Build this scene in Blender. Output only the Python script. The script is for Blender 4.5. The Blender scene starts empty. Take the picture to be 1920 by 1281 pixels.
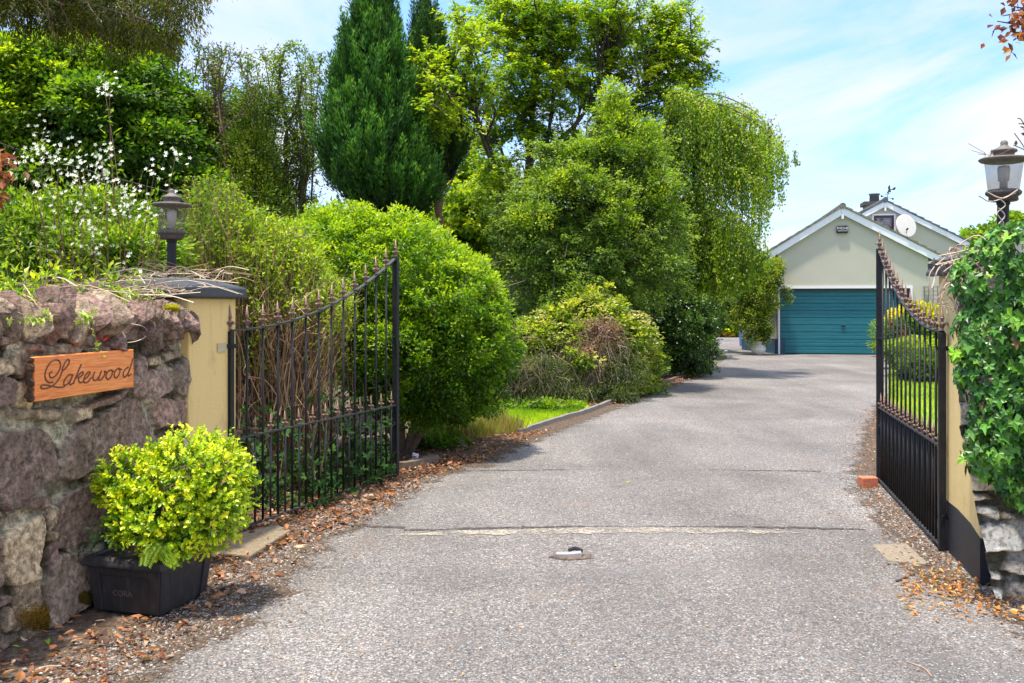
import bpy, math, random
import numpy as np
from mathutils import Vector, Matrix
random.seed(7)
rng = np.random.default_rng(11)
SC = bpy.context.scene
COL = SC.collection
F = 1740.0; CH = 1.55; HX = 960.0; HY = 575.0
R = math.radians
# ------------------------------------------------------------------ camera
cd = bpy.data.cameras.new('camera'); cam = bpy.data.objects.new('camera', cd); COL.objects.link(cam)
cd.sensor_width = 36; cd.lens = F/1920*36; cd.clip_end = 3000; cd.clip_start = 0.05
cam.location = (0, 0, CH); cam.rotation_euler = (R(90), 0, 0)
cd.shift_y = -65.5/1920
SC.camera = cam
SC.view_settings.view_transform = 'Standard'; SC.view_settings.look = 'None'
SC.view_settings.gamma = 1; SC.view_settings.exposure = 1.4
try: SC.view_settings.use_curve_mapping = False
except Exception: pass
# ------------------------------------------------------------------ node helpers
class NT:
    def __init__(s, tree): s.t = tree; s.n = tree.nodes; s.l = tree.links
    def new(s, typ, **kw):
        n = s.n.new(typ)
        for k, v in kw.items(): setattr(n, k, v)
        return n
    def put(s, node, key, val):
        i = node.inputs[key]
        if isinstance(val, bpy.types.NodeSocket): s.l.new(val, i)
        else: i.default_value = val
    def noise(s, vec, scale, detail=4, rough=.6, dist=0):
        n = s.new('ShaderNodeTexNoise')
        if vec is not None: s.put(n, 'Vector', vec)
        n.inputs['Scale'].default_value = scale; n.inputs['Detail'].default_value = detail
        n.inputs['Roughness'].default_value = rough; n.inputs['Distortion'].default_value = dist
        return n.outputs['Fac']
    def voro(s, vec, scale, out='Distance', feature='F1'):
        n = s.new('ShaderNodeTexVoronoi', feature=feature); s.put(n, 'Vector', vec)
        n.inputs['Scale'].default_value = scale
        return n.outputs[out]
    def ramp(s, fac, stops, interp='LINEAR'):
        n = s.new('ShaderNodeValToRGB'); n.color_ramp.interpolation = interp; s.put(n, 'Fac', fac)
        e = n.color_ramp.elements
        while len(e) < len(stops): e.new(0.5)
        for i, (p, c) in enumerate(stops):
            e[i].position = p
            if not hasattr(c, '__len__'): c = (c, c, c)
            e[i].color = tuple(c)+(1,) if len(c) == 3 else c
        return n.outputs['Color']
    def mix(s, fac, a, b, mode='MIX'):
        n = s.new('ShaderNodeMix', data_type='RGBA', blend_type=mode)
        def c(v): return v if isinstance(v, bpy.types.NodeSocket) else (tuple(v)+(1,) if len(v) == 3 else v)
        s.put(n, 0, fac); s.put(n, 6, c(a)); s.put(n, 7, c(b)); return n.outputs[2]
    def math(s, op, a, b=0.0, clamp=False):
        n = s.new('ShaderNodeMath', operation=op, use_clamp=clamp); s.put(n, 0, a); s.put(n, 1, b); return n.outputs[0]
    def bump(s, h, strength=.5, dist=.01, normal=None):
        n = s.new('ShaderNodeBump'); s.put(n, 'Height', h); n.inputs['Strength'].default_value = strength
        n.inputs['Distance'].default_value = dist
        if normal is not None: s.put(n, 'Normal', normal)
        return n.outputs['Normal']
    def mapping(s, vec, scale=(1, 1, 1), rot=(0, 0, 0)):
        n = s.new('ShaderNodeMapping'); s.put(n, 'Vector', vec); n.inputs['Scale'].default_value = scale
        n.inputs['Rotation'].default_value = rot; return n.outputs[0]
def material(name):
    m = bpy.data.materials.new(name); m.use_nodes = True
    nt = NT(m.node_tree); bsdf = nt.n['Principled BSDF']; return m, nt, bsdf
def coords(nt, kind='Object'):
    return nt.new('ShaderNodeTexCoord').outputs[kind]
def attr(nt, name='Col'):
    return nt.new('ShaderNodeAttribute', attribute_name=name).outputs['Color']
# ------------------------------------------------------------------ world and sun
SUN = Vector((-0.16, -0.12, 1.0)).normalized()
w = bpy.data.worlds.new('World'); SC.world = w; w.use_nodes = True
nt = NT(w.node_tree); bg = nt.n['Background']
sky = nt.new('ShaderNodeTexSky', sky_type='NISHITA', sun_disc=False)
sky.sun_elevation = math.asin(SUN.z); sky.sun_rotation = math.atan2(SUN.x, SUN.y)
sky.air_density = 1.0; sky.dust_density = 0.6; sky.ozone_density = 2.0
g = nt.new('ShaderNodeTexCoord').outputs['Generated']
sep = nt.new('ShaderNodeSeparateXYZ'); nt.put(sep, 0, g)
zz = nt.math('ADD', sep.outputs[2], 0.16)
cx = nt.math('DIVIDE', sep.outputs[0], zz); cy = nt.math('DIVIDE', sep.outputs[1], zz)
cmb = nt.new('ShaderNodeCombineXYZ'); nt.put(cmb, 0, cx); nt.put(cmb, 1, cy)
mp = nt.mapping(cmb.outputs[0], (0.9, 0.42, 1), (0, 0, R(28)))
n1 = nt.noise(mp, 2.1, 8, .6, .6)
n2 = nt.noise(mp, 0.55, 3, .5, .2)
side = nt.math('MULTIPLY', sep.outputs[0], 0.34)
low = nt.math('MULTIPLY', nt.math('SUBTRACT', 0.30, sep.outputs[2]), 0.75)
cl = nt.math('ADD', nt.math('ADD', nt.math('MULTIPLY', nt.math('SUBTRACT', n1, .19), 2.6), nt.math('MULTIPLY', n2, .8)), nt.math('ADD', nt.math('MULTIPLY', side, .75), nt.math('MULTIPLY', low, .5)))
back = nt.math('MULTIPLY', nt.math('SUBTRACT', sep.outputs[2], 0.34), 0.9)  # extra cloud high above the frame, added for soft fill light
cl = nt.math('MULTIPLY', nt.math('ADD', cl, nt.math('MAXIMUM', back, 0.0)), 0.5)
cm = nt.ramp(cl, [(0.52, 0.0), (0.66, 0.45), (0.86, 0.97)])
cb = nt.ramp(sep.outputs[2], [(0.32, 0.5), (0.7, 1.0)])  # unseen overhead cloud made brighter than the visible cloud, to lift shadows
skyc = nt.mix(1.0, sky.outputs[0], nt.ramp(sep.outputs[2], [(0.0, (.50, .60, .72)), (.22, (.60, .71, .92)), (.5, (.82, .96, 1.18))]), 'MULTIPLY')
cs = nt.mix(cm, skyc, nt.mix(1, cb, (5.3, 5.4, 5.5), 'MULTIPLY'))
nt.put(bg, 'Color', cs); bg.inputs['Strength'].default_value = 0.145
sl = bpy.data.lights.new('sun', 'SUN'); so = bpy.data.objects.new('sun', sl); COL.objects.link(so)
sl.energy = 2.95; sl.angle = R(2.5); sl.color = (1.0, .93, .80)
so.rotation_euler = SUN.to_track_quat('Z', 'Y').to_euler(); so.location = (3, -6, 14)

# ------------------------------------------------------------------ geometry helpers
def P(px, py, Z): return np.array([(px-HX)/F*Z, Z, CH-(py-HY)/F*Z])
def hash3(i, j, k, seed):
    n = (i*374761393 + j*668265263 + k*2147483647 + seed*974634777) & 0xffffffff
    n = ((n ^ (n >> 13))*1274126177) & 0xffffffff
    n = ((n ^ (n >> 16))*2246822519) & 0xffffffff
    return ((n ^ (n >> 15)) & 0xffff)/65535.0
def vnoise(p, seed=0):
    p = np.asarray(p, float); f0 = np.floor(p); u = p-f0; u = u*u*(3-2*u); i = f0.astype(np.int64)
    r = 0
    for a in (0, 1):
        for b in (0, 1):
            for c in (0, 1):
                wgt = (u[:, 0] if a else 1-u[:, 0])*(u[:, 1] if b else 1-u[:, 1])*(u[:, 2] if c else 1-u[:, 2])
                r = r + wgt*hash3(i[:, 0]+a, i[:, 1]+b, i[:, 2]+c, seed)
    return r
def fbm(p, o=4, seed=0):
    r = 0; a = .5; t = 0; p = np.asarray(p, float)
    for k in range(o): r = r + a*vnoise(p, seed+k); t += a; a *= .5; p = p*2.03+3.1
    return r/t
def nrmz(v): return v/np.maximum(np.linalg.norm(v, axis=-1, keepdims=True), 1e-9)
class MB:
    def __init__(s): s.v = []; s.f = []; s.c = []; s.m = []; s.n = 0
    def add(s, v, f, col=(1, 1, 1), mi=0):
        v = np.asarray(v, float).reshape(-1, 3)
        if isinstance(f, list) and len(f) and not isinstance(f[0], (list, tuple, np.ndarray)): f = [f]
        if isinstance(f, np.ndarray): groups = [f]
        else:
            d = {}
            for q in f: d.setdefault(len(q), []).append(q)
            groups = [np.array(x) for x in d.values()]
        for a in groups: s.f.append(a.astype(np.int64)+s.n); s.m.append(np.full(len(a), mi))
        c = np.asarray(col, float)
        if c.ndim == 1: c = np.tile(c[:3], (len(v), 1))
        s.v.append(v); s.c.append(c); s.n += len(v)
    def box(s, c, size, rz=0, col=(1, 1, 1), mi=0, taper=1.0, M=None):
        x, y, z = [q/2 for q in size]
        pts = np.array([[-x, -y, -z], [x, -y, -z], [x, y, -z], [-x, y, -z],
                        [-x*taper, -y*taper, z], [x*taper, -y*taper, z], [x*taper, y*taper, z], [-x*taper, y*taper, z]])
        if M is not None: pts = pts @ np.array(M)[:3, :3].T
        elif rz:
            ca, sa = math.cos(rz), math.sin(rz); pts = pts @ np.array([[ca, sa, 0], [-sa, ca, 0], [0, 0, 1]])
        s.add(pts+np.array(c), [(0, 3, 2, 1), (4, 5, 6, 7), (0, 1, 5, 4), (1, 2, 6, 5), (2, 3, 7, 6), (3, 0, 4, 7)], col, mi)
    def tube(s, pts, rad, n=6, col=(1, 1, 1), mi=0, cap=True, phase=0):
        pts = np.asarray(pts, float); m = len(pts); rad = np.ones(m)*rad if np.ndim(rad) == 0 else np.asarray(rad, float)
        t = nrmz(np.gradient(pts, axis=0)); ref = np.array([0, 0, 1.0])
        if abs(t[:, 2]).mean() > .8: ref = np.array([1.0, 0, 0])
        a = nrmz(np.cross(t, ref)); b = np.cross(t, a)
        th = np.arange(n)/n*2*np.pi+phase
        ring = pts[:, None]+rad[:, None, None]*(a[:, None]*np.cos(th)[None, :, None]+b[:, None]*np.sin(th)[None, :, None])
        i = np.arange(m-1)[:, None]*n; j = np.arange(n)[None]; k = (j+1) % n
        q = np.stack([i+j, i+k, i+n+k, i+n+j], -1).reshape(-1, 4)
        f = [q]; s.add(ring.reshape(-1, 3), q[:, ::-1], col, mi)
        if cap:
            base = s.n-m*n
            s.f.append(np.array([list(range(n))])+base); s.m.append(np.array([mi]))
            s.f.append(np.array([list(range(n))[::-1]])+base+(m-1)*n); s.m.append(np.array([mi]))
    def lathe(s, prof, c=(0, 0, 0), n=24, col=(1, 1, 1), mi=0, flute=None, sq=0, rz=0):
        prof = np.array(prof, float); m = len(prof); th = np.arange(n)/n*2*np.pi+rz
        r = prof[:, 0][:, None]*np.ones(n)[None]
        if flute: r = r*(1+flute[1]*np.cos(th*flute[0]))[None]
        V = np.stack([r*np.cos(th), r*np.sin(th), prof[:, 1][:, None]*np.ones(n)[None]], -1).reshape(-1, 3)+np.array(c)
        i = np.arange(m-1)[:, None]*n; j = np.arange(n)[None]; k = (j+1) % n
        q = np.stack([i+j, i+k, i+n+k, i+n+j], -1).reshape(-1, 4)
        s.add(V, q, col, mi)
        base = s.n-m*n
        if prof[0, 0] > 1e-4: s.f.append(np.array([list(range(n))[::-1]])+base); s.m.append(np.array([mi]))
        if prof[-1, 0] > 1e-4: s.f.append(np.array([list(range(n))])+base+(m-1)*n); s.m.append(np.array([mi]))
    def prism(s, poly, o, u, v, d, col=(1, 1, 1), mi=0):
        """polygon (2-D) in plane o + a*u + b*v, extruded by vector d"""
        o, u, v, d = [np.array(q, float) for q in (o, u, v, d)]
        A = np.array([o+a*u+b*v for a, b in poly]); n = len(A)
        f = [tuple(range(n)), tuple(range(2*n-1, n-1, -1))]+[((i+1) % n, i, n+i, n+(i+1) % n) for i in range(n)]
        s.add(np.vstack([A, A+d]), f, col, mi)
    def leaves(s, pos, d, nr, L, W, col, mi=0, fold=.18):
        N = len(pos); d = nrmz(d); side = nrmz(np.cross(d, nr)); nn = np.cross(side, d)
        L = np.broadcast_to(np.asarray(L, float), (N,))[:, None]; W = np.broadcast_to(np.asarray(W, float), (N,))[:, None]
        V = np.empty((N, 4, 3)); V[:, 0] = pos
        V[:, 1] = pos+d*L*.45+side*W*.5+nn*W*fold; V[:, 2] = pos+d*L; V[:, 3] = pos+d*L*.45-side*W*.5+nn*W*fold
        c = np.repeat(np.broadcast_to(col, (N, 3)), 4, axis=0)
        s.add(V.reshape(-1, 3), np.arange(4*N).reshape(-1, 4), c, mi)
    def build(s, name, mats, parent=None, smooth=False, loc=None):
        me = bpy.data.meshes.new(name)
        V = np.vstack(s.v); sizes = np.concatenate([np.full(len(a), a.shape[1]) for a in s.f])
        loops = np.concatenate([a.ravel() for a in s.f]); mi = np.concatenate(s.m)
        if loc is not None: V = V-np.array(loc)
        me.vertices.add(len(V)); me.vertices.foreach_set('co', V.astype(np.float32).ravel())
        me.loops.add(len(loops)); me.loops.foreach_set('vertex_index', loops.astype(np.int32))
        me.polygons.add(len(sizes)); st = np.concatenate([[0], np.cumsum(sizes)[:-1]])
        me.polygons.foreach_set('loop_start', st.astype(np.int32))
        me.polygons.foreach_set('material_index', mi.astype(np.int32))
        me.update(calc_edges=True)
        me.polygons.foreach_set('use_smooth', np.full(len(sizes), bool(smooth)))
        ca = me.color_attributes.new('Col', 'FLOAT_COLOR', 'POINT')
        C4 = np.ones((len(V), 4), np.float32); C4[:, :3] = np.vstack(s.c); ca.data.foreach_set('color', C4.ravel())
        if not isinstance(mats, (list, tuple)): mats = [mats]
        for m in mats: me.materials.append(m)
        o = bpy.data.objects.new(name, me); COL.objects.link(o)
        if parent is not None:
            o.parent = parent
            if loc is None: # geometry given in world coordinates
                o.matrix_parent_inverse = Matrix.Translation(-Vector(parent.location))
        elif loc is not None: o.location = loc
        return o
def tag(o, label, cat, group=None, kind=None):
    if label: o['label'] = label
    if cat: o['category'] = cat
    if group: o['group'] = group
    if kind: o['kind'] = kind
    return o
def thing(name, label, cat, loc=(0, 0, 0), group=None):
    o = bpy.data.objects.new(name, None); COL.objects.link(o); o.location = loc; o.empty_display_size = .2
    return tag(o, label, cat, group)
def struct(o): o['kind'] = 'structure'; return o
def bevel(o, wd=.004, seg=2):
    m = o.modifiers.new('bevel', 'BEVEL'); m.width = wd; m.segments = seg; m.limit_method = 'ANGLE'; m.angle_limit = R(40); return o
def text_mesh(txt, size, depth):
    cu = bpy.data.curves.new('text', 'FONT'); cu.body = txt; cu.size = size; cu.extrude = depth; cu.align_x = 'CENTER'; cu.align_y = 'CENTER'
    o = bpy.data.objects.new('text', cu); COL.objects.link(o)
    dg = bpy.context.evaluated_depsgraph_get(); me = bpy.data.meshes.new_from_object(o.evaluated_get(dg))
    bpy.data.objects.remove(o); return me
def smoothpath(pts, n=8):
    pts = np.asarray(pts, float); out = []
    Q = np.vstack([2*pts[0]-pts[1], pts, 2*pts[-1]-pts[-2]])
    for i in range(1, len(Q)-2):
        for t in np.linspace(0, 1, n, endpoint=False):
            p0, p1, p2, p3 = Q[i-1:i+3]
            out.append(.5*((2*p1)+(-p0+p2)*t+(2*p0-5*p1+4*p2-p3)*t*t+(-p0+3*p1-3*p2+p3)*t**3))
    out.append(Q[-2]); return np.array(out)
# ------------------------------------------------------------------ materials
def flatmat(name, col, rough=.6, metal=0, bump=0, bscale=60, var=.15, spec=.5):
    m, nt, b = material(name); co = coords(nt)
    n = nt.noise(co, bscale*.15, 5, .6)
    c = nt.mix(nt.ramp(n, [(.3, 0), (.7, 1)]), tuple(q*(1-var) for q in col), tuple(min(1, q*(1+var)) for q in col))
    nt.put(b, 'Base Color', c); b.inputs['Roughness'].default_value = rough; b.inputs['Metallic'].default_value = metal
    b.inputs['Specular IOR Level'].default_value = spec
    if bump: nt.put(b, 'Normal', nt.bump(nt.noise(co, bscale, 5, .65), bump, .01))
    return m
def leafmat(name='foliage', trans=.42, rough=.42, spec=.45, boost=1.0):
    m, nt, b = material(name); a = attr(nt)
    nt.put(b, 'Base Color', a); b.inputs['Roughness'].default_value = rough; b.inputs['Specular IOR Level'].default_value = spec
    t = nt.new('ShaderNodeBsdfTranslucent'); nt.put(t, 'Color', nt.mix(1, a, (1.35*boost, 1.35*boost, .5), 'MULTIPLY'))
    mx = nt.new('ShaderNodeMixShader'); mx.inputs[0].default_value = trans
    nt.l.new(b.outputs[0], mx.inputs[1]); nt.l.new(t.outputs[0], mx.inputs[2])
    nt.l.new(mx.outputs[0], nt.n['Material Output'].inputs[0]); return m
M_leaf = leafmat('leaf_green', .50)
M_gloss = leafmat('leaf_glossy', .25, .36, .5)
M_matleaf = leafmat('leaf_matt', .2, .7, .15)
M_dark = leafmat('leaf_conifer', .12, .6, .3)
def attrmat(name, rough=.8, bump=.4, bscale=40, spec=.3, var=.25):
    m, nt, b = material(name); co = coords(nt)
    n = nt.noise(co, bscale, 6, .65)
    nt.put(b, 'Base Color', nt.mix(1, attr(nt), nt.ramp(n, [(.25, 1-var), (.75, 1+var)]), 'MULTIPLY'))
    b.inputs['Roughness'].default_value = rough; b.inputs['Specular IOR Level'].default_value = spec
    nt.put(b, 'Normal', nt.bump(n, bump, .01)); return m
M_bark = attrmat('bark', .9, .7, 18)
M_twig = attrmat('twig', .8, .2, 30)
M_litter = leafmat('dead_leaf', .2, .6, .3)
M_petal = leafmat('petal', .35, .5, .3)
# stone
m, nt, b = material('rubble_stone'); co = coords(nt); a = attr(nt)
n = nt.noise(co, 28, 8, .7); n3 = nt.noise(co, 95, 5, .7); lich = nt.noise(co, 9, 6, .65, .6)
c = nt.mix(1, a, nt.ramp(n, [(.36, .5), (.5, 1.25), (.62, 2.3)]), 'MULTIPLY')
c = nt.mix(nt.ramp(nt.noise(co, 17, 8, .72), [(.56, 0), (.62, .7)]), c, (.46, .38, .25))
c = nt.mix(nt.ramp(nt.noise(co, 7, 6, .7), [(.54, 0), (.66, .5)]), c, (.13, .075, .055))
c = nt.mix(nt.ramp(lich, [(.62, 0), (.72, .8)]), c, (.09, .085, .03))
nt.put(b, 'Base Color', c); b.inputs['Roughness'].default_value = .88; b.inputs['Specular IOR Level'].default_value = .25
nt.put(b, 'Normal', nt.bump(n3, .9, .01, nt.bump(n, 1, .035))); M_stone = m
m, nt, b = material('pale_rubble_stone'); co = coords(nt); a = attr(nt)
n = nt.noise(co, 22, 8, .75, .8)
c = nt.mix(1, a, nt.ramp(n, [(.36, .25), (.48, .95), (.6, 1.55)]), 'MULTIPLY')
nt.put(b, 'Base Color', c); b.inputs['Roughness'].default_value = .85; nt.put(b, 'Normal', nt.bump(n, .9, .02)); M_pale = m
# render (roughcast) yellow
def rendermat(name, col, dirt, scale=170):
    m, nt, b = material(name); co = coords(nt, 'Object')
    n = nt.noise(co, scale, 3, .6); st = nt.noise(nt.mapping(co, (9, 9, 1.2)), 1.6, 6, .65); pt = nt.noise(co, 3.5, 6, .6)
    c = nt.mix(nt.ramp(n, [(.35, 0), (.7, 1)]), tuple(q*.86 for q in col), col)
    c = nt.mix(nt.ramp(st, [(.54, 0), (.72, .35)]), c, dirt)
    sz_ = nt.new('ShaderNodeSeparateXYZ'); nt.put(sz_, 0, co); c = nt.mix(nt.math('MULTIPLY', nt.ramp(nt.math('ADD', sz_.outputs[2], nt.math('MULTIPLY', nt.noise(co, 6, 6, .7), .5)), [(.25, .6), (.75, 0)]), .7), c, tuple(q*.7 for q in dirt))
    c = nt.mix(nt.ramp(pt, [(.6, 0), (.72, .35)]), c, tuple(q*.6 for q in dirt))
    nt.put(b, 'Base Color', c); b.inputs['Roughness'].default_value = .9
    nt.put(b, 'Normal', nt.bump(n, .55, .012)); return m
M_yellow = rendermat('yellow_roughcast', (.93, .66, .26), (.52, .36, .14))
M_yellow2 = rendermat('yellow_roughcast_right', (.90, .65, .27), (.50, .33, .13))  # right pier's own yellow, nearly the same tone as the left
M_cap = attrmat('painted_cap', .55, .35, 60, .5, .4)
M_iron = flatmat('black_iron', (.010, .010, .012), .5, 0, .15, 120, .5, .35)
M_railg = flatmat('worn_iron', (.028, .027, .027), .5, 0, .2, 90, .6)
M_finial = flatmat('bronze_finial', (.27, .16, .12), .45, .35, .2, 140, .35)
m, nt, b = material('black_plastic'); co = coords(nt)
c = nt.mix(nt.ramp(nt.noise(nt.mapping(co, (14, 14, 5)), 2.2, 7, .7), [(.5, 0), (.72, .55)]), (.024, .022, .025), (.085, .068, .058))
nt.put(b, 'Base Color', c); nt.put(b, 'Roughness', nt.ramp(nt.noise(co, 20, 5), [(.3, .4), (.7, .65)])); M_black = m
M_conc = attrmat('concrete', .9, .5, 45, .3, .35)
# wood
m, nt, b = material('varnished_wood'); co = coords(nt)
wv = nt.noise(nt.mapping(co, (1.5, 1.5, 26)), 3.0, 7, .65, 1.2)
c = nt.ramp(wv, [(.25, (.50, .10, .02)), (.5, (.88, .25, .055)), (.75, (.95, .42, .15))])
c = nt.mix(nt.ramp(nt.noise(nt.mapping(co, (3, 3, 60)), 2.2, 5, .7), [(.62, 0), (.7, .75)]), c, (.85, .6, .45))
nt.put(b, 'Base Color', c); b.inputs['Roughness'].default_value = .45; nt.put(b, 'Normal', nt.bump(wv, .3, .004)); M_wood = m
M_woodedge = attrmat('weathered_wood_edge', .9, .8, 60)
M_carve = flatmat('carved_groove', (.16, .055, .025), .8)
# asphalt
m, nt, b = material('asphalt'); co = coords(nt)
v1 = nt.voro(co, 75, 'Color'); vd = nt.voro(co, 75); v2 = nt.voro(co, 150, 'Color')
bw = nt.new('ShaderNodeSeparateColor'); nt.put(bw, 0, v1); bw2 = nt.new('ShaderNodeSeparateColor'); nt.put(bw2, 0, v2)
chip = nt.ramp(bw.outputs[0], [(0, (.07, .068, .07)), (.35, (.19, .18, .18)), (.75, (.33, .315, .31)), (1, (.62, .59, .57))])
chip2 = nt.ramp(bw2.outputs[1], [(0, (.06, .058, .06)), (.6, (.25, .24, .24)), (1, (.6, .57, .55))])
c = nt.mix(nt.ramp(nt.noise(co, 14, 3), [(.4, 0), (.6, 1)]), chip, chip2)
warm = nt.mix(nt.ramp(bw.outputs[1], [(.9, 0), (.93, .6)]), c, (.34, .22, .13))
gap = nt.ramp(vd, [(.25, 1), (.62, .35)])
c = nt.mix(.8, warm, gap, 'MULTIPLY')
big = nt.noise(co, .45, 6, .6, .6)
c = nt.mix(1, c, nt.ramp(big, [(.32, (.55, .53, .52)), (.5, (.88, .86, .85)), (.66, (1.18, 1.15, 1.12))]), 'MULTIPLY')
c = nt.mix(nt.ramp(nt.noise(co, 1.6, 8, .7, .5), [(.56, 0), (.7, .5)]), c, (.17, .12, .09))
c = nt.mix(nt.ramp(nt.noise(nt.mapping(co, (.25, 1.1, 1)), 1.3, 5, .6), [(.55, 0), (.7, .4)]), c, (.13, .125, .13))
c = nt.mix(1, c, nt.ramp(nt.noise(nt.mapping(co, (1.3, .12, 1), (0, 0, R(-14))), 1.0, 4, .55), [(.35, (.76, .75, .75)), (.6, (1.1, 1.09, 1.08))]), 'MULTIPLY')
c = nt.mix(nt.ramp(nt.noise(co, .9, 3, .5), [(.62, 0), (.66, .3)]), c, (.13, .125, .125)); c = nt.mix(.18, c, (.25, .24, .23)); c = nt.mix(1, c, (1.0, .985, .965), 'MULTIPLY')
nt.put(b, 'Base Color', c); b.inputs['Roughness'].default_value = .85; b.inputs['Specular IOR Level'].default_value = .3
nt.put(b, 'Normal', nt.bump(nt.math('SUBTRACT', 1, vd), .8, .006, nt.bump(nt.noise(co, 30, 5, .7), .5, .015))); M_asph = m
# soil ground
m, nt, b = material('soil'); co = coords(nt)
n = nt.noise(co, 14, 8, .7); n4 = nt.noise(co, 1.1, 5, .6)
c = nt.ramp(n, [(.3, (.035, .022, .014)), (.5, (.10, .06, .035)), (.72, (.22, .15, .10))])
c = nt.mix(nt.ramp(nt.voro(co, 60, 'Color'), [(.55, 0), (.75, .4)]), c, (.24, .21, .19))
far = nt.new('ShaderNodeSeparateXYZ'); nt.put(far, 0, co)
gm = nt.math('MULTIPLY', nt.ramp(n4, [(.35, .3), (.6, 1)]), nt.ramp(nt.math('DIVIDE', far.outputs[1], 60.0), [(.16, 0), (.4, .9)]))
c = nt.mix(gm, c, (.06, .10, .02))
nt.put(b, 'Base Color', c); b.inputs['Roughness'].default_value = .95; nt.put(b, 'Normal', nt.bump(n, 1, .03)); M_soil = m
m, nt, b = material('lawn_turf'); co = coords(nt)
c = nt.ramp(nt.noise(co, 9, 6, .7), [(.3, (.09, .16, .015)), (.7, (.24, .34, .03))])
nt.put(b, 'Base Color', c); b.inputs['Roughness'].default_value = .9; M_turf = m
# house
m, nt, b = material('sage_render'); co = coords(nt)
n = nt.noise(co, 1.4, 6, .6, .3)
c = nt.mix(nt.ramp(n, [(.35, 0), (.7, 1)]), (.47, .445, .355), (.50, .475, .385))
c = nt.mix(nt.ramp(nt.noise(nt.mapping(co, (2, 2, .4)), 3, 6, .7), [(.6, 0), (.8, .12)]), c, (.40, .39, .31))
nt.put(b, 'Base Color', c); b.inputs['Roughness'].default_value = .9; M_sage = m
m, nt, b = material('teal_door'); co = coords(nt)
n = nt.noise(nt.mapping(co, (.6, .6, 7)), 3, 7, .7)
c = nt.ramp(n, [(.3, (.004, .105, .14)), (.7, (.010, .165, .205))])
nt.put(b, 'Base Color', c); b.inputs['Roughness'].default_value = .5; M_teal = m
M_plinth = flatmat('blue_plinth', (.02, .065, .11), .7)
M_white = flatmat('white_board', (.78, .77, .80), .5, var=.04)
M_roof = attrmat('roof_tile', .9, .8, 14, .2, .5)
M_darkbrown = flatmat('brown_frame', (.06, .018, .012), .4)
M_alarm = flatmat('alarm_box', (.012, .012, .014), .35)
M_letters = flatmat('white_lettering', (.75, .75, .75), .6, var=.03)
M_dish = flatmat('dish_grey', (.60, .56, .52), .5, var=.06)
M_trellis = flatmat('trellis_wood', (.22, .2, .17), .8)
M_urn = flatmat('pale_urn', (.5, .49, .46), .7, bump=.3, bscale=30)
M_blue = flatmat('blue_plastic', (.015, .08, .32), .4)
M_brick = attrmat('brick', .9, .6, 60, .2, .35)
m, nt, b = material('smoky_glass'); b.inputs['Base Color'].default_value = (.80, .75, .66, 1)
b.inputs['Roughness'].default_value = .14; b.inputs['IOR'].default_value = 1.2
co = coords(nt); nt.put(b, 'Alpha', nt.ramp(nt.noise(co, 7, 4, .6), [(.3, .28), (.7, .48)]))
b.inputs['Base Color'].default_value = (.19, .155, .115, 1); M_glass = m
m, nt, b = material('window_pane'); co = coords(nt)
nt.put(b, 'Base Color', nt.ramp(nt.noise(co, 6, 6, .7), [(.4, (.03, .03, .04)), (.7, (.35, .3, .33))])); b.inputs['Roughness'].default_value = .15; M_pane = m
M_lamp = attrmat('lantern_metal', .6, .4, 50, .4, .45)
M_bulb = flatmat('bulb_white', (.7, .66, .58), .4, var=.05)

# ------------------------------------------------------------------ ground
def sheet(name, poly, z, mat, jag=0.0, step=.25):
    pts = []
    for i in range(len(poly)):
        a = np.array(poly[i]); b_ = np.array(poly[(i+1) % len(poly)]); L = np.linalg.norm(b_-a); k = max(1, int(L/step)) if jag and L < 60 else 1
        for j in range(k): pts.append(a+(b_-a)*j/k)
    pts = np.array(pts, float)
    if jag:
        q = np.c_[pts*2.2, np.zeros(len(pts))]; q2 = np.c_[pts*9, np.zeros(len(pts))]
        pts = pts+jag*np.c_[fbm(q, 3, 5)-.5, fbm(q, 3, 9)-.5]*2+jag*.5*np.c_[vnoise(q2, 3)-.5, vnoise(q2, 4)-.5]
    me = bpy.data.meshes.new(name); me.from_pydata([(x, y, z) for x, y in pts], [], [list(range(len(pts)))]); me.materials.append(mat)
    if me.polygons[0].normal.z < 0: me.flip_normals()
    o = bpy.data.objects.new(name, me); COL.objects.link(o)
    return struct(o)
struct(sheet('ground', [(-600, -60), (600, -60), (600, 900), (-600, 900)], -0.01, M_soil))
edgeL = [(-1.95, 1.0), (-1.95, 3.0), (-1.80, 3.8), (-1.55, 4.6), (-1.48, 5.3), (-1.45, 6.2), (-1.20, 7.0), (-.95, 8.3), (-.5, 9.2), (.2, 11.2), (1.0, 13.2), (1.8, 15.3), (2.9, 18), (5.0, 23.5), (6.5, 28), (7.2, 31.7), (8.6, 39), (10.2, 47)]
edgeR = [(12.5, 47), (9.4, 36.4), (9.1, 30.4), (13.6, 30.3), (12.4, 29.0), (8.9, 21.6), (5.85, 14.6), (3.45, 8.1), (2.95, 6.2), (2.8, 5.3), (3.5, 4.4), (9, 3.2), (30, 2), (30, -20), (-30, -20), (-30, 1.0)]
drive = sheet('driveway', edgeL+edgeR, 0.0, M_asph, .05, .12)
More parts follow.
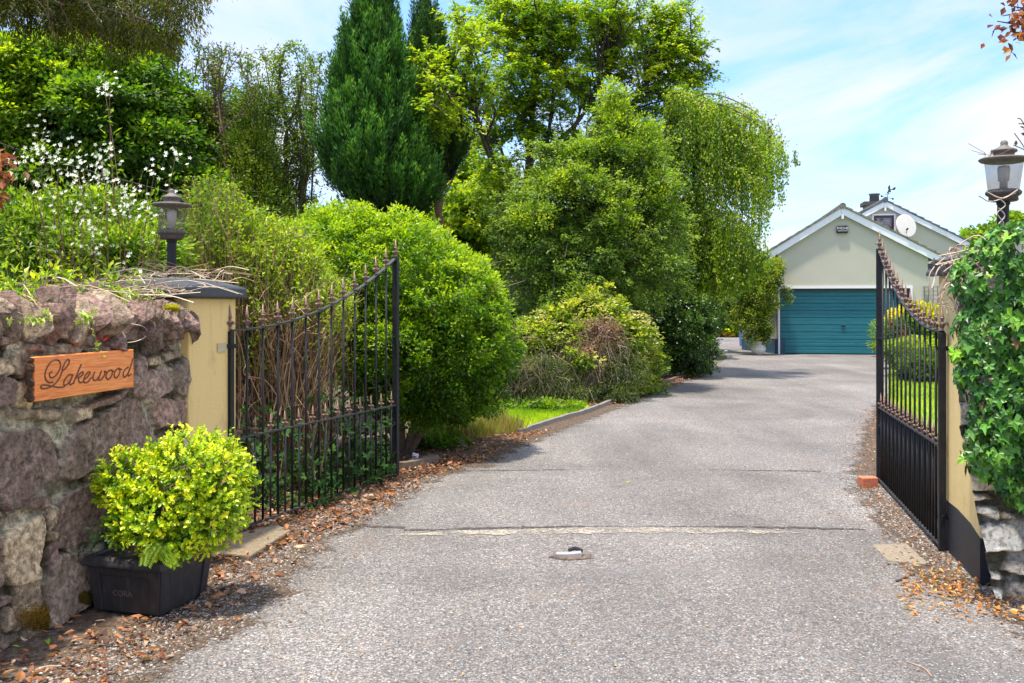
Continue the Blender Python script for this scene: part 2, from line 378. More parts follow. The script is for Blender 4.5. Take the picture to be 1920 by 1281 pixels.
# pale repair strip and cracks across the drive
def strip(name, x0, x1, yf, wf, z, mat, col, n=90, seed=1):
    mb = MB(); xs = np.linspace(x0, x1, n); t = np.linspace(0, 1, n)
    q = np.c_[xs*6, np.zeros(n), np.zeros(n)]
    y = np.array([yf(v) for v in t])+.03*(fbm(q, 3, seed)-.5); wd = np.array([wf(v) for v in t])*(.5+1.1*fbm(q*1.7, 4, seed+3))
    q2 = np.c_[xs*25, np.zeros(n), np.zeros(n)]; wd = wd*(.7+.6*vnoise(q2, seed))
    V = np.zeros((n, 2, 3)); V[:, 0] = np.c_[xs, y-wd/2, np.full(n, z)]; V[:, 1] = np.c_[xs, y+wd/2, np.full(n, z)]
    i = np.arange(n-1)*2; mb.add(V.reshape(-1, 3), np.stack([i, i+2, i+3, i+1], -1), col); return struct(mb.build(name, mat))
m, nt, b = material('worn_cement'); co = coords(nt)
n = nt.noise(co, 22, 7, .75); nt.put(b, 'Base Color', nt.ramp(n, [(.3, (.18, .15, .12)), (.65, (.42, .365, .29))])); b.inputs['Roughness'].default_value = .9
nt.put(b, 'Alpha', nt.ramp(nt.math('ADD', nt.math('MULTIPLY', nt.noise(co, 45, 5, .8), .7), nt.math('MULTIPLY', nt.noise(co, 5, 4, .7), .4)), [(.50, 0), (.58, 1)], 'LINEAR')); M_worn = m
strip('repair_strip', -.86, 2.0, lambda t: 6.28+.13*math.sin(t*2.6), lambda t: .02+.13*math.sin(math.pi*min(1, t*1.02))**.8, .004, M_worn, (1, 1, 1), seed=4)
M_crack = flatmat('crack', (.06, .05, .045), .95, bump=.6, bscale=80, var=.5)
ntc = NT(M_crack.node_tree); ntc.put(ntc.n['Principled BSDF'], 'Alpha', ntc.ramp(ntc.noise(coords(ntc), 26, 6, .8), [(.42, 0), (.5, .9)]))
strip('driveway_crack', -.75, 2.45, lambda t: 6.42+.12*math.sin(t*2.9), lambda t: .05*(.6+.4*math.sin(t*9)), .004, M_crack, (1, 1, 1), 120, 8)
strip('driveway_crack', -.6, 2.9, lambda t: 8.72+.10*math.sin(t*3.2), lambda t: .035*(.5+.5*math.sin(t*7+1)), .004, M_crack, (1, 1, 1), 120, 15)
strip('driveway_crack', -1.4, -.75, lambda t: 6.6-.1*t, lambda t: .05, .004, M_crack, (1, 1, 1), 40, 25)
m, nt, b = material('edge_dirt'); co = coords(nt); g_ = nt.new('ShaderNodeSeparateColor'); nt.put(g_, 0, attr(nt))
n = nt.noise(co, 26, 7, .72); nt.put(b, 'Base Color', nt.ramp(n, [(.35, (.05, .032, .02)), (.55, (.12, .08, .05)), (.7, (.26, .21, .17))])); b.inputs['Roughness'].default_value = .95
al_ = nt.math('ADD', g_.outputs[0], nt.math('SUBTRACT', nt.math('ADD', nt.math('MULTIPLY', nt.noise(co, 3.5, 5, .65), 1.2), nt.math('MULTIPLY', nt.noise(co, 40, 5, .8), .9)), 1.05)); nt.put(b, 'Alpha', nt.ramp(al_, [(.42, 0), (.56, .92)]))
nt.put(b, 'Normal', nt.bump(n, 1, .02)); M_dirt = m
def apron(name, pts, wd_in, wd_out, seed):
    q = smoothpath(np.array(pts), 8); d = nrmz(np.gradient(q, axis=0)); nn = np.c_[d[:, 1], -d[:, 0]]; k = 7; V = []; C = []
    for j in range(k):
        u_ = j/(k-1); V.append(np.c_[q+nn*(-wd_out+(wd_in+wd_out)*u_), np.full(len(q), .0025)]); C.append(np.full((len(q), 3), 1-u_))
    n_ = len(q); i = np.arange(k-1)[:, None]*n_+np.arange(n_-1)[None]; mb = MB(); mb.add(np.vstack(V), np.stack([i, i+n_, i+n_+1, i+1], -1).reshape(-1, 4), np.vstack(C)); return struct(mb.build(name, M_dirt))
apron('dirt_verge', [(x, y) for x, y in edgeL[1:14]], .55, .1, 1)
apron('dirt_verge', [(2.85, 3.0), (2.55, 4.4), (2.45, 5.2), (2.62, 6.0), (3.1, 8.1), (4.3, 11), (5.85, 14.6)][::-1], .35, .15, 2)
# kerbs
def ribbon_box(name, pts, wd, h, mat, col, z0=-.02):
    pts = smoothpath(np.array(pts), 8); d = nrmz(np.gradient(pts, axis=0)); nn = np.c_[-d[:, 1], d[:, 0]]
    n = len(pts); q = np.c_[pts*5, np.zeros(n)]; hh = h*(.85+.3*fbm(q, 3, 2))
    V = np.zeros((n, 4, 3)); a = pts; b_ = pts+nn*wd
    V[:, 0] = np.c_[a, np.full(n, z0)]; V[:, 1] = np.c_[a+nn*.01, hh]; V[:, 2] = np.c_[b_-nn*.01, hh]; V[:, 3] = np.c_[b_, np.full(n, z0)]
    i = np.arange(n-1)[:, None]*4; f = []
    for k in range(3): f.append(np.stack([i[:, 0]+k, i[:, 0]+k+1, i[:, 0]+5+k, i[:, 0]+4+k], -1))
    mb = MB(); mb.add(V.reshape(-1, 3), np.vstack(f), col); mb.add(V[[0, -1]].reshape(-1, 3), [(0, 1, 2, 3), (7, 6, 5, 4)], col)
    return struct(mb.build(name, mat))
ribbon_box('kerb', [(-1.0, 8.75), (-.85, 9.0), (-.72, 9.25)], .11, .07, M_conc, (.15, .115, .085))
ribbon_box('kerb', [(.12, 11.25), (.42, 12.0), (.78, 12.8), (1.12, 13.5), (1.68, 15.0)], .08, .06, M_conc, (.20, .175, .15))
ribbon_box('kerb', [(1.75, 15.2), (2.4, 16.9), (3.2, 18.8), (4.3, 21.6), (5.1, 23.6)], .10, .07, M_conc, (.15, .10, .07))

# ------------------------------------------------------------------ rubble walls
WD = nrmz(np.array([.2126, 1.0, 0])); WN = np.array([WD[1], -WD[0], 0])   # left wall direction (away), its face normal
W0 = np.array([-2.34, 4.25, 0])
def on_wall(px, py, off=0.0):
    o = W0+WN*off; r = np.array([(px-HX)/F, 1, -(py-HY)/F]); c0 = np.array([0, 0, CH])
    t = np.dot(o-c0, WN)/np.dot(r, WN); p = c0+r*t; return np.dot(p-o, WD), p[2]
def wall_pt(s, h, off=0.0): return W0+WD*s+WN*off+np.array([0, 0, h])
STONES_PX = [(312, 605, 37, 17), (312, 637, 36, 16), (247, 626, 32, 15), (216, 617, 15, 8), (289, 677, 12, 10), (299, 719, 22, 28), (340, 711, 12, 36), (326, 666, 20, 9),
 (260, 708, 12, 40), (317, 775, 32, 27), (196, 822, 84, 52), (154, 775, 17, 13), (64, 778, 62, 12), (50, 868, 56, 62), (45, 737, 16, 28), (10, 735, 20, 32), (40, 680, 15, 27), (7, 688, 17, 20),
 (195, 752, 48, 9), (130, 655, 42, 10), (72, 652, 20, 9), (178, 643, 15, 9), (156, 962, 60, 58), (130, 1092, 54, 58), (31, 1040, 40, 58), (42, 1125, 27, 42), (52, 943, 40, 13), (90, 968, 9, 22),
 (137, 886, 30, 8), (180, 894, 19, 10), (92, 1040, 10, 22), (3, 1160, 12, 22), (52, 1182, 20, 12), (214, 925, 13, 26), (262, 880, 25, 22), (300, 860, 20, 25), (330, 840, 20, 20), (250, 950, 28, 40), (240, 1060, 30, 40),
 (300, 930, 30, 40), (335, 900, 20, 30), (300, 1010, 30, 35), (340, 970, 20, 30), (10, 640, 12, 12), (120, 700, 50, 22), (200, 690, 40, 24)]
def stone_field(S, H, stones, seed, prof=.04, tint=None):
    """height field and colours for rubble masonry; stones: s,h,hs,hh"""
    n = len(S); q = np.c_[S*7, H*7, np.zeros(n)]
    q = q*2.2; Sw = S+.016*(fbm(q, 4, seed)-.5)*2; Hw = H+.016*(fbm(q, 4, seed+7)-.5)*2
    best = np.full(n, 9.); idx = np.zeros(n, int)
    for i, (s, h, a, b_) in enumerate(stones):
        an = (hash3(np.array([i]), np.array([3]), np.array([5]), seed)[0]-.5)*.34; ca_, sa_ = math.cos(an), math.sin(an); du = Sw-s; dv = Hw-h
        u = (du*ca_+dv*sa_)/a; v = (dv*ca_-du*sa_)/b_; v = v*(1+.22*u*(1 if i % 2 else -1)); u = u*(1+.18*v*(1 if i % 3 else -1)); d = (np.abs(u)**5+np.abs(v)**5)**(1/5)
        e = (d-1.03)*min(a, b_); m_ = e < best; best[m_] = e[m_]; idx[m_] = i
    r = np.random.default_rng(seed); K = len(stones)
    tx = r.uniform(-.09, .09, K); ty = r.uniform(-.12, .08, K); pr = r.uniform(.6, 1.2, K)*prof*.9
    st = np.array(stones); t = np.clip((.003-best)/.013, 0, 1); t = t*t*(3-2*t)
    rough = (fbm(np.c_[S*16, H*16, idx*3.1], 5, seed+2)-.5)*.034+(np.abs(fbm(np.c_[S*9, H*9, idx*7.7], 4, seed+4)-.5)-.12)*.09
    hgt = t*(pr[idx]+tx[idx]*(S-st[idx, 0])+ty[idx]*(H-st[idx, 1])+rough*.5)+(1-t)*((fbm(np.c_[S*30, H*30, S*0], 4, seed+5)-.5)*.030-.008)
    pal = np.array([(.27, .165, .12), (.25, .165, .125), (.34, .25, .165), (.42, .30, .19), (.29, .21, .155), (.46, .34, .21), (.22, .145, .115)]) if tint is None else tint
    ci = r.integers(0, len(pal), K); sc = pal[ci]*r.uniform(.85, 1.6, (K, 1)); mort = np.array((.46, .39, .27)) if tint is None else np.array((.42, .38, .31))
    mn = fbm(np.c_[S*9, H*9, S*0+2], 4, seed+9)[:, None]
    mm = np.clip((fbm(np.c_[S*6, H*6, S*0+9], 4, seed+12)-.47)*9, 0, 1)[:, None]
    fc = (.75+.5*fbm(np.c_[S*14, H*14, idx*5.3], 4, seed+13))[:, None]
    C = sc[idx]*fc*t[:, None]+(mort*(.35+1.2*mn)*mm+np.array((.075, .062, .035))*(1-mm))*(1-t[:, None])
    return hgt, C, best
def fill_stones(stones, s0, s1, h0, h1, seed, amin=.028, amax=.16):
    r = np.random.default_rng(seed); out = list(stones)
    for a_ in list(np.linspace(amax, amin, 14)):
        for _ in range(240):
            a = a_*r.uniform(.9, 1.25); b_ = a_*r.uniform(.4, .85); s = r.uniform(s0, s1); h = r.uniform(h0, h1)
            ok = True
            for (s2, h2, a2, b2) in out:
                if abs(s-s2) < (a+a2)*.97+.002 and abs(h-h2) < (b_+b2)*.97+.002: ok = False; break
            if ok: out.append((s, h, a, b_))
    return out
# left wall: s from -2.6 to pier at 1.545
SP0 = 1.545; SP1 = 2.13
st = []
for (x, y, a, b_) in STONES_PX:
    s_, h_ = on_wall(x, y); sa, _ = on_wall(x-a, y); sb, _ = on_wall(x+a, y); _, ha = on_wall(x, y-b_); _, hb = on_wall(x, y+b_)
    st.append(((sa+sb)/2, h_, (sb-sa)/2*.97, (ha-hb)/2*.97))
S_START = -2.6
stones = fill_stones(st, S_START, SP0, 0, 1.42, 3)
nS, nH = 520, 190
gs = np.linspace(S_START, SP0, nS)**1.0; gh = np.linspace(-.05, 1.44, nH)
GS, GH = np.meshgrid(gs, gh, indexing='ij'); hgt, C, _ = stone_field(GS.ravel(), GH.ravel(), stones, 21)
i = np.arange(nS-1)[:, None]*nH+np.arange(nH-1)[None]; quad = np.stack([i, i+nH, i+nH+1, i+1], -1).reshape(-1, 4)
lean = (1.44-GH.ravel())*.035
V = W0+GS.ravel()[:, None]*WD+(hgt+lean-.03)[:, None]*WN+GH.ravel()[:, None]*np.array([0, 0, 1])
base = thing('stone_wall', 'purple and brown rubble stone wall with upright coping stones carrying the house name sign', 'wall', tuple(wall_pt(0, 0)))
mb = MB(); mb.add(V, quad, C)
back = [wall_pt(S_START, -.05, -.45), wall_pt(SP0, -.05, -.45), wall_pt(SP0, 1.42, -.45), wall_pt(S_START, 1.42, -.45),
        wall_pt(S_START, -.05, -.06), wall_pt(SP0, -.05, -.06), wall_pt(SP0, 1.42, -.06), wall_pt(S_START, 1.42, -.06)]
mb.add(np.array(back), [(0, 1, 2, 3), (3, 2, 6, 7), (0, 3, 7, 4), (1, 5, 6, 2)], (.2, .17, .13))
mb.build('masonry', M_stone, base)
def rock(mb, c, size, ax, seed, col, sub=6, rough=.18, sq=2.6):
    """irregular rock: rounded, noisy box; ax = 3x3 axes (rows)"""
    u = np.linspace(-1, 1, sub+1); faces = []; V = []
    for axn in range(3):
        for sg in (-1, 1):
            A, B = np.meshgrid(u, u, indexing='ij'); p = np.zeros((A.size, 3)); p[:, axn] = sg; p[:, (axn+1) % 3] = A.ravel()*sg; p[:, (axn+2) % 3] = B.ravel()
            base_ = sum(len(v) for v in V); V.append(p); n1_ = sub+1
            ii = np.arange(sub)[:, None]*n1_+np.arange(sub)[None]; faces.append(np.stack([ii, ii+n1_, ii+n1_+1, ii+1], -1).reshape(-1, 4)+base_)
    p = np.vstack(V); f = np.vstack(faces)
    ln = (np.abs(p)**sq).sum(1)**(1/sq); p = p/ln[:, None]*1.15
    q = p*1.1+seed*13.7
    p = p*(1+rough*2*(fbm(q, 3, seed)-.5)[:, None]); p += rough*.9*np.c_[vnoise(q*1.3, seed+1)-.5, vnoise(q*1.3, seed+2)-.5, vnoise(q*1.3, seed+3)-.5]
    rp = np.random.default_rng(seed+900)
    for _ in range(13):
        nn_ = rp.normal(size=3); nn_ /= np.linalg.norm(nn_); dd_ = rp.uniform(.58, .9); ex = np.maximum(p@nn_-dd_, 0); p = p-ex[:, None]*nn_*.93
    p += .05*np.c_[vnoise(q*5, seed+5)-.5, vnoise(q*5, seed+6)-.5, vnoise(q*5, seed+7)-.5]
    p = p*np.array(size)/1.75 @ np.array(ax)
    mb.add(p+np.array(c), f, col)
r = np.random.default_rng(5); mb = MB(); s = S_START+.05; k = 0
while s < SP0-.02:
    wdt = r.uniform(.05, .115); hh = r.uniform(.17, .27); tilt = r.uniform(-.45, .1)
    top = 1.47+.02*math.sin(s*4)
    ax = np.array([WD*math.cos(tilt)+np.array([0, 0, math.sin(tilt)]), WN, np.array([0, 0, math.cos(tilt)])-WD*math.sin(tilt)])
    c_ = wall_pt(s+wdt/2, top+r.uniform(-.02, .02), -.14+r.uniform(-.02, .04))
    pal = [(.24, .155, .12), (.20, .13, .105), (.28, .19, .14), (.31, .225, .16)][r.integers(0, 4)]; pal = tuple(np.array(pal)*r.uniform(.75, 1.6))
    rock(mb, c_, (wdt*1.1, .38, hh*1.05), ax, 50+k, pal, 7, .3, 4.5); s += wdt*.93; k += 1
for (x, y, sz) in [(90, 566, .17), (172, 552, .15), (25, 578, .14)]:
    s_, h_ = on_wall(x, y, -.35); rock(mb, wall_pt(s_, h_, -.35), (sz, sz*.9, sz*.85), np.eye(3), 200+int(x), (.17, .12, .11), 7, .3, 4)
mb.build('coping', M_stone, base)
# moss pads on the wall (flat growth)
# ------------------------------------------------------------------ piers
def pier(name, label, s0, s1, origin, d, nrm, h, depth, mat, off=.015, plinth=None, capcol=(.05, .052, .058), ch=.075, ov=.055, captop=.055, rough=False):
    cxy = origin+d*(s0+s1)/2-nrm*depth/2
    t = thing(name, label, 'gate pier', tuple(cxy), 'pair of gate piers'); mb = MB()
    def pt(s, o, z): return origin+d*s+nrm*o+np.array([0, 0, z])
    def block(a0, a1, o0, o1, z0, z1, m_b, col=(1, 1, 1), inset=0):
        V = [pt(a0, o0, z0), pt(a1, o0, z0), pt(a1, o1, z0), pt(a0, o1, z0), pt(a0+inset, o0+inset, z1), pt(a1-inset, o0+inset, z1), pt(a1-inset, o1-inset, z1), pt(a0+inset, o1-inset, z1)]
        m_b.add(np.array(V), [(0, 3, 2, 1), (4, 5, 6, 7), (0, 1, 5, 4), (1, 2, 6, 5), (2, 3, 7, 6), (3, 0, 4, 7)], col)
    block(s0, s1, -depth, off, -.05, h, mb); bevel(mb.build('shaft', mat, t), .012, 3)
    mb = MB()
    block(s0-ov, s1+ov, -depth-ov, off+ov, h, h+ch, mb, capcol); block(s0-ov+.012, s1+ov-.012, -depth-ov+.012, off+ov-.012, h+ch, h+ch+captop, mb, capcol, .17)
    cp = mb.build('cap', M_cap, t)
    if rough:
        me = cp.data; sub = cp.modifiers.new('s', 'SUBSURF'); sub.subdivision_type = 'SIMPLE'; sub.levels = sub.render_levels = 4
        tx = bpy.data.textures.new('lump', 'CLOUDS'); tx.noise_scale = .09; dm = cp.modifiers.new('d', 'DISPLACE'); dm.texture = tx; dm.strength = .07; dm.texture_coords = 'GLOBAL'
    else: bevel(cp, .015, 3)
    if plinth:
        mb = MB(); block(s0-.012, s1+.012, -depth-.012, off+.012, -.05, plinth, mb); pl = mb.build('plinth', M_cap, t)
    return t, cxy
ptL, cL = pier('gate_pier', 'yellow roughcast gate pier with dark painted cap beside the left gate', SP0, SP1, W0, WD, WN, 1.605, .45, M_yellow)
RD = nrmz(np.array([.17, .78, 0])); RN = np.array([-RD[1], RD[0], 0]); R0 = np.array([2.605, 5.16, 0])
ptR, cR = pier('gate_pier', 'golden yellow gate pier with black base, half hidden behind the ivy', 0, .99, R0, RD, RN, 1.755, .5, M_yellow2, .0, None, (.075, .072, .072), .085, .06, .09, True)
# painted black foot band of right pier: sits proud, top edge sloping
mb = MB()
def rpt(s, o, z): return R0+RD*s+RN*o+np.array([0, 0, z])
V = [rpt(-.006, .004, -.05), rpt(.996, .004, -.05), rpt(.996, .004, .315), rpt(.50, .004, .32), rpt(.2, .004, .30), rpt(-.006, .004, .26)]
V2 = [v-RN*.01 for v in V]; mb.add(np.array(V+V2), [(0, 5, 4, 3, 2, 1), (6, 7, 8, 9, 10, 11)]+[(i, (i+1) % 6, 6+(i+1) % 6, 6+i) for i in range(6)], (.022, .022, .026))
V = [rpt(-.006, -.006-.0, -.05), rpt(-.006, -.506, -.05), rpt(-.006, -.506, .26), rpt(-.006, -.006, .26)]; mb.add(np.array(V+[v+RD*.003 for v in V]), [(0, 1, 2, 3), (7, 6, 5, 4), (0, 3, 7, 4), (2, 6, 7, 3)], (.022, .022, .026))
mb.build('painted_foot', M_cap, ptR)
# right rubble wall, facing the camera
RW0 = np.array([2.62, 5.08, 0]); RWD = nrmz(np.array([1.0, -.30, 0])); RWN = np.array([RWD[1], -RWD[0], 0])
stones = fill_stones([], -.02, 3.2, 0, 1.72, 17, .03, .13); stones = [(s_, h_, a*1.05, b_*.78) for s_, h_, a, b_ in stones]
nS, nH = 330, 190; gs = np.linspace(-.02, 3.2, nS); gh = np.linspace(-.05, 1.74, nH); GS, GH = np.meshgrid(gs, gh, indexing='ij')
hgt, C, _ = stone_field(GS.ravel(), GH.ravel(), stones, 77, .06, np.array([(.72, .56, .38), (.80, .66, .46), (.62, .47, .30), (.50, .39, .27)]))
i = np.arange(nS-1)[:, None]*nH+np.arange(nH-1)[None]; quad = np.stack([i, i+nH, i+nH+1, i+1], -1).reshape(-1, 4)
V = RW0+GS.ravel()[:, None]*RWD+(hgt*1.05+.03+(1.74-GH.ravel())*.06)[:, None]*RWN+GH.ravel()[:, None]*np.array([0, 0, 1])
V = V-RWD*((.02+.17*np.clip(GH.ravel(), 0, .9)-.03)*np.exp(-GS.ravel()*2.2))[:, None]
wr = thing('stone_wall', 'pale cream rubble stone wall under the ivy at the right edge', 'wall', tuple(RW0))
mb = MB(); mb.add(V, quad, C)
def rwp(s, o, z): return RW0+RWD*s+RWN*o+np.array([0, 0, z])
B = [rwp(.15, -.42, -.05), rwp(3.2, -.42, -.05), rwp(3.2, -.42, 1.74), rwp(.15, -.42, 1.74), rwp(.15, -.02, -.05), rwp(3.2, -.02, -.05), rwp(3.2, -.02, 1.74), rwp(.15, -.02, 1.74)]
mb.add(np.array(B), [(0, 1, 2, 3), (3, 2, 6, 7), (0, 3, 7, 4), (1, 5, 6, 2)], (.35, .31, .26)); mb.build('masonry', M_pale, wr)

# ------------------------------------------------------------------ sign
sg = thing('name_sign', 'orange varnished wooden plank carved with the word Lakewood on the rubble wall', 'sign', tuple(wall_pt(.6, 1.2, .05)))
def plank(mb, s0, s1, h0, h1, o0, o1):
    n = 40; r = np.random.default_rng(2)
    for (a, b_) in [(s0, s1)]:
        V = np.array([wall_pt(a, h0, o0), wall_pt(b_, h0+.004, o0), wall_pt(b_, h1, o0), wall_pt(a, h1, o0), wall_pt(a+.012, h0+.004, o1), wall_pt(b_-.004, h0+.006, o1), wall_pt(b_-.004, h1-.004, o1), wall_pt(a+.012, h1-.004, o1)])
        mb.add(V, [(0, 3, 2, 1), (4, 5, 6, 7), (0, 1, 5, 4), (1, 2, 6, 5), (2, 3, 7, 6), (3, 0, 4, 7)])
OFF = .075
sa, ha = on_wall(66, 670, OFF); sb, hb = on_wall(65, 754, OFF); sc_, hc = on_wall(250, 655, OFF); sd, hd = on_wall(252, 726, OFF)
mb = MB(); s0_ = (sa+sb)/2; s1_ = (sc_+sd)/2
V = [wall_pt(s0_, hb, .03), wall_pt(s1_, hd, .03), wall_pt(s1_, hc, .03), wall_pt(s0_, ha, .03), wall_pt(s0_, hb, OFF), wall_pt(s1_, hd, OFF), wall_pt(s1_, hc, OFF), wall_pt(s0_, ha, OFF)]
mb.add(np.array(V), [(0, 3, 2, 1), (4, 5, 6, 7), (0, 1, 5, 4), (1, 2, 6, 5), (2, 3, 7, 6), (3, 0, 4, 7)])
bevel(mb.build('board', M_wood, sg), .005, 3)
mb = MB(); r = np.random.default_rng(4)
for k in range(9):
    h_ = hb+.012+(ha-hb-.024)*k/8; rock(mb, wall_pt(s0_-.006, h_, .052), (.02, .04, .03), np.array([WD, WN, [0, 0, 1]]), 300+k, (.10, .06, .04), 4, .3, 3)
mb.build('bark_edge', M_woodedge, sg)
def zp(x, y): return on_wall(50+x*.112, 640+y*.112, OFF)
strokes = [
 [(425, 510), (385, 530), (380, 575), (410, 612), (465, 590), (525, 520), (562, 430), (555, 350), (510, 312), (450, 315), (375, 380), (325, 470), (303, 560), (320, 645), (375, 690), (440, 680)],
 [(590, 490), (610, 420), (650, 340), (690, 305), (712, 335), (690, 400), (640, 460), (590, 510), (560, 590), (500, 680), (430, 745), (340, 785), (250, 790), (240, 745), (300, 730), (400, 745), (500, 768), (590, 768), (640, 745)],
 [(765, 560), (710, 560), (650, 620), (618, 690), (630, 738), (680, 715), (735, 640), (770, 565), (740, 640), (712, 705), (735, 725), (790, 690)],
 [(912, 385), (870, 480), (825, 590), (775, 715)], [(830, 620), (885, 545), (935, 512), (945, 548), (900, 592), (868, 615), (872, 670), (905, 692), (955, 660)],
 [(965, 640), (1020, 590), (1060, 530), (1035, 512), (990, 560), (955, 635), (965, 690), (1020, 680), (1085, 600)],
 [(1138, 510), (1110, 590), (1118, 650), (1175, 640), (1225, 560), (1250, 495), (1215, 580), (1208, 650), (1262, 625), (1305, 550), (1300, 500), (1335, 520)],
 [(1400, 478), (1345, 525), (1325, 595), (1365, 640), (1415, 585), (1432, 510), (1400, 478), (1455, 505)],
 [(1530, 450), (1480, 500), (1462, 570), (1492, 614), (1542, 560), (1560, 490), (1530, 450), (1590, 475)],
 [(1700, 430), (1640, 478), (1610, 555), (1640, 602), (1695, 535), (1735, 430), (1778, 285)], [(1735, 430), (1705, 510), (1700, 580), (1750, 550)]]
mb = MB()
for stt in strokes:
    p2 = smoothpath(np.array(stt, float), 5); q = np.array([wall_pt(*zp(x, y), OFF+.0005) for x, y in p2]); mb.tube(q, .0042, 6)
mb.build('lettering', M_carve, sg)
# ------------------------------------------------------------------ lanterns
def lantern(label, base_, sc, tilt=(0, 0)):
    t = thing('pier_lantern', label, 'lantern', (0, 0, 0), 'lanterns on the gate piers')
    def o(mb, nm, mat, par=t, smooth=True):
        x = mb.build(nm, mat, par, smooth, loc=(0, 0, 0)); return x
    c1 = (.085, .07, .055); c2 = (.14, .12, .10)
    mb = MB(); mb.lathe([(.03, -.16), (.03, .20), (.035, .205), (.035, .225)], n=16, col=(.012, .012, .018)); p = o(mb, 'pole', M_iron, smooth=False)
    mb = MB(); mb.lathe([(.03, .22), (.066, .222), (.074, .226), (.072, .247), (.076, .25), (.088, .258), (.091, .27), (.084, .28), (.078, .284)], n=32, col=c1, flute=(16, .012)); o(mb, 'collar', M_lamp)
    mb = MB(); mb.lathe([(.076, .282), (.079, .30), (.095, .432), (.096, .44)], n=96, flute=(12, .028)); 
    gl = o(mb, 'glass', M_glass)
    mb = MB(); mb.lathe([(.096, .436), (.116, .440), (.126, .447), (.127, .453), (.120, .458), (.085, .461), (.060, .466), (.052, .474), (.052, .486), (.062, .490), (.067, .497), (.064, .504), (.045, .511), (.026, .522), (.018, .530), (.020, .542), (.014, .554), (.001, .558)], n=32, col=c2, flute=(12, .012)); o(mb, 'roof', M_lamp)
    mb = MB(); mb.lathe([(.02, .284), (.02, .33), (.028, .335), (.032, .40), (.028, .415), (.001, .42)], n=16); o(mb, 'bulb', M_bulb)
    t.location = base_; t.scale = (sc,)*3; t.rotation_euler = (tilt[0], tilt[1], .2); return t
pL = P(322, 512, 6.2); lantern('grey brown glass lantern on a black post standing on the left gate pier', (pL[0], pL[1], pL[2]), 1.01)
pR = P(1880, 447, 5.45); lantern('weathered glass lantern wound with dry stems, on the right pier above the ivy', (pR[0], pR[1], pR[2]-.02), 1.07, (0, R(1)))
# ------------------------------------------------------------------ gates
def finial(h, mb=None, c=(0, 0, 0), rz=0):
    mb = mb or MB(); k = h/.165; c = np.array(c)
    mb.lathe([(.011*k, 0), (.013*k, .006*k), (.009*k, .012*k), (.008*k, .04*k)], c, 8)
    mb.lathe([(.006*k, .035*k), (.016*k, .045*k), (.010*k, .052*k), (.009*k, .07*k), (.015*k, .078*k), (.015*k, .083*k), (.009*k, .087*k)], c, 8)
    mb.lathe([(.013*k, .086*k), (.012*k, .092*k), (.001, .165*k)], c, 4, rz=math.pi/4+rz)
    for a in (0, math.pi/2, math.pi, 3*math.pi/2):
        d = np.array([math.cos(a+rz), math.sin(a+rz), 0])
        pts = [c+d*r_*k+np.array([0, 0, z*k]) for r_, z in [(.006, .018), (.014, .034), (.024, .052), (.030, .050), (.032, .038), (.026, .034)]]
        mb.tube(pts, [.005*k, .006*k, .005*k, .0055*k, .006*k, .003*k], 5)
    return mb
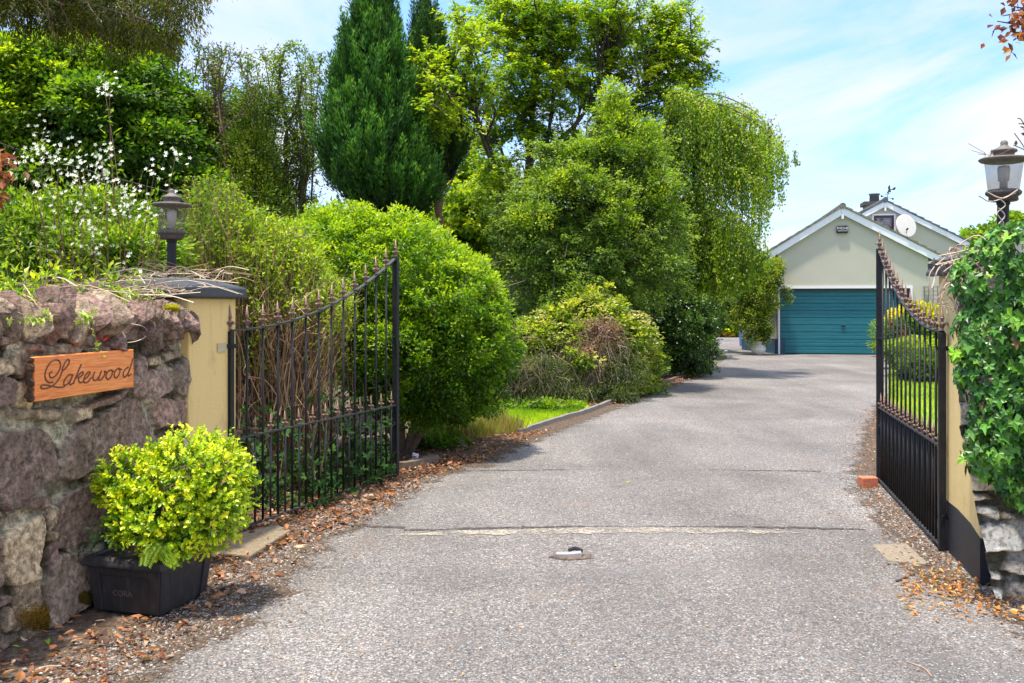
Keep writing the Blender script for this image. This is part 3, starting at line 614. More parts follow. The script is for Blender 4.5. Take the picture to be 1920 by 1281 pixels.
def gate(label, H, E, h0, h1, n, hm, zb, dog, panel=False, hinge_dir=None):
    H = np.array(H+(0,)); E = np.array(E+(0,)); d = E-H; L = np.linalg.norm(d); u = d/L; rz = math.atan2(u[1], u[0]); nn = np.array([-u[1], u[0], 0])
    t = thing('iron_gate', label, 'gate', tuple(H), 'pair of open iron gates')
    def top(q): return h0+(h1-h0)*q**2
    mb = MB(); mb.box(H+np.array([0, 0, top(0)/2]), (.042, .042, top(0)), rz); o = bevel(mb.build('hinge_post', M_iron, t), .004)
    mb = MB(); mb.box(E+np.array([0, 0, top(1)/2+.01]), (.05, .05, top(1)+.0), rz); bevel(mb.build('latch_post', M_iron, t), .004)
    mb = MB(); qs = np.linspace(0, 1, 40); hb = .011
    V = []
    for q in qs:
        p = H+d*q; z = top(q)
        for (a, b_) in ((-1, -1), (1, -1), (1, 1), (-1, 1)): V.append(p+nn*a*.017+np.array([0, 0, z+b_*.006+.004]))
    i = np.arange(39)*4; f = [np.stack([i+k, i+(k+1) % 4, i+4+(k+1) % 4, i+4+k], -1) for k in range(4)]; mb.add(np.array(V), np.vstack(f)[:, ::-1]); mb.build('top_rail', M_railg, t)
    for z, nm in ((hm, 'middle_rail'), (zb, 'bottom_rail')):
        mb = MB(); mb.box(H+d*.5+np.array([0, 0, z]), (L, .034, .012), rz); bevel(mb.build(nm, M_railg, t), .002)
    fin = None
    for k in range(n):
        q = k/(n-1); p = H+d*q; z = top(q)+.012
        if 0 < k < n-1:
            mb = MB(); mb.lathe([(.009, zb), (.009, top(q))], p, 8); mb.build('bar', M_iron, t, True)
        mb = finial(.165, None, (0, 0, 0), rz)
        if fin is None: fin = mb.build('finial', M_finial, None, True); fo = fin
        else: fo = fin.copy(); COL.objects.link(fo)
        fo.parent = t; fo.location = Vector(p-H)+Vector((0, 0, z)); fo.rotation_euler = (random.uniform(-.03, .03), random.uniform(-.03, .03), random.uniform(-.1, .1))
    for k in range(n-1):
        q = (k+.5)/(n-1); p = H+d*q
        if panel:   # sheet-like close bars
            mb = MB(); mb.lathe([(.009, zb), (.009, hm)], p, 8); mb.build('bar', M_iron, t, True)
        else:
            mb = MB(); mb.lathe([(.008, zb), (.008, hm)], p, 8); mb.build('bar', M_railg, t, True)
        fo = fin.copy(); COL.objects.link(fo); fo.parent = t; fo.location = Vector(p-H)+Vector((0, 0, hm+.006)); s_ = .78; fo.scale = (s_, s_, s_)
        fo.rotation_euler = (random.uniform(-.05, .05), random.uniform(-.05, .05), 0)
    # hinge strap, latch stubs
    hd_ = np.array(hinge_dir+(0,))
    mb = MB(); a = math.atan2(hd_[1], hd_[0]); mb.box(H+hd_*.06+np.array([0, 0, top(0)-.10]), (.15, .05, .028), a); bevel(mb.build('hinge_strap', M_iron, t), .004)
    mb = MB(); mb.box(H+hd_*.06+np.array([0, 0, .22]), (.15, .05, .028), a); bevel(mb.build('hinge_strap', M_iron, t), .004)
    mb = MB(); mb.box(E-u*.04+nn*0+np.array([0, 0, hm*.75]), (.05, .03, .03), rz); bevel(mb.build('latch', M_iron, t), .003); mb = MB(); mb.box(E-u*.035+np.array([0, 0, 1.27]), (.04, .02, .015), rz); bevel(mb.build('latch', M_iron, t), .003)
    return t
gL = gate('open black iron gate with bronze spear tips on the left of the drive', (-1.895, 6.24), (-1.056, 8.43), 1.385, 1.99, 14, .655, .035, True, hinge_dir=(-.5, -.2))
gR = gate('open black iron gate seen almost edge on, on the right by the brick', (2.72, 5.87), (3.235, 8.17), 1.385, 2.05, 15, .665, .035, True, True, hinge_dir=(.95, .25))
mb = MB(); c_ = np.array([-1.965, 6.13, 1.275]); mb.box(wall_pt(1.93, 1.28, .019), (.012, .11, .055), math.atan2(WD[1], WD[0])-math.pi/2); mb.build('hinge_plate', flatmat('cream_plate', (.5, .42, .25), .6), ptL)

# ------------------------------------------------------------------ planter
rzp = R(16); cP = np.array([-1.755, 4.62, 0]); e1 = np.array([-math.cos(rzp), math.sin(rzp), 0]); e2 = np.array([math.sin(rzp), math.cos(rzp), 0])
ctr = cP+(e1+e2)*.19
t = thing('planter', 'square black plastic planter with lettering and rolled rim against the stone wall', 'planter', tuple(ctr))
Hp = .30
def ring(mb, prof, c, rz, col=(1, 1, 1)):
    n = len(prof); V = []
    for (a, z) in prof:
        for (sx, sy) in ((-1, -1), (1, -1), (1, 1), (-1, 1)):
            V.append(c+e1*-sx*a*1.0+e2*sy*a+np.array([0, 0, z]))
    f = []
    for i in range(n-1):
        for k in range(4): f.append((i*4+k, i*4+(k+1) % 4, i*4+4+(k+1) % 4, i*4+4+k))
    mb.add(np.array(V), f, col)
mb = MB(); ring(mb, [(.175, 0), (.19, .012), (.212, .235), (.212, .262)], ctr, 0); mb.add(np.array([ctr-e1*a*.17+e2*b_*.17+np.array([0, 0, .004]) for a, b_ in ((-1, -1), (-1, 1), (1, 1), (1, -1))]), [(0, 1, 2, 3)])
mb.build('pot_body', M_black, t)
# raised corner frames around recessed panels
mb = MB()
for k, (u_, w_) in enumerate([(-e1, -e2), (e2, -e1), (e1, e2), (-e2, e1)]):
    nrmv = w_
    def pp(a, z, o): 
        rr = .1895+(z-.012)/.223*.0225; return ctr+nrmv*(rr+o)+u_*a*rr/.2+np.array([0, 0, z])
    for (a0, a1, z0, z1) in [(-.2, -.145, .012, .235), (.145, .2, .012, .235), (-.146, .146, .2, .236)]:
        V = [pp(a0, z0, 0), pp(a1, z0, 0), pp(a1, z1, 0), pp(a0, z1, 0), pp(a0, z0, .009), pp(a1, z0, .009), pp(a1, z1, .009), pp(a0, z1, .009)]
        mb.add(np.array(V), [(4, 5, 6, 7), (0, 1, 5, 4), (1, 2, 6, 5), (2, 3, 7, 6), (3, 0, 4, 7)])
bevel(mb.build('frame', M_black, t), .003)
mb = MB(); ring(mb, [(.205, .24), (.236, .238), (.240, .245), (.240, .255), (.234, .275), (.222, .288), (.205, .29), (.198, .28), (.196, .22)], ctr, 0); bevel(mb.build('rim', M_black, t), .006, 3)
me = text_mesh('CORA', .042, .0012); me.materials.append(flatmat('worn_letters', (.12, .085, .075), .7)); o = bpy.data.objects.new('lettering', me); COL.objects.link(o); o.parent = t
nv = Vector(-e2); tiltb = math.atan2(.0225, .223)
o.rotation_euler = (R(90)-tiltb*-1, 0, math.atan2(-e1[1], -e1[0])); p = ctr-e2*(.1895+.008+.0025)+e1*.02+np.array([0, 0, .105]); o.location = Vector(p-ctr)
mb = MB(); 
n = 24; g1 = np.linspace(-.2, .2, n); A, B_ = np.meshgrid(g1, g1, indexing='ij'); z = .245+.03*fbm(np.c_[A.ravel()*12, B_.ravel()*12, A.ravel()*0], 3, 1)
V = ctr-A.ravel()[:, None]*e1+B_.ravel()[:, None]*e2+z[:, None]*np.array([0, 0, 1]); i = np.arange(n-1)[:, None]*n+np.arange(n-1)[None]
mb.add(V, np.stack([i, i+n, i+n+1, i+1], -1).reshape(-1, 4)); mb.build('compost', M_soil, t)

# ------------------------------------------------------------------ house
AH = R(-11); hd_ = np.array([math.cos(AH), math.sin(AH), 0]); hb_ = np.array([-math.sin(AH), math.cos(AH), 0]); HA = np.array([8.67, 30.3, 0])
def hp(u, d, z): return HA+hd_*u+hb_*d+np.array([0, 0, z])
house = thing('house', 'sage green bungalow with white bargeboards and teal garage door at the end of the drive', 'house', tuple(HA))
def hblock(mb, u0, u1, d0, d1, z0, z1, col=(1, 1, 1)):
    V = [hp(u0, d0, z0), hp(u1, d0, z0), hp(u1, d1, z0), hp(u0, d1, z0), hp(u0, d0, z1), hp(u1, d0, z1), hp(u1, d1, z1), hp(u0, d1, z1)]
    mb.add(np.array(V), [(0, 3, 2, 1), (4, 5, 6, 7), (0, 1, 5, 4), (1, 2, 6, 5), (2, 3, 7, 6), (3, 0, 4, 7)], col)
def hray(px, py, d):
    o = HA+hb_*d-np.array([0, 0, CH]); r_ = np.array([(px-HX)/F, 1, -(py-HY)/F]); tq = np.dot(o, hb_)/np.dot(r_, hb_); q = r_*tq+np.array([0, 0, CH]); return float(np.dot(q-HA, hd_)), float(q[2])
UA, ZA = hray(1580, 386, -.12); UL, ZL = hray(1433, 476, -.12); UR, ZR = hray(1772, 482, -.12)
slL = (ZA-ZL)/(UA-UL); slR = (ZA-ZR)/(UR-UA)
DW0 = hray(1461, 600, 0)[0]; DW1 = hray(1706, 600, 0)[0]; DH = hray(1560, 541, 0)[1]; WR = DW1+.55
def zroof(u): return ZA-.14-(slL*(UA-u) if u < UA else slR*(u-UA))
# garage front wall with opening
mb = MB(); dep = 5.6
poly = [(0, 0), (DW0, 0), (DW0, DH), (DW1, DH), (DW1, 0), (WR, 0), (WR, zroof(WR)), (UA, zroof(UA)), (0, zroof(0))]
mb.prism([(a, b_) for a, b_ in poly], hp(0, 0, 0), hd_, (0, 0, 1), hb_*.25)
hblock(mb, 0, .22, .25, dep, 0, zroof(0)-.02); hblock(mb, WR-.22, WR, .25, dep, 0, zroof(WR)-.02); hblock(mb, .22, WR-.22, dep-.2, dep, 0, 2.8)
mb.build('garage_wall', M_sage, house)
mb = MB(); hblock(mb, -.012, .24, -.012, dep, -.05, .50); mb2 = MB(); mb.build('plinth', M_plinth, house)
wa = np.array([8.66, 30.5, 0]); wb = np.array([8.28, 33.4, 0]); wt = np.array([.25, .03, 0])
for nm_, z0_, z1_, of_, mt_ in (('side_wall', .49, 2.25, 0, M_sage), ('side_plinth', -.05, .49, .012, M_plinth)):
    mb = MB(); on_ = np.array([-of_, 0, 0]); V = [wa+on_, wb+on_, wb+wt, wa+wt]; mb.add(np.array([v+np.array([0, 0, z0_]) for v in V]+[v+np.array([0, 0, z1_]) for v in V]), [(0, 1, 2, 3), (7, 6, 5, 4), (0, 4, 5, 1), (1, 5, 6, 2), (2, 6, 7, 3), (3, 7, 4, 0)]); mb.build(nm_, mt_, house)
mb = MB(); hblock(mb, .02, .075, -.035, -.013, 0, DH+.07); hblock(mb, .075, DW1+.08, -.035, -.002, DH, DH+.07); hblock(mb, DW1+.002, DW1+.075, -.035, -.002, 0, DH); mb.build('door_surround', M_white, house)
# door: ribbed panels
mb = MB(); zz_ = .02; nR = 9
pitch = (DH-.04)/nR; prof = []
for k in range(nR):
    z0 = .02+k*pitch
    prof += [(.12, z0), (.12, z0+.012), (.10, z0+.02), (.10, z0+pitch*.46), (.108, z0+pitch*.49), (.108, z0+pitch*.53), (.10, z0+pitch*.56), (.10, z0+pitch-.012), (.12, z0+pitch-.002)]
V = []; 
for (d_, z0) in prof: V += [hp(DW0+.02, d_, z0), hp(DW1-.02, d_, z0)]
i = np.arange(len(prof)-1)*2; mb.add(np.array(V), np.stack([i, i+1, i+3, i+2], -1)); dr = mb.build('garage_door', M_teal, house)
mb = MB(); hblock(mb, DW0, DW1, .02, .085, DH-.07, DH-.003); hblock(mb, DW0, DW0+.05, .03, .13, 0, DH-.07); hblock(mb, DW1-.05, DW1, .03, .13, 0, DH-.07); mb.build('door_frame', M_alarm, dr)
def gable_roof(name_w, ua, za, ul, ur, sL, sR, d0, d1, tcol, board, tile_seed, bh=.24, over=.12):
    rr = np.random.default_rng(tile_seed); mb = MB(); bw = MB()
    for sgn, ue, sl in ((-1, ul, sL), (1, ur, sR)):
        L = abs(ue-ua); nT = int(L/.27); 
        for k in range(nT):
            a0 = ua+sgn*(L*k/nT); a1 = ua+sgn*(L*(k+1)/nT+.03); z0 = za-sl*abs(a0-ua)+rr.uniform(-.008, .008); z1 = za-sl*abs(a1-ua)
            # tile course: slab, thicker at lower end
            y0 = d0-over-.03+rr.uniform(-.015, .015)
            V = [hp(a0, y0, z0-.03), hp(a1, y0, z1-.02), hp(a1, d1, z1-.02), hp(a0, d1, z0-.03), hp(a0, y0, z0+.012), hp(a1, y0, z1+.055), hp(a1, d1, z1+.055), hp(a0, d1, z0+.012)]
            mb.add(np.array(V), [(0, 3, 2, 1), (4, 5, 6, 7), (0, 1, 5, 4), (1, 2, 6, 5), (2, 3, 7, 6), (3, 0, 4, 7)], np.array(tcol)*rr.uniform(.75, 1.25))
        # bargeboard
        V = [hp(ua, d0-over, za-.035), hp(ue, d0-over, za-.035-sl*L), hp(ue, d0-over, za-.035-sl*L-bh), hp(ua, d0-over, za-.035-bh*1.02)]
        V += [v+hb_*.03 for v in V]; f = [(0, 1, 2, 3), (7, 6, 5, 4), (0, 4, 5, 1), (1, 5, 6, 2), (2, 6, 7, 3)]
        bw.add(np.array(V), f)
        V = [hp(ua, d0-over+.03, za-.22), hp(ue, d0-over+.03, za-.22-sl*L), hp(ue, d0, za-.22-sl*L), hp(ua, d0, za-.22)]; V += [v+np.array([0, 0, .02]) for v in V]
        bw.add(np.array(V), [(0, 1, 2, 3), (7, 6, 5, 4)])
    rf = mb.build(name_w, M_roof, house); mb = MB()
    mb.tube([hp(ua, d0-over-.05, za+.0), hp(ua, d1, za+.0)], .10, 10, np.array(tcol)*.9); mb.build('ridge_tiles', M_roof, rf)
    # finial drop at apex
    mbx = bw; V = None; hblock(bw, ua-.035, ua+.035, d0-over-.02, d0-over-.002, za-.42, za-.06)
    bw.build('bargeboard', M_white, house); return rf
mb = MB(); uh = (DW0+DW1)/2; hblock(mb, uh-.07, uh+.07, .06, .098, .92, .97); bevel(mb.build('handle', M_railg, dr), .008)
gable_roof('garage_roof', UA, ZA, UL, UR, slL, slR, 0, 6.0, (.20, .185, .14), None, 3)
# rear gable: front plane at depth D2
D2 = 6.0
def hrow(px, Z): # u for a pixel column at the plane depth
    return (px-HX)/F*Z
Zp = 36.2
u2, z2 = hray(1660, 375, D2-.12); ur2, zr2 = hray(1834, 461, D2-.12); s2 = (z2-zr2)/(ur2-u2)
mb = MB(); wl2 = u2-(ur2-u2)+.4; wr2 = ur2-.4
mb.prism([(wl2, 0), (wr2, 0), (wr2, z2-.15-s2*(wr2-u2)), (u2, z2-.15), (wl2, z2-.15-s2*(wr2-u2))], hp(0, D2, 0), hd_, (0, 0, 1), hb_*9)
mb.build('house_wall', M_sage, house)
rf2 = gable_roof('house_roof', u2, z2, u2-(ur2-u2), ur2, s2, s2, D2, D2+9.3, (.13, .135, .15), None, 9, .21)
# attic window
uw, pwz = hray(1657, 419, D2)
wn = None; mb = MB(); hblock(mb, uw-.42, uw+.42, D2-.03, D2-.002, pwz-.48, pwz+.36); wn = mb.build('window', M_white, house)
mb = MB(); hblock(mb, uw-.36, uw+.36, D2-.045, D2-.031, pwz-.45, pwz+.30); mb.build('frame', M_darkbrown, wn)
mb = MB(); hblock(mb, uw-.27, uw+.27, D2-.05, D2-.046, pwz-.40, pwz+.20); mb.build('pane', M_pane, wn)
# chimney
uc, pcz = hray(1640, 385, D2+4)
mb = MB(); hblock(mb, uc-.34, uc+.42, D2+4, D2+4.8, pcz-1.6, pcz-.0, (.28, .24, .18)); hblock(mb, uc-.44, uc+.52, D2+3.9, D2+4.9, pcz-.0, pcz+.16, (.10, .08, .07))
ch_ = mb.build('chimney', M_conc, house); mb = MB(); mb.lathe([(.2, 0), (.19, .3), (.23, .31), (.23, .36), (.17, .36)], hp(uc+.04, D2+4.3, pcz+.16), 16, (.14, .14, .15)); mb.build('chimney_pot', M_conc, ch_, True)
# alarm box
ua_, paz = hray(1579, 430.5, 0)
al = thing('alarm_box', 'small black alarm box with white lettering high on the garage gable', 'alarm box', tuple(hp(ua_, -.03, paz)))
mb = MB(); hblock(mb, ua_-.18, ua_+.18, -.09, -.002, paz-.12, paz+.12); bevel(mb.build('casing', M_alarm, al), .035, 4)
for txt, sz, dz in (('PHONE', .105, .03), ('WATCH', .052, -.05)):
    me = text_mesh(txt, sz, .001); me.materials.append(M_letters); o = bpy.data.objects.new('lettering', me); COL.objects.link(o); o.parent = al
    if txt == 'WATCH': o.scale = (1.6, 1, 1)
    o.location = Vector(hp(ua_, -.093, paz+dz)-np.array(al.location)); o.rotation_euler = (R(90), 0, AH)
# satellite dish
pdv = hp(*[(lambda q: (q[0], D2-.55, q[1]))(hray(1696, 425, D2-.55))][0]); di = thing('satellite_dish', 'round pale satellite dish on the rear gable wall beside the attic window', 'satellite dish', tuple(pdv))
mb = MB(); n = 40; prof = [(r_, .22*(r_/.42)**2*.42) for r_ in np.linspace(.001, .42, 9)]; mb.lathe(prof, (0, 0, 0), n); mb.lathe([(.42, .0925), (.432, .095), (.43, .085), (.42, .08)], (0, 0, 0), n)
do = mb.build('reflector', M_dish, di, True, loc=(0, 0, 0)); sm = do.modifiers.new('s', 'SOLIDIFY'); sm.thickness = .012
dn = Vector((.28, -.92, .22)).normalized(); do.rotation_euler = dn.to_track_quat('Z', 'Y').to_euler()
a0 = np.array([0, 0, 0.]); dnn = np.array(dn); lnbp = dnn*.34+np.array([-.12, 0, -.20])
mb = MB(); mb.tube([np.array([0, 0, -.36])+dnn*.04, lnbp], .014, 6); mb.tube([lnbp-dnn*.05, lnbp+dnn*.06+np.array([-.03, 0, 0])], .035, 8); o = mb.build('receiver_arm', M_alarm, di, loc=(0, 0, 0))
mb = MB(); mb.tube([-dnn*.02, -dnn*.2, np.array([0, .75, -.1])], .025, 6); mb.build('bracket', M_railg, di, loc=(0, 0, 0))
# weather vane
_q = hray(1663, 374, D2-.1); pv = hp(_q[0], D2-.1, _q[1]); wv_ = thing('weather_vane', 'small dark weather vane with a cockerel on the rear gable peak', 'weather vane', tuple(pv))
def pvx(x, y): return P(x, y, pv[1])-pv
mb = MB(); mb.tube([pvx(1663, 373), pvx(1667, 357)], .012, 6); mb.tube([pvx(1653, 368), pvx(1674, 373)], .01, 5); mb.tube([pvx(1664, 364)-np.array([0, .22, 0]), pvx(1664, 364)+np.array([0, .22, 0])], .01, 5)
for (x, y) in ((1653, 368), (1674, 373)): mb.box(pvx(x, y), (.06, .02, .07))
mb.build('post', M_iron, wv_, loc=(0, 0, 0))
ck = [(1662, 363), (1666, 362), (1667, 360), (1670, 361), (1671, 359), (1669, 358), (1673, 356), (1677, 357), (1679, 354), (1680, 352), (1677, 351), (1672, 355), (1669, 355), (1669, 350), (1668, 347), (1666, 349), (1665, 352), (1666, 356), (1664, 360)]
q = [(pvx(x, y)[0], pvx(x, y)[2]) for x, y in ck]; mb = MB(); mb.prism(q, (0, -.01, 0), (1, 0, 0), (0, 0, 1), (0, .02, 0)); mb.build('cockerel', M_darkbrown, wv_, loc=(0, 0, 0))
# trellis
pt_ = P(1746, 560, 29.9); tr = MB(); u0 = hray(1732, 540, 0)[0]
for k in range(8): hblock(tr, u0+k*.13, u0+k*.13+.025, -.045, -.025, 1.1, 2.2)
for k in range(9): hblock(tr, u0-.03, u0+.95, -.065, -.045, 1.12+k*.13, 1.145+k*.13)
o = tr.build('trellis', M_trellis); tag(o, 'grey square wooden trellis on the garage wall right of the teal door', 'trellis')
# urn
pu = P(1422, 661, 29.6); mb = MB(); mb.lathe([(.10, 0), (.13, .005), (.15, .03), (.22, .12), (.235, .20), (.21, .30), (.155, .37), (.15, .40), (.19, .425), (.20, .445), (.17, .45), (.13, .40), (.12, .36)], (0, 0, 0), 28)
ur = thing('urn', 'round pale stone urn at the foot of the climber by the garage', 'urn', (pu[0], pu[1], 0)); mb.build('pot_body', M_urn, ur, True, loc=(0, 0, 0))
mb = MB(); mb.lathe([(.15, .38), (.1, .40), (.001, .405)], (0, 0, 0), 16); mb.build('compost', M_soil, ur, loc=(0, 0, 0))
pb = P(1391, 630, 36.5); mb = MB(); mb.box((0, 0, .45), (.5, .5, .9), 0, taper=1.12); mb = MB(); mb.box((0, 0, .4), (.4, .4, .8), 0, taper=1.1); bn = thing('wheeled_bin', 'blue plastic bin just showing beyond the garage corner', 'bin', (pb[0]+.15, pb[1], 0))
bevel(mb.build('bin_body', M_blue, bn, loc=(0, 0, 0)), .03); mb = MB(); mb.box((0, 0, .83), (.48, .5, .06)); bevel(mb.build('lid', M_blue, bn, loc=(0, 0, 0)), .02)

# ------------------------------------------------------------------ small things on the ground
p = P(1632, 913, 8.0); br = MB(); br.box((0, 0, 0), (.14, .10, .085), 0, (.52, .17, .09)); o = br.build('brick', M_brick, loc=(0, 0, 0)); o.location = (p[0]-.03, 7.98, .043); o.rotation_euler = (0, 0, R(8)); bevel(o, .006)
tag(o, 'orange red brick lying at the foot of the right gate', 'brick')
def slab(label, pts, h, col, name='concrete_slab'):
    q = [P(x, y, F*CH/(y-HY)) for x, y in pts]; c0 = np.mean(q, axis=0); mb = MB(); poly = [(a[0]-c0[0], a[1]-c0[1]) for a in q]
    if sum(poly[i][0]*poly[(i+1) % len(poly)][1]-poly[(i+1) % len(poly)][0]*poly[i][1] for i in range(len(poly))) < 0: poly = poly[::-1]
    mb.prism(poly, (0, 0, -.03), (1, 0, 0), (0, 1, 0), (0, 0, h+.03), col); o = mb.build(name, M_conc, loc=(0, 0, 0)); o.location = (c0[0], c0[1], 0)
    # prism winding gives bottom first
    bevel(o, .01, 2); tag(o, label, 'slab'); return o
slab('low mossy concrete slab under the hinge of the left gate', [(385, 1045), (470, 1052), (545, 1003), (520, 993), (440, 1010)], .035, (.21, .165, .11))
slab('pale flush concrete patch in front of the right gate hinge', [(1635, 1022), (1665, 1052), (1745, 1060), (1700, 1020)], .006, (.24, .195, .145), 'concrete_patch')
# metal gate stop in its hole
ps = P(1066, 1042, F*CH/(1044-HY)); gs_ = thing('gate_stop', 'small bent metal gate stop set in a dirt hollow in mid drive', 'gate stop', (ps[0], ps[1], 0))
mb = MB(); mb.prism([(-.075, 0), (.075, -.006), (.082, .02), (.078, .034), (.0, .026), (-.078, .026)], (0, -.03, 0), (1, 0, 0), (0, 0, 1), (0, .05, 0)); bevel(mb.build('plate', flatmat('pale_metal', (.42, .38, .36), .5, .3), gs_, loc=(0, 0, 0)), .004)
mb = MB(); th = np.linspace(0, 2*np.pi, 30)[:-1]; rr = 1+.35*(vnoise(np.c_[np.cos(th)*2, np.sin(th)*2, th*0], 3)-.5)
mb.add(np.vstack([[(0.02, -.01, .006)], np.c_[.13*rr*np.cos(th)+.02, .075*rr*np.sin(th)-.01, np.full(29, .004)]]), [(0, 1+i, 1+(i+1) % 29) for i in range(29)]); mb.build('hollow', M_soil, gs_, loc=(0, 0, 0))
mb = MB(); mb.tube([(.0, .03, .03), (.04, .035, .045), (.09, .02, .03)], .012, 6); mb.build('hook', M_iron, gs_, loc=(0, 0, 0))
# bollard light
pbz = F*CH/(701-HY); pb_ = P(1289, 700, pbz); bo = thing('bollard_light', 'short dark bollard light with white top at the bed edge under the birch', 'bollard light', (pb_[0], pb_[1]+.1, 0))
mb = MB(); mb.lathe([(.055, 0), (.055, .22)], n=20); mb.build('post', M_railg, bo, loc=(0, 0, 0)); mb = MB(); mb.lathe([(.054, .22), (.056, .235), (.056, .36), (.05, .375), (.001, .377)], n=20); mb.build('diffuser', M_white, bo, loc=(0, 0, 0))
mb = MB(); mb.box((0, 0, -.0), (.34, .3, .03), .2, (.3, .27, .22)); mb.build('foot', M_conc, bo, loc=(0, 0, 0))
# paper scrap, stump
pq = P(771, 862, 9.4); mb = MB(); mb.add([(0, 0, 0), (.05, .01, 0), (.06, .02, .05), (.01, .03, .06), (.03, -.005, .03)], [(0, 1, 4), (1, 2, 4), (2, 3, 4), (3, 0, 4)]); o = mb.build('paper_scrap', M_white, loc=(0, 0, 0)); o.location = (pq[0], 9.4, .0); o.scale = (1.3, 1, 1.1)
tag(o, 'crumpled white scrap of paper in the dead leaves beside the gate post', 'litter')
pq = P(490, 916, 8.0); mb = MB(); mb.box((0, 0, .06), (.10, .012, .12), .1); o = bevel(mb.build('label_card', M_dish, loc=(0, 0, 0)), .002); o.location = (pq[0], 8.0, -.005); tag(o, 'small pale card standing in the ivy behind the left gate', 'card')
pq = P(578, 905, 8.3); st_ = thing('tree_stump', 'reddish split wooden stump seen through the left gate', 'stump', (pq[0], 8.5, 0)); mb = MB(); mb.lathe([(.09, -.02), (.075, .1), (.07, .25), (.062, .38), (.001, .40)], n=9, col=(.40, .17, .08)); mb.build('wood', M_bark, st_, loc=(0, 0, 0))

# ================================================================== vegetation
def E(px, py, Z, rx, ry, rz, wgt=None):
    c = P(px, py, Z); k = Z/F; r = np.array([rx*k, rz, ry*k]); return (c, r, wgt if wgt is not None else (r[0]*r[2]+.3*r[0]*r[1]))
def rdir(r, n): return nrmz(r.normal(size=(n, 3)))
def sample_env(env, n, r, shell=.55, zmin=None):
    w_ = np.array([e[2] for e in env]); w_ = w_/w_.sum(); idx = r.choice(len(env), n, p=w_)
    c = np.array([e[0] for e in env])[idx]; ra = np.array([e[1] for e in env])[idx]
    d = rdir(r, n); rad = shell+(1-shell)*r.random(n)**.7
    p = c+d*ra*rad[:, None]; out = nrmz(d/ra)
    # drop points deep inside another ellipsoid
    deep = np.zeros(n, bool)
    for k, e in enumerate(env):
        q = np.linalg.norm((p-e[0])/e[1], axis=1); deep |= (q < shell*.8) & (idx != k)
    keep = ~deep
    if zmin is not None: keep &= p[:, 2] > zmin
    return p[keep], out[keep]
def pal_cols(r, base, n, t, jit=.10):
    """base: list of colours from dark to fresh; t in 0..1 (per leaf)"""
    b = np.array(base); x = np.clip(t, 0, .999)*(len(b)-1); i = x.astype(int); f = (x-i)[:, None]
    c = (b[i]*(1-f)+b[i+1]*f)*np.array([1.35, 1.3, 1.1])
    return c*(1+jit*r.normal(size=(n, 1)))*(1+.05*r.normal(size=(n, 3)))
def crown(mb, env, nc, cr, per, L, W, base, seed=1, shell=.55, up=.55, flat=.6, droop=0.0, zmin=None, tone=(0, .75), fold=.18, mi=0, tipfresh=.25, spread=.5, topfresh=0.0, lump=0.0):
    r = np.random.default_rng(seed); cc, out = sample_env(env, nc, r, shell, zmin); n = len(cc)
    if lump: cc = cc+out*((fbm(cc*(.55/lump), 3, seed)-.5)*lump*2)[:, None]; cc[:, 2] = np.maximum(cc[:, 2], .03)
    tn = tone[0]+(tone[1]-tone[0])*np.clip(r.normal(.45, .3, n), 0, 1)
    sz = cr*r.uniform(.6, 1.35, n)
    k = per; C = np.repeat(cc, k, 0); O = np.repeat(out, k, 0); T = np.repeat(tn, k); S = np.repeat(sz, k)[:, None]; N = len(C)
    d = rdir(r, N); rad = r.random(N)[:, None]**.45
    off = d*rad*S; off[:, 2] *= flat
    pos = C+off
    dr = nrmz(d*.7+O*.4+rdir(r, N)*spread+np.array([0, 0, -droop]))
    nr = nrmz(np.array([0, 0, up])+O*.35+rdir(r, N)*.55)
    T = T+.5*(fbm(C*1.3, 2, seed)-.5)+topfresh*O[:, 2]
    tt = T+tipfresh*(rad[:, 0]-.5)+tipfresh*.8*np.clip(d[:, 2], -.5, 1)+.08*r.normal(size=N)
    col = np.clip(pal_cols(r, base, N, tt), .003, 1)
    l = L*r.uniform(.6, 1.3, N)
    mb.leaves(pos, dr, nr, l, l*W, col, mi, fold)
    return cc
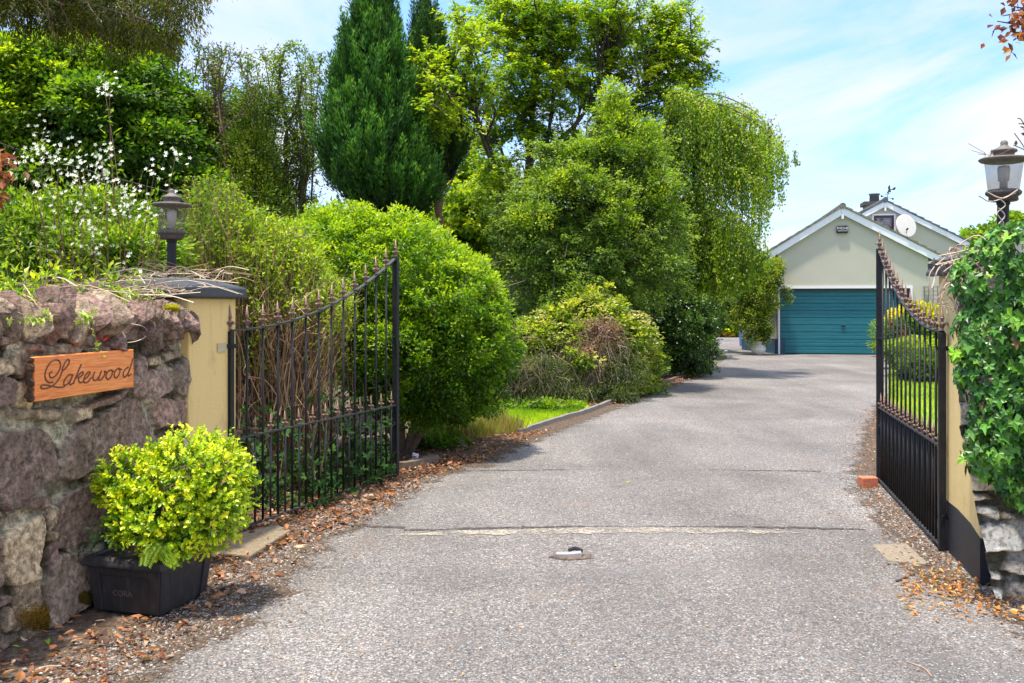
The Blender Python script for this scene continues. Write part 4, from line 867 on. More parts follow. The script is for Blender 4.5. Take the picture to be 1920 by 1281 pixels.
def spraytree(lf, bw, env, trunks, nb, seed, cols, L=.08, W=.62, twigs=9, per=20, tone=(.1, .9), shell=.1, col=(.075, .06, .05), r0=.03, tl=.6, arch=.12):
    """branches run from the trunks to points of the crown; leafy side twigs along their outer part"""
    r = np.random.default_rng(seed); tg, out = sample_env(env, nb, r, shell); TP = np.vstack(trunks)
    PA = []; PB = []; TN = []
    for a in tg:
        dd = np.linalg.norm((TP-a)*np.array([1, 1, .75]), axis=1)+np.where(TP[:, 2] > a[2]-.1, .9, 0)+r.random(len(TP))*.8; st_ = TP[np.argmin(dd)]; Ld = np.linalg.norm(a-st_)+.05
        m1 = st_+(a-st_)*.4+np.array([0, 0, Ld*arch])+r.normal(size=3)*Ld*.07; m2 = st_+(a-st_)*.75+np.array([0, 0, Ld*arch*.8])+r.normal(size=3)*Ld*.07
        q = smoothpath([st_, m1, m2, a], 4); rr = min(r0, .006+.012*Ld); bw.tube(q, np.linspace(rr, .004, len(q)), 4, col, cap=False)
        ax = nrmz(a-m1); tn = np.clip(r.normal(.5, .25), 0, 1)
        for _ in range(twigs):
            s_ = q[r.integers(len(q)*2//5, len(q))]; dv = nrmz(ax*.7+r.normal(size=3)*np.array([.8, .8, .5])+np.array([0, 0, .05])); e_ = s_+dv*tl*r.uniform(.4, 1.1)+np.array([0, 0, -.10*tl])
            bw.tube([s_, (s_+e_)/2+np.array([0, 0, .03]), e_], [.005, .004, .002], 3, col, cap=False); PA.append(s_); PB.append(e_); TN.append(tn)
    A = np.array(PA); B = np.array(PB); n = len(A)*per; u_ = (.12+.92*r.random(n))[:, None]; ax = np.repeat(nrmz(B-A), per, 0); sd = nrmz(np.cross(ax, np.array([0, 0, 1.])+rdir(r, n)*.35))*np.where(r.random(n) < .5, 1, -1)[:, None]
    pos = np.repeat(A, per, 0)*(1-u_)+np.repeat(B, per, 0)*u_+r.normal(size=(n, 3))*.022; pos[:, 2] += .03*np.sin(u_[:, 0]*3.1)
    d = nrmz(sd*.9+ax*.6+rdir(r, n)*.35+np.array([0, 0, -.25])); nr = nrmz(np.array([0, 0, 1.])+rdir(r, n)*.6)
    tt = tone[0]+(tone[1]-tone[0])*(np.repeat(TN, per)+.25*(u_[:, 0]-.5)+.12*out[r.integers(0, len(out), n), 2]*0)+.08*r.normal(size=n)
    l = L*r.uniform(.55, 1.25, n); lf.leaves(pos, d, nr, l, l*W, np.clip(pal_cols(r, cols, n, tt), .003, 1))
    return tg
def limbs(mb, root, fork, targets, r0, r1, seed, col=(.12, .09, .065), n=5, sag=.1, wig=.06):
    r = np.random.default_rng(seed); root = np.array(root); fork = np.array(fork)
    for tg in targets:
        f = r.uniform(.35, 1.0); st_ = root+(fork-root)*f; Ld = np.linalg.norm(tg-st_)
        m1 = st_+(tg-st_)*.35+np.array([0, 0, Ld*.12])+r.normal(size=3)*Ld*wig; m2 = st_+(tg-st_)*.7+np.array([0, 0, Ld*sag])+r.normal(size=3)*Ld*wig
        pts = smoothpath([st_, m1, m2, tg], 4); rr = np.linspace(r0*(1.1-.5*f), r1, len(pts))
        mb.tube(pts, rr, n, col, cap=False)
        for _ in range(3):
            a = pts[r.integers(len(pts)//3, len(pts))]; b_ = a+nrmz((tg-st_)+r.normal(size=3)*Ld*.5)*Ld*r.uniform(.12, .3)
            mb.tube([a, (a+b_)/2+r.normal(size=3)*Ld*.02, b_], [r1*1.4, r1, r1*.5], 4, col, cap=False)
def trunkline(mb, pts, r0, r1, col=(.12, .09, .065), n=9):
    q = smoothpath(pts, 5); mb.tube(q, np.linspace(r0, r1, len(q)), n, col)
def plant(name, label, cat, base_, group=None): return thing(name, label, cat, (base_[0], base_[1], 0), group)
# colour ranges (linear albedo), dark to fresh
G_MID = [(.022, .055, .008), (.048, .11, .010), (.10, .19, .014), (.20, .29, .018)]
G_BRIGHT = [(.045, .105, .010), (.10, .20, .012), (.22, .33, .016), (.38, .45, .024)]
G_LIME = [(.07, .14, .008), (.16, .26, .012), (.30, .40, .02), (.46, .50, .03)]
G_DARK = [(.014, .038, .012), (.026, .068, .016), (.045, .11, .022), (.08, .16, .028)]
G_GREY = [(.035, .075, .016), (.075, .145, .026), (.14, .24, .038), (.24, .34, .05)]

# --- cypress pair
def cypress(label, prof, Z, seed, cx_=None, nb=2600, base_cols=G_DARK, depth=1.0):
    """prof: list of (py, px_left, px_right); a column of upright plumes"""
    r = np.random.default_rng(seed); prof = np.array(prof, float)
    t = plant('cypress_tree', label, 'tree', P((prof[-1, 1]+prof[-1, 2])/2, 600, Z)); mb = MB()
    ys = r.choice(np.linspace(prof[0, 0], prof[-1, 0], 400), nb, p=(lambda w: w/w.sum())(np.interp(np.linspace(prof[0, 0], prof[-1, 0], 400), prof[:, 0], prof[:, 2]-prof[:, 1])+12))
    ys = ys+r.uniform(-1, 1, nb); xl = np.interp(ys, prof[:, 0], prof[:, 1]); xr = np.interp(ys, prof[:, 0], prof[:, 2])
    xc = (xl+xr)/2; rw = np.maximum((xr-xl)/2-9, 3)*Z/F; th = r.uniform(0, 2*np.pi, nb); rad = r.uniform(.66, 1.0, nb)*(1+.10*np.sin(th*5+ys*.05)+.07*np.sin(ys*.11+th*2))
    c = np.stack([(xc-HX)/F*Z, np.full(nb, Z), CH-(ys-HY)/F*Z], -1)
    o = np.stack([np.cos(th), np.sin(th), np.zeros(nb)], -1); p = c+o*(rw*rad)[:, None]*np.array([1, depth, 1])
    hfrac = (ys-prof[0, 0])/(prof[-1, 0]-prof[0, 0]); PL = r.uniform(.35, .8, nb)*(.75+.35*hfrac)
    ax = nrmz(np.array([0, 0, 1.0])+o*(.12+.5*hfrac[:, None]**3)+r.normal(size=(nb, 3))*.10)
    k = 100; C = np.repeat(p, k, 0); A = np.repeat(ax, k, 0); LL = np.repeat(PL, k); tq = r.random(nb*k)
    side = nrmz(np.cross(A, rdir(r, nb*k))); wd = (.15*LL*np.sin(np.pi*np.clip(tq*.9+.08, 0, 1))**.8)
    pos = C+A*(LL*tq)[:, None]+side*(wd*r.random(nb*k)**.5)[:, None]
    d = nrmz(A+side*.45+r.normal(size=pos.shape)*.15); nr = nrmz(side+rdir(r, len(pos))*.5)
    tn = np.repeat(np.clip(r.normal(.36, .22, nb), 0, 1), k)+.6*(tq-.5)+.10*r.normal(size=len(pos))
    mb.leaves(pos, d, nr, r.uniform(.05, .11, len(pos)), r.uniform(.014, .028, len(pos)), np.clip(pal_cols(r, base_cols, len(pos), tn), .003, 1), 0, .1)
    # inner fill so that the column is opaque
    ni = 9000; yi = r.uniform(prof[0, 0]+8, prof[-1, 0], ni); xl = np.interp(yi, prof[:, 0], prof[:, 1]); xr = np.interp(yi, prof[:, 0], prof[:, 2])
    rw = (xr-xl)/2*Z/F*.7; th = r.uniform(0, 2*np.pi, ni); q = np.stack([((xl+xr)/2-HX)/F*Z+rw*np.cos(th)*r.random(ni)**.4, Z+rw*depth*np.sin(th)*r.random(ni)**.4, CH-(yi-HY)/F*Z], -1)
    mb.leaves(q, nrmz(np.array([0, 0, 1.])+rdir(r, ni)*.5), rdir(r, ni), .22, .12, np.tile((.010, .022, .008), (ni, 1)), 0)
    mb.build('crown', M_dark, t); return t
CYP = [(.012, .036, .010), (.026, .088, .014), (.055, .165, .018), (.12, .27, .025)]
t = cypress('tall dense dark green cypress with a pointed column shape in the centre left', [(-30, 690, 716), (10, 672, 732), (60, 652, 748), (110, 634, 762), (180, 618, 778), (240, 611, 792), (300, 607, 800), (340, 610, 806), (370, 625, 812), (395, 655, 812), (410, 690, 812)], 17, 31, nb=1500, base_cols=CYP)
mb = MB(); trunkline(mb, [P(722, 690, 17), P(720, 500, 17), P(712, 300, 17), P(703, 60, 17)], .13, .03, (.13, .08, .055)); mb.build('trunk', M_bark, t)
t = cypress('darker narrow cypress with bare reddish stems, just right of the tall cypress', [(25, 790, 806), (80, 768, 830), (150, 765, 855), (220, 770, 872), (275, 775, 874), (310, 785, 868), (340, 800, 850)], 18.6, 37, nb=700, base_cols=G_DARK)
mb = MB(); r = np.random.default_rng(9)
trunkline(mb, [P(832, 640, 18.6), P(828, 440, 18.6), P(818, 380, 18.6), P(808, 250, 18.6)], .09, .04, (.20, .10, .065))
for k in range(22):
    a = P(822+r.uniform(-6, 6), r.uniform(330, 410), 18.6); b_ = P(r.uniform(800, 872), r.uniform(270, 330), 18.6+r.uniform(-.5, .5)); mb.tube([a, (a+b_)/2+r.normal(size=3)*.07, b_], [.02, .012, .006], 4, (.2, .12, .08), cap=False)
mb.build('trunk', M_bark, t)

# --- big airy tree, centre
t = plant('beech_tree', 'tall airy broadleaf tree with light green leaves and several dark trunks in the centre', 'tree', P(975, 640, 22)); mb = MB()
env = [E(905, 60, 22, 85, 75, 1.3), E(1010, 20, 22, 130, 80, 1.6), E(1150, 40, 22, 130, 80, 1.6), E(1000, 130, 21.6, 110, 70, 1.4), E(1110, 150, 22, 120, 85, 1.5), E(1240, 120, 22, 80, 75, 1.2),
       E(880, 80, 17.6, 60, 60, .8, .5), E(845, 150, 16.8, 65, 40, .5, .25), E(840, 205, 16.6, 50, 40, .5, .2), E(800, 125, 16.8, 45, 30, .4, .12), E(900, 170, 18, 60, 50, .6, .4), E(870, 25, 18.5, 60, 40, .7, .4), E(930, 320, 21, 50, 55, .7), E(1010, 330, 21, 60, 45, .7), E(960, 200, 21.5, 90, 60, 1), E(1260, 190, 22, 60, 50, 1), E(1040, 90, 22, 150, 90, 1.8), E(1180, 210, 22.5, 110, 70, 1.4), E(1020, 250, 22, 90, 70, 1.2), E(920, 260, 22.4, 60, 60, 1.0), E(1130, 270, 22.5, 90, 60, 1.2), E(960, 350, 23, 80, 50, 1.2), E(1260, 60, 22, 60, 45, 1)]
bw = MB(); trk = []
for (a, b_, c_) in [((985, 640), (968, 420), (930, 250)), ((975, 640), (985, 400), (1000, 180)), ((980, 640), (1000, 380), (1040, 150)), ((985, 640), (1015, 400), (1090, 200)), ((970, 640), (940, 380), (880, 200)), ((985, 640), (1010, 330), (1150, 120)), ((985, 640), (990, 300), (1010, 10)), ((988, 640), (1060, 330), (1220, 150)), ((975, 640), (930, 330), (850, 120))]:
    zf = 22 if c_[0] > 890 else 19.5; pt_ = [P(*a, 22), P(*b_, 22), P((b_[0]+c_[0])/2+6, (b_[1]+c_[1])/2, (22+zf)/2), P(*c_, zf)]; trunkline(bw, pt_, .085, .028, (.085, .07, .06)); trk.append(smoothpath(pt_, 8)[10:])
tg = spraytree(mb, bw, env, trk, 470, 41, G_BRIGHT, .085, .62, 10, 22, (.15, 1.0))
env3 = [E(1290, 90, 21.8, 55, 22, .4), E(1290, 140, 21.9, 45, 20, .4), E(1260, 30, 22, 50, 25, .5), E(775, 165, 17, 35, 14, .25), E(810, 110, 17.2, 40, 25, .3), E(835, 235, 17, 40, 30, .3)]
spraytree(mb, bw, env3, [smoothpath([P(1150, 120, 22), P(1240, 100, 21.9), P(1330, 108, 21.8)], 6), smoothpath([P(1150, 140, 22), P(1240, 130, 21.9), P(1320, 148, 21.9)], 6), smoothpath([P(1180, 60, 22), P(1240, 40, 22)], 6), smoothpath([P(880, 200, 19.5), P(850, 180, 17.5), P(780, 168, 17)], 6)], 75, 44, G_BRIGHT, .08, .6, 8, 18, (.2, .9), tl=.45)
mb.build('crown', M_leaf, t); mb = bw
mb.build('trunk', M_bark, t)
# lime tree low behind
t = plant('maple_tree', 'bright lime green tree glowing low behind the cypress trunks', 'tree', P(905, 600, 25)); mb = MB()
env = [E(900, 390, 25, 80, 70, 1.3), E(880, 320, 25.4, 50, 50, 1), E(960, 430, 25, 70, 50, 1.2), E(840, 440, 25, 60, 50, 1), E(900, 500, 25, 110, 60, 1.2)]
cc = crown(mb, env, 420, .34, 70, .12, .8, G_LIME, 51, .35, .6, .45, .2, tone=(.05, .75)); mb.build('crown', M_leaf, t)
mb = MB(); trunkline(mb, [P(905, 640, 25), P(900, 480, 25), P(890, 360, 25)], .1, .03, (.08, .06, .05)); limbs(mb, P(900, 520, 25), P(890, 380, 25), cc[:30], .04, .01, 8, (.06, .045, .035)); mb.build('trunk', M_bark, t)

# --- hawthorn-like tree in front
t = plant('hawthorn_tree', 'bushy grey green tree with pale fresh shoots between the tall tree and the birch', 'tree', P(1120, 690, 17.5)); mb = MB()
env = [E(1150, 225, 17.5, 32, 50, .4), E(1190, 265, 17.6, 45, 40, .5), E(1095, 300, 17.6, 45, 45, .5), E(1040, 350, 17.4, 60, 50, .6), E(970, 420, 17.2, 70, 60, .8), E(1240, 400, 17.6, 60, 70, .8), E(1130, 310, 17.4, 75, 60, .9), E(1200, 320, 17.6, 75, 75, .9), E(1080, 380, 17.2, 100, 75, 1.1), E(1190, 420, 17.2, 100, 80, 1.1), E(1020, 450, 17, 90, 70, 1.0), E(1120, 490, 16.9, 120, 70, 1.2),
       E(1230, 510, 17.2, 70, 70, .9), E(980, 510, 16.8, 60, 50, .8), E(1090, 560, 16.9, 130, 40, 1.1)]
cc = crown(mb, env, 620, .25, 70, .055, .6, G_GREY, 61, .35, .55, .55, .15, tone=(.05, .85), tipfresh=.35)
env2 = [E(1150, 195, 17.3, 26, 45, .3), E(1175, 260, 17.0, 60, 60, .5), E(1095, 290, 16.9, 40, 35, .4), E(1080, 340, 16.4, 60, 30, .3), E(1160, 400, 16.3, 40, 60, .3), E(1000, 400, 16.2, 40, 30, .3), E(1230, 350, 16.7, 35, 40, .3)]
bw0 = MB(); spraytree(mb, bw0, env+env2+[E(1040, 300, 17.3, 40, 40, .4), E(960, 380, 17, 40, 40, .4), E(1250, 330, 17.3, 40, 40, .4)], [smoothpath([P(1120, 560, 17.4), P(x, y, 17.4)], 8) for x, y in ((1150, 180), (1060, 330), (1000, 400), (1220, 330), (1180, 250), (1240, 420), (960, 430), (1100, 280))], 400, 64, G_GREY, .055, .6, 10, 22, (.4, 1.1), .5, (.10, .08, .06), .02, .4, .2)
crown(mb, env2, 200, .15, 46, .055, .55, G_LIME, 63, .4, .3, .9, -.3, tone=(.0, .75))
for k in range(46):
    r = np.random.default_rng(900+k); x = r.uniform(1010, 1240); y0 = np.interp(x, [1010, 1080, 1150, 1240], [400, 310, 175, 260]); a = P(x, y0+40, 17.1); b_ = P(x+r.uniform(-25, 25), y0-r.uniform(5, 35), 17.1+r.uniform(-.4, .4))
    n = 26; q = r.random(n)[:, None]; pos = a+(b_-a)*q; mb.leaves(pos, rdir(r, n)*.8+np.array([0, 0, .6]), rdir(r, n), .05, .03, pal_cols(r, G_LIME, n, r.uniform(.1, .7, n)))
mb.build('crown', M_leaf, t); mb = MB()
for q in ((1100, 430), (1150, 330), (1190, 420), (1060, 470)): mb.v += bw0.v; mb.f += [f_+mb.n for f_ in bw0.f]; mb.c += bw0.c; mb.m += bw0.m; mb.n += bw0.n; bw0 = MB(); trunkline(mb, [P(1120, 700, 17.5), P((1120+q[0])/2, 560, 17.5), P(q[0], q[1], 17.5)], .07, .02, (.09, .07, .05))
limbs(mb, P(1120, 560, 17.5), P(1145, 340, 17.5), cc[np.random.default_rng(4).choice(len(cc), 50)], .03, .007, 7, (.09, .075, .055)); mb.build('trunk', M_bark, t)

# --- weeping birch
t = plant('weeping_birch', 'weeping birch tree trailing long leafy strands over the bend of the drive', 'tree', P(1262, 690, 21)); mb = MB(); r = np.random.default_rng(71)
arches = []
tops = [(1240, 400, 1260, 200, 1330, 195, 1400, 240), (1240, 400, 1290, 215, 1390, 215, 1475, 285), (1240, 420, 1320, 205, 1420, 230, 1462, 300), (1240, 400, 1300, 250, 1400, 260, 1450, 330), (1240, 380, 1250, 200, 1290, 185, 1340, 215),
        (1240, 430, 1300, 360, 1330, 372, 1420, 450), (1250, 450, 1290, 420, 1350, 400, 1425, 440), (1240, 350, 1230, 250, 1210, 240, 1185, 300), (1240, 400, 1220, 330, 1200, 350, 1190, 420), (1250, 470, 1290, 450, 1370, 430, 1410, 500),
        (1240, 380, 1310, 240, 1370, 240, 1440, 290), (1245, 420, 1300, 300, 1360, 320, 1430, 360), (1240, 440, 1290, 380, 1270, 400, 1330, 480), (1250, 300, 1285, 230, 1330, 225, 1370, 270), (1250, 480, 1300, 440, 1360, 455, 1425, 520), (1250, 500, 1290, 470, 1340, 480, 1390, 530), (1250, 480, 1270, 440, 1300, 450, 1330, 500), (1250, 470, 1330, 430, 1390, 450, 1440, 500)]
bw = MB(); trunkline(bw, [P(1262, 700, 21), P(1252, 560, 21), P(1238, 420, 21), P(1242, 300, 21), P(1258, 205, 21)], .13, .03, (.16, .13, .11))
P0 = []; L0 = []
for k, tp in enumerate(tops):
    for rep in range(3):
        dz = r.uniform(-1.5, 1.3); j = r.normal(size=8)*9
        pts = [P(tp[0], tp[1], 21)]+[P(tp[2*i]+j[2*i], tp[2*i+1]+j[2*i+1], 21+dz*i/3) for i in (1, 2, 3)]
        q = smoothpath(pts, 7); bw.tube(q, np.linspace(.03, .004, len(q)), 5, (.15, .11, .09), cap=False)
        nq = 260; uq = r.uniform(.25, 1, nq); pq = q[(uq*(len(q)-1)).astype(int)]+r.normal(size=(nq, 3))*np.array([.10, .12, .07]); mb.leaves(pq, rdir(r, nq)+np.array([0, 0, -.6]), rdir(r, nq), r.uniform(.045, .08, nq), r.uniform(.03, .05, nq), np.clip(pal_cols(r, [(.055, .11, .012), (.12, .21, .016), (.23, .35, .02), (.40, .48, .035)], nq, r.uniform(.2, 1, nq)), 0, 1))
        for s in range(26):
            u_ = r.uniform(.3, 1); a = q[int(u_*(len(q)-1))]+r.normal(size=3)*.10
            px = HX+a[0]/a[1]*F; lo = np.interp(px, [1180, 1240, 1290, 1340, 1390, 1430, 1465, 1482], [600, 640, 600, 585, 560, 500, 400, 310])
            zlow = CH-(lo-HY)/F*a[1]; Ls = min(max(a[2]-zlow, .15)*r.uniform(.45, 1.0), r.uniform(.6, 2.3)); P0.append(a); L0.append(Ls)
P0 = np.array(P0); L0 = np.array(L0); NS = len(P0)
sway = r.normal(size=(NS, 2))*.10
k = 42; q = r.random((NS, k)); pos = np.repeat(P0, k, 0); qf = q.ravel(); LL = np.repeat(L0, k)
pos[:, 2] -= LL*qf; pos[:, :2] += np.repeat(sway, k, 0)*(qf**1.5)[:, None]; pos += r.normal(size=pos.shape)*.028
n = len(pos); d = nrmz(rdir(r, n)*.6+np.array([0, 0, -1.0])); tn = np.repeat(np.clip(r.normal(.42, .25, NS), 0, 1), k)+.12*r.normal(size=n)
mb.leaves(pos, d, rdir(r, n), r.uniform(.045, .08, n), r.uniform(.03, .05, n), np.clip(pal_cols(r, [(.055, .11, .012), (.12, .21, .016), (.23, .35, .02), (.40, .48, .035)], n, tn), .003, 1))
env = [E(1330, 225, 21, 80, 30, .8), E(1270, 250, 21, 60, 50, .9), E(1240, 330, 21.3, 60, 80, 1), E(1350, 300, 21.2, 80, 60, .9), E(1420, 290, 21, 45, 35, .6)]
crown(mb, env, 330, .22, 50, .06, .6, [(.055, .11, .012), (.12, .21, .016), (.23, .35, .02), (.40, .48, .035)], 75, .3, .5, .7, .5)
mb.build('crown', M_leaf, t)
for i in range(0, NS, 2):
    a = P0[i]; b_ = a-np.array([0, 0, L0[i]])+np.array([sway[i, 0], sway[i, 1], 0]); bw.tube([a, (a+b_)/2, b_], [.004, .003, .002], 3, (.12, .08, .05), cap=False)
bw.build('trunk', M_bark, t)
# dark evergreen shrub at the bend
t = plant('laurel_shrub', 'dark green shrub at the bend of the drive under the weeping birch', 'shrub', P(1270, 690, 20.3)); mb = MB()
env = [E(1280, 610, 20.4, 60, 60, .9), E(1240, 570, 20.5, 55, 70, .9), E(1300, 650, 20.3, 42, 40, .7), E(1220, 640, 20.2, 40, 60, .7), E(1190, 580, 20, 50, 60, .7), E(1250, 500, 20.8, 60, 50, .8), E(1315, 610, 20.6, 22, 40, .5)]
cc = crown(mb, env, 700, .2, 62, .065, .6, [(.012, .034, .010), (.024, .062, .012), (.05, .11, .016), (.10, .19, .02)], 81, .6, .5, .6, .25, zmin=.03); mb.build('crown', M_gloss, t)
mb = MB(); limbs(mb, P(1262, 705, 20.4), P(1260, 640, 20.4), cc[:25], .035, .008, 9); mb.build('stems', M_bark, t)

# --- clipped hedge bush by the gate
t = plant('privet_bush', 'large rounded clipped bright green bush with exposed trunk right behind the left gate', 'shrub', P(762, 860, 10.2)); mb = MB()
hedge_env = [E(650, 520, 9.9, 120, 130, .75), E(740, 520, 9.9, 130, 118, .85), E(820, 580, 9.9, 130, 120, .9), E(860, 640, 9.9, 108, 115, .85), E(760, 650, 9.7, 140, 125, .8), E(680, 600, 9.9, 110, 120, .7), E(830, 690, 9.8, 115, 92, .7), E(610, 490, 10.2, 70, 95, .6)]
HB = [(.036, .095, .006), (.085, .185, .008), (.18, .30, .010), (.32, .42, .014)]
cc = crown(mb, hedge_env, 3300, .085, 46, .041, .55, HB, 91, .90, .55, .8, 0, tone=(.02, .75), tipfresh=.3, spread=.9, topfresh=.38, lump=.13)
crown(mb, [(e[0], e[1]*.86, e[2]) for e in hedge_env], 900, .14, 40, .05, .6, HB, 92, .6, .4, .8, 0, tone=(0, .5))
up_env = [E(650, 400, 9.9, 90, 16, .6), E(760, 415, 9.9, 80, 18, .6), E(850, 480, 9.9, 60, 20, .5)]
for k in range(170):
    r = np.random.default_rng(1200+k); x = r.uniform(565, 940); y0 = np.interp(x, [560, 640, 700, 760, 830, 880, 940], [410, 392, 400, 415, 450, 500, 560]); a = P(x, y0+14, 9.9+r.uniform(-.4, .4)); b_ = a+np.array([r.uniform(-.06, .06), r.uniform(-.06, .06), r.uniform(.06, .20)])
    n = 12; q = np.linspace(0, 1, n)[:, None]; mb.leaves(a+(b_-a)*q, rdir(r, n)*.8+np.array([0, 0, .5]), rdir(r, n)+np.array([0, 0, .6]), .038, .021, pal_cols(r, G_LIME, n, r.uniform(.1, .7, n)))
# shaggy fringe at lower right
crown(mb, [E(930, 660, 9.9, 40, 60, .5), E(880, 755, 9.8, 70, 25, .5), E(800, 770, 9.8, 70, 30, .5)], 260, .1, 36, .036, .55, HB, 95, .3, .4, .8, .2)
mb.build('crown', M_leaf, t); mb = MB()
for (a, b_, c_) in [((752, 870), (752, 800), (740, 700)), ((757, 870), (775, 800), (800, 730)), ((750, 868), (745, 780), (700, 690)), ((760, 868), (790, 810), (840, 770)), ((748, 868), (735, 810), (690, 770))]:
    trunkline(mb, [P(*a, 10.0), P(*b_, 10.0), P(*c_, 9.9)], .055, .025, (.20, .13, .085))
mb.tube(smoothpath([P(860, 745, 9.9), P(900, 762, 9.8), P(930, 752, 9.8), P(945, 735, 9.8)], 4), .008, 4, (.1, .07, .05))
limbs(mb, P(752, 830, 10), P(760, 720, 9.9), cc[np.random.default_rng(5).choice(len(cc), 40)], .03, .006, 11, (.17, .12, .08)); mb.build('trunk', M_bark, t)

# --- flowering mound
t = plant('climbing_hydrangea', 'sprawling cream and yellow flowered shrub with a dead brown middle beside the kerb', 'shrub', P(1110, 740, 15.9)); mb = MB()
env = [E(1110, 600, 15.9, 60, 48, .6), E(1020, 630, 15.9, 55, 45, .6), E(1180, 640, 16.2, 50, 55, .6), E(1205, 690, 16.3, 32, 45, .4), E(1060, 660, 15.7, 70, 60, .6), E(990, 660, 15.8, 30, 40, .4)]
GY = [(.05, .10, .012), (.12, .20, .018), (.25, .32, .03), (.42, .44, .06)]
cc = crown(mb, env, 560, .16, 50, .06, .7, GY, 101, .7, .7, .5, .1, zmin=.05, lump=.4); mb.build('crown', M_leaf, t)
mb = MB(); r = np.random.default_rng(102); fl, fo_ = sample_env(env, 1500, r, .96); 
px = HX+fl[:, 0]/fl[:, 1]*F; py = HY-(fl[:, 2]-CH)/fl[:, 1]*F
keep = (~((px > 1080) & (px < 1160) & (py > 610))) & ((py < 655) | (px > 1150)) & (fo_[:, 1] < .5); fl = fl[keep]
for c_ in fl:
    n = 9; a = r.uniform(0, 2*np.pi, n); pos = c_+np.c_[np.cos(a)*.05, np.sin(a)*.05, r.uniform(.02, .05, n)]
    mb.leaves(pos, np.c_[np.cos(a), np.sin(a), r.uniform(-.1, .5, n)], np.tile((0, 0, 1.), (n, 1))+rdir(r, n)*.3, .045, .035, np.clip(np.array([(.75, .68, .38), (.8, .78, .62), (.55, .50, .10)])[r.integers(0, 3, n)]*r.uniform(.8, 1.1, (n, 1)), 0, 1))
mb.build('flowers', M_petal, t)
mb = MB()   # dead brown middle
crown(mb, [E(1125, 630, 15.4, 42, 34, .25), E(1100, 655, 15.3, 40, 22, .25)], 150, .10, 36, .05, .5, [(.18, .10, .075), (.30, .19, .14), (.42, .29, .22), (.5, .38, .28)], 103, .4, .3, .8, .2)
mb.build('dead_leaves', M_litter, t)
mb = MB(); r = np.random.default_rng(104)
def strawtuft(mb, cx_, cy_, Z, rx, n, cols, r, ln=(.3, .8), rad=.004, hang=True):
    for k in range(n):
        a = P(cx_+r.normal()*rx*.45, cy_+r.normal()*rx*.35, Z-r.uniform(0, .35)); dv = np.array([r.normal()*.35, -abs(r.normal())*.15, -r.uniform(.3, 1.0) if hang else r.uniform(.3, 1)])*r.uniform(*ln)
        m_ = a+dv*.5+np.array([r.normal()*.06, -.05, .08]); b_ = a+dv; b_[2] = max(b_[2], .02)
        mb.tube([a, m_, b_], [rad, rad*.8, rad*.5], 3, cols[r.integers(0, len(cols))], cap=False)
strawtuft(mb, 1105, 665, 15.5, 60, 620, [(.48, .36, .22), (.40, .30, .19), (.3, .2, .13), (.55, .44, .28)], r, (.25, .75), .0055)
strawtuft(mb, 1125, 615, 15.4, 45, 90, [(.28, .17, .12), (.35, .24, .17)], r, (.2, .5), .005)
mb.build('dry_stems', M_twig, t)
t = plant('juniper_shrub', 'low dull green spreading shrub with drooping twigs in front of the flowered shrub', 'shrub', P(960, 760, 14.9)); mb = MB()
env = [E(940, 700, 14.8, 55, 50, .5), E(1010, 715, 14.8, 70, 45, .5), E(1170, 700, 15.3, 45, 45, .35), E(1100, 740, 15.0, 100, 18, .3), E(900, 740, 14.2, 50, 25, .4)]
cc = crown(mb, env, 640, .14, 46, .055, .28, [(.018, .035, .012), (.04, .07, .018), (.09, .12, .03), (.19, .20, .06)], 106, .6, .4, .7, .5, zmin=.02); mb.build('crown', M_leaf, t)
mb = MB(); r = np.random.default_rng(107); strawtuft(mb, 960, 705, 14.7, 110, 420, [(.22, .17, .11), (.14, .10, .06), (.3, .24, .15)], r, (.25, .7), .005); mb.build('stems', M_twig, t)

# grass verge, weeds at the bush foot
def grass_patch(name, label, poly_px, n, hgt_, cols, seed, zb=0.0):
    r = np.random.default_rng(seed); pts = np.array([P(x, y, F*CH/(y-HY))[:2] for x, y in poly_px]); lo = pts.min(0); hi = pts.max(0)
    q = lo+(hi-lo)*r.random((n*3, 2)); ins = np.zeros(len(q), bool); j = len(pts)-1
    for i in range(len(pts)):
        c1 = (pts[i, 1] > q[:, 1]) != (pts[j, 1] > q[:, 1]); xx = (pts[j, 0]-pts[i, 0])*(q[:, 1]-pts[i, 1])/(pts[j, 1]-pts[i, 1]+1e-9)+pts[i, 0]; ins ^= c1 & (q[:, 0] < xx); j = i
    q = q[ins][:n]; m_ = len(q); pos = np.c_[q, np.full(m_, zb)]
    patch = fbm(np.c_[q*1.5, q[:, 0]*0], 3, seed)
    d = nrmz(np.array([0, 0, 1.])+rdir(r, m_)*.45); mb = MB(); l = hgt_*r.uniform(.5, 1.4, m_)*(.6+.8*patch)
    mb.leaves(pos, d, rdir(r, m_), l, .010*r.uniform(.6, 1.5, m_)*(pos[:, 1]/12+.3), np.clip(pal_cols(r, cols, m_, patch+.15*r.normal(size=m_)), 0, 1))
    o = mb.build(name, M_leaf); tag(o, label, 'grass', kind='stuff'); return o
LG = [(.10, .20, .008), (.20, .33, .012), (.34, .46, .016), (.45, .52, .03)]
sheet('lawn', [P(x, y, F*CH/(y-HY))[:2].tolist() for x, y in [(835, 800), (985, 806), (1090, 773), (1110, 755), (960, 748), (800, 755)]], -.003, M_turf, .1)
grass_patch('lawn_grass', 'strip of bright green lawn between the bush and the kerb', [(850, 800), (985, 806), (1092, 772), (1105, 752), (960, 745), (790, 762)], 16000, .07, LG, 111)
grass_patch('dry_grass', 'tufts of dry tan and green grass at the foot of the clipped bush', [(770, 840), (840, 835), (985, 812), (900, 775), (790, 780)], 5200, .20, [(.16, .13, .05), (.25, .19, .10), (.20, .24, .04), (.33, .25, .15)], 112)
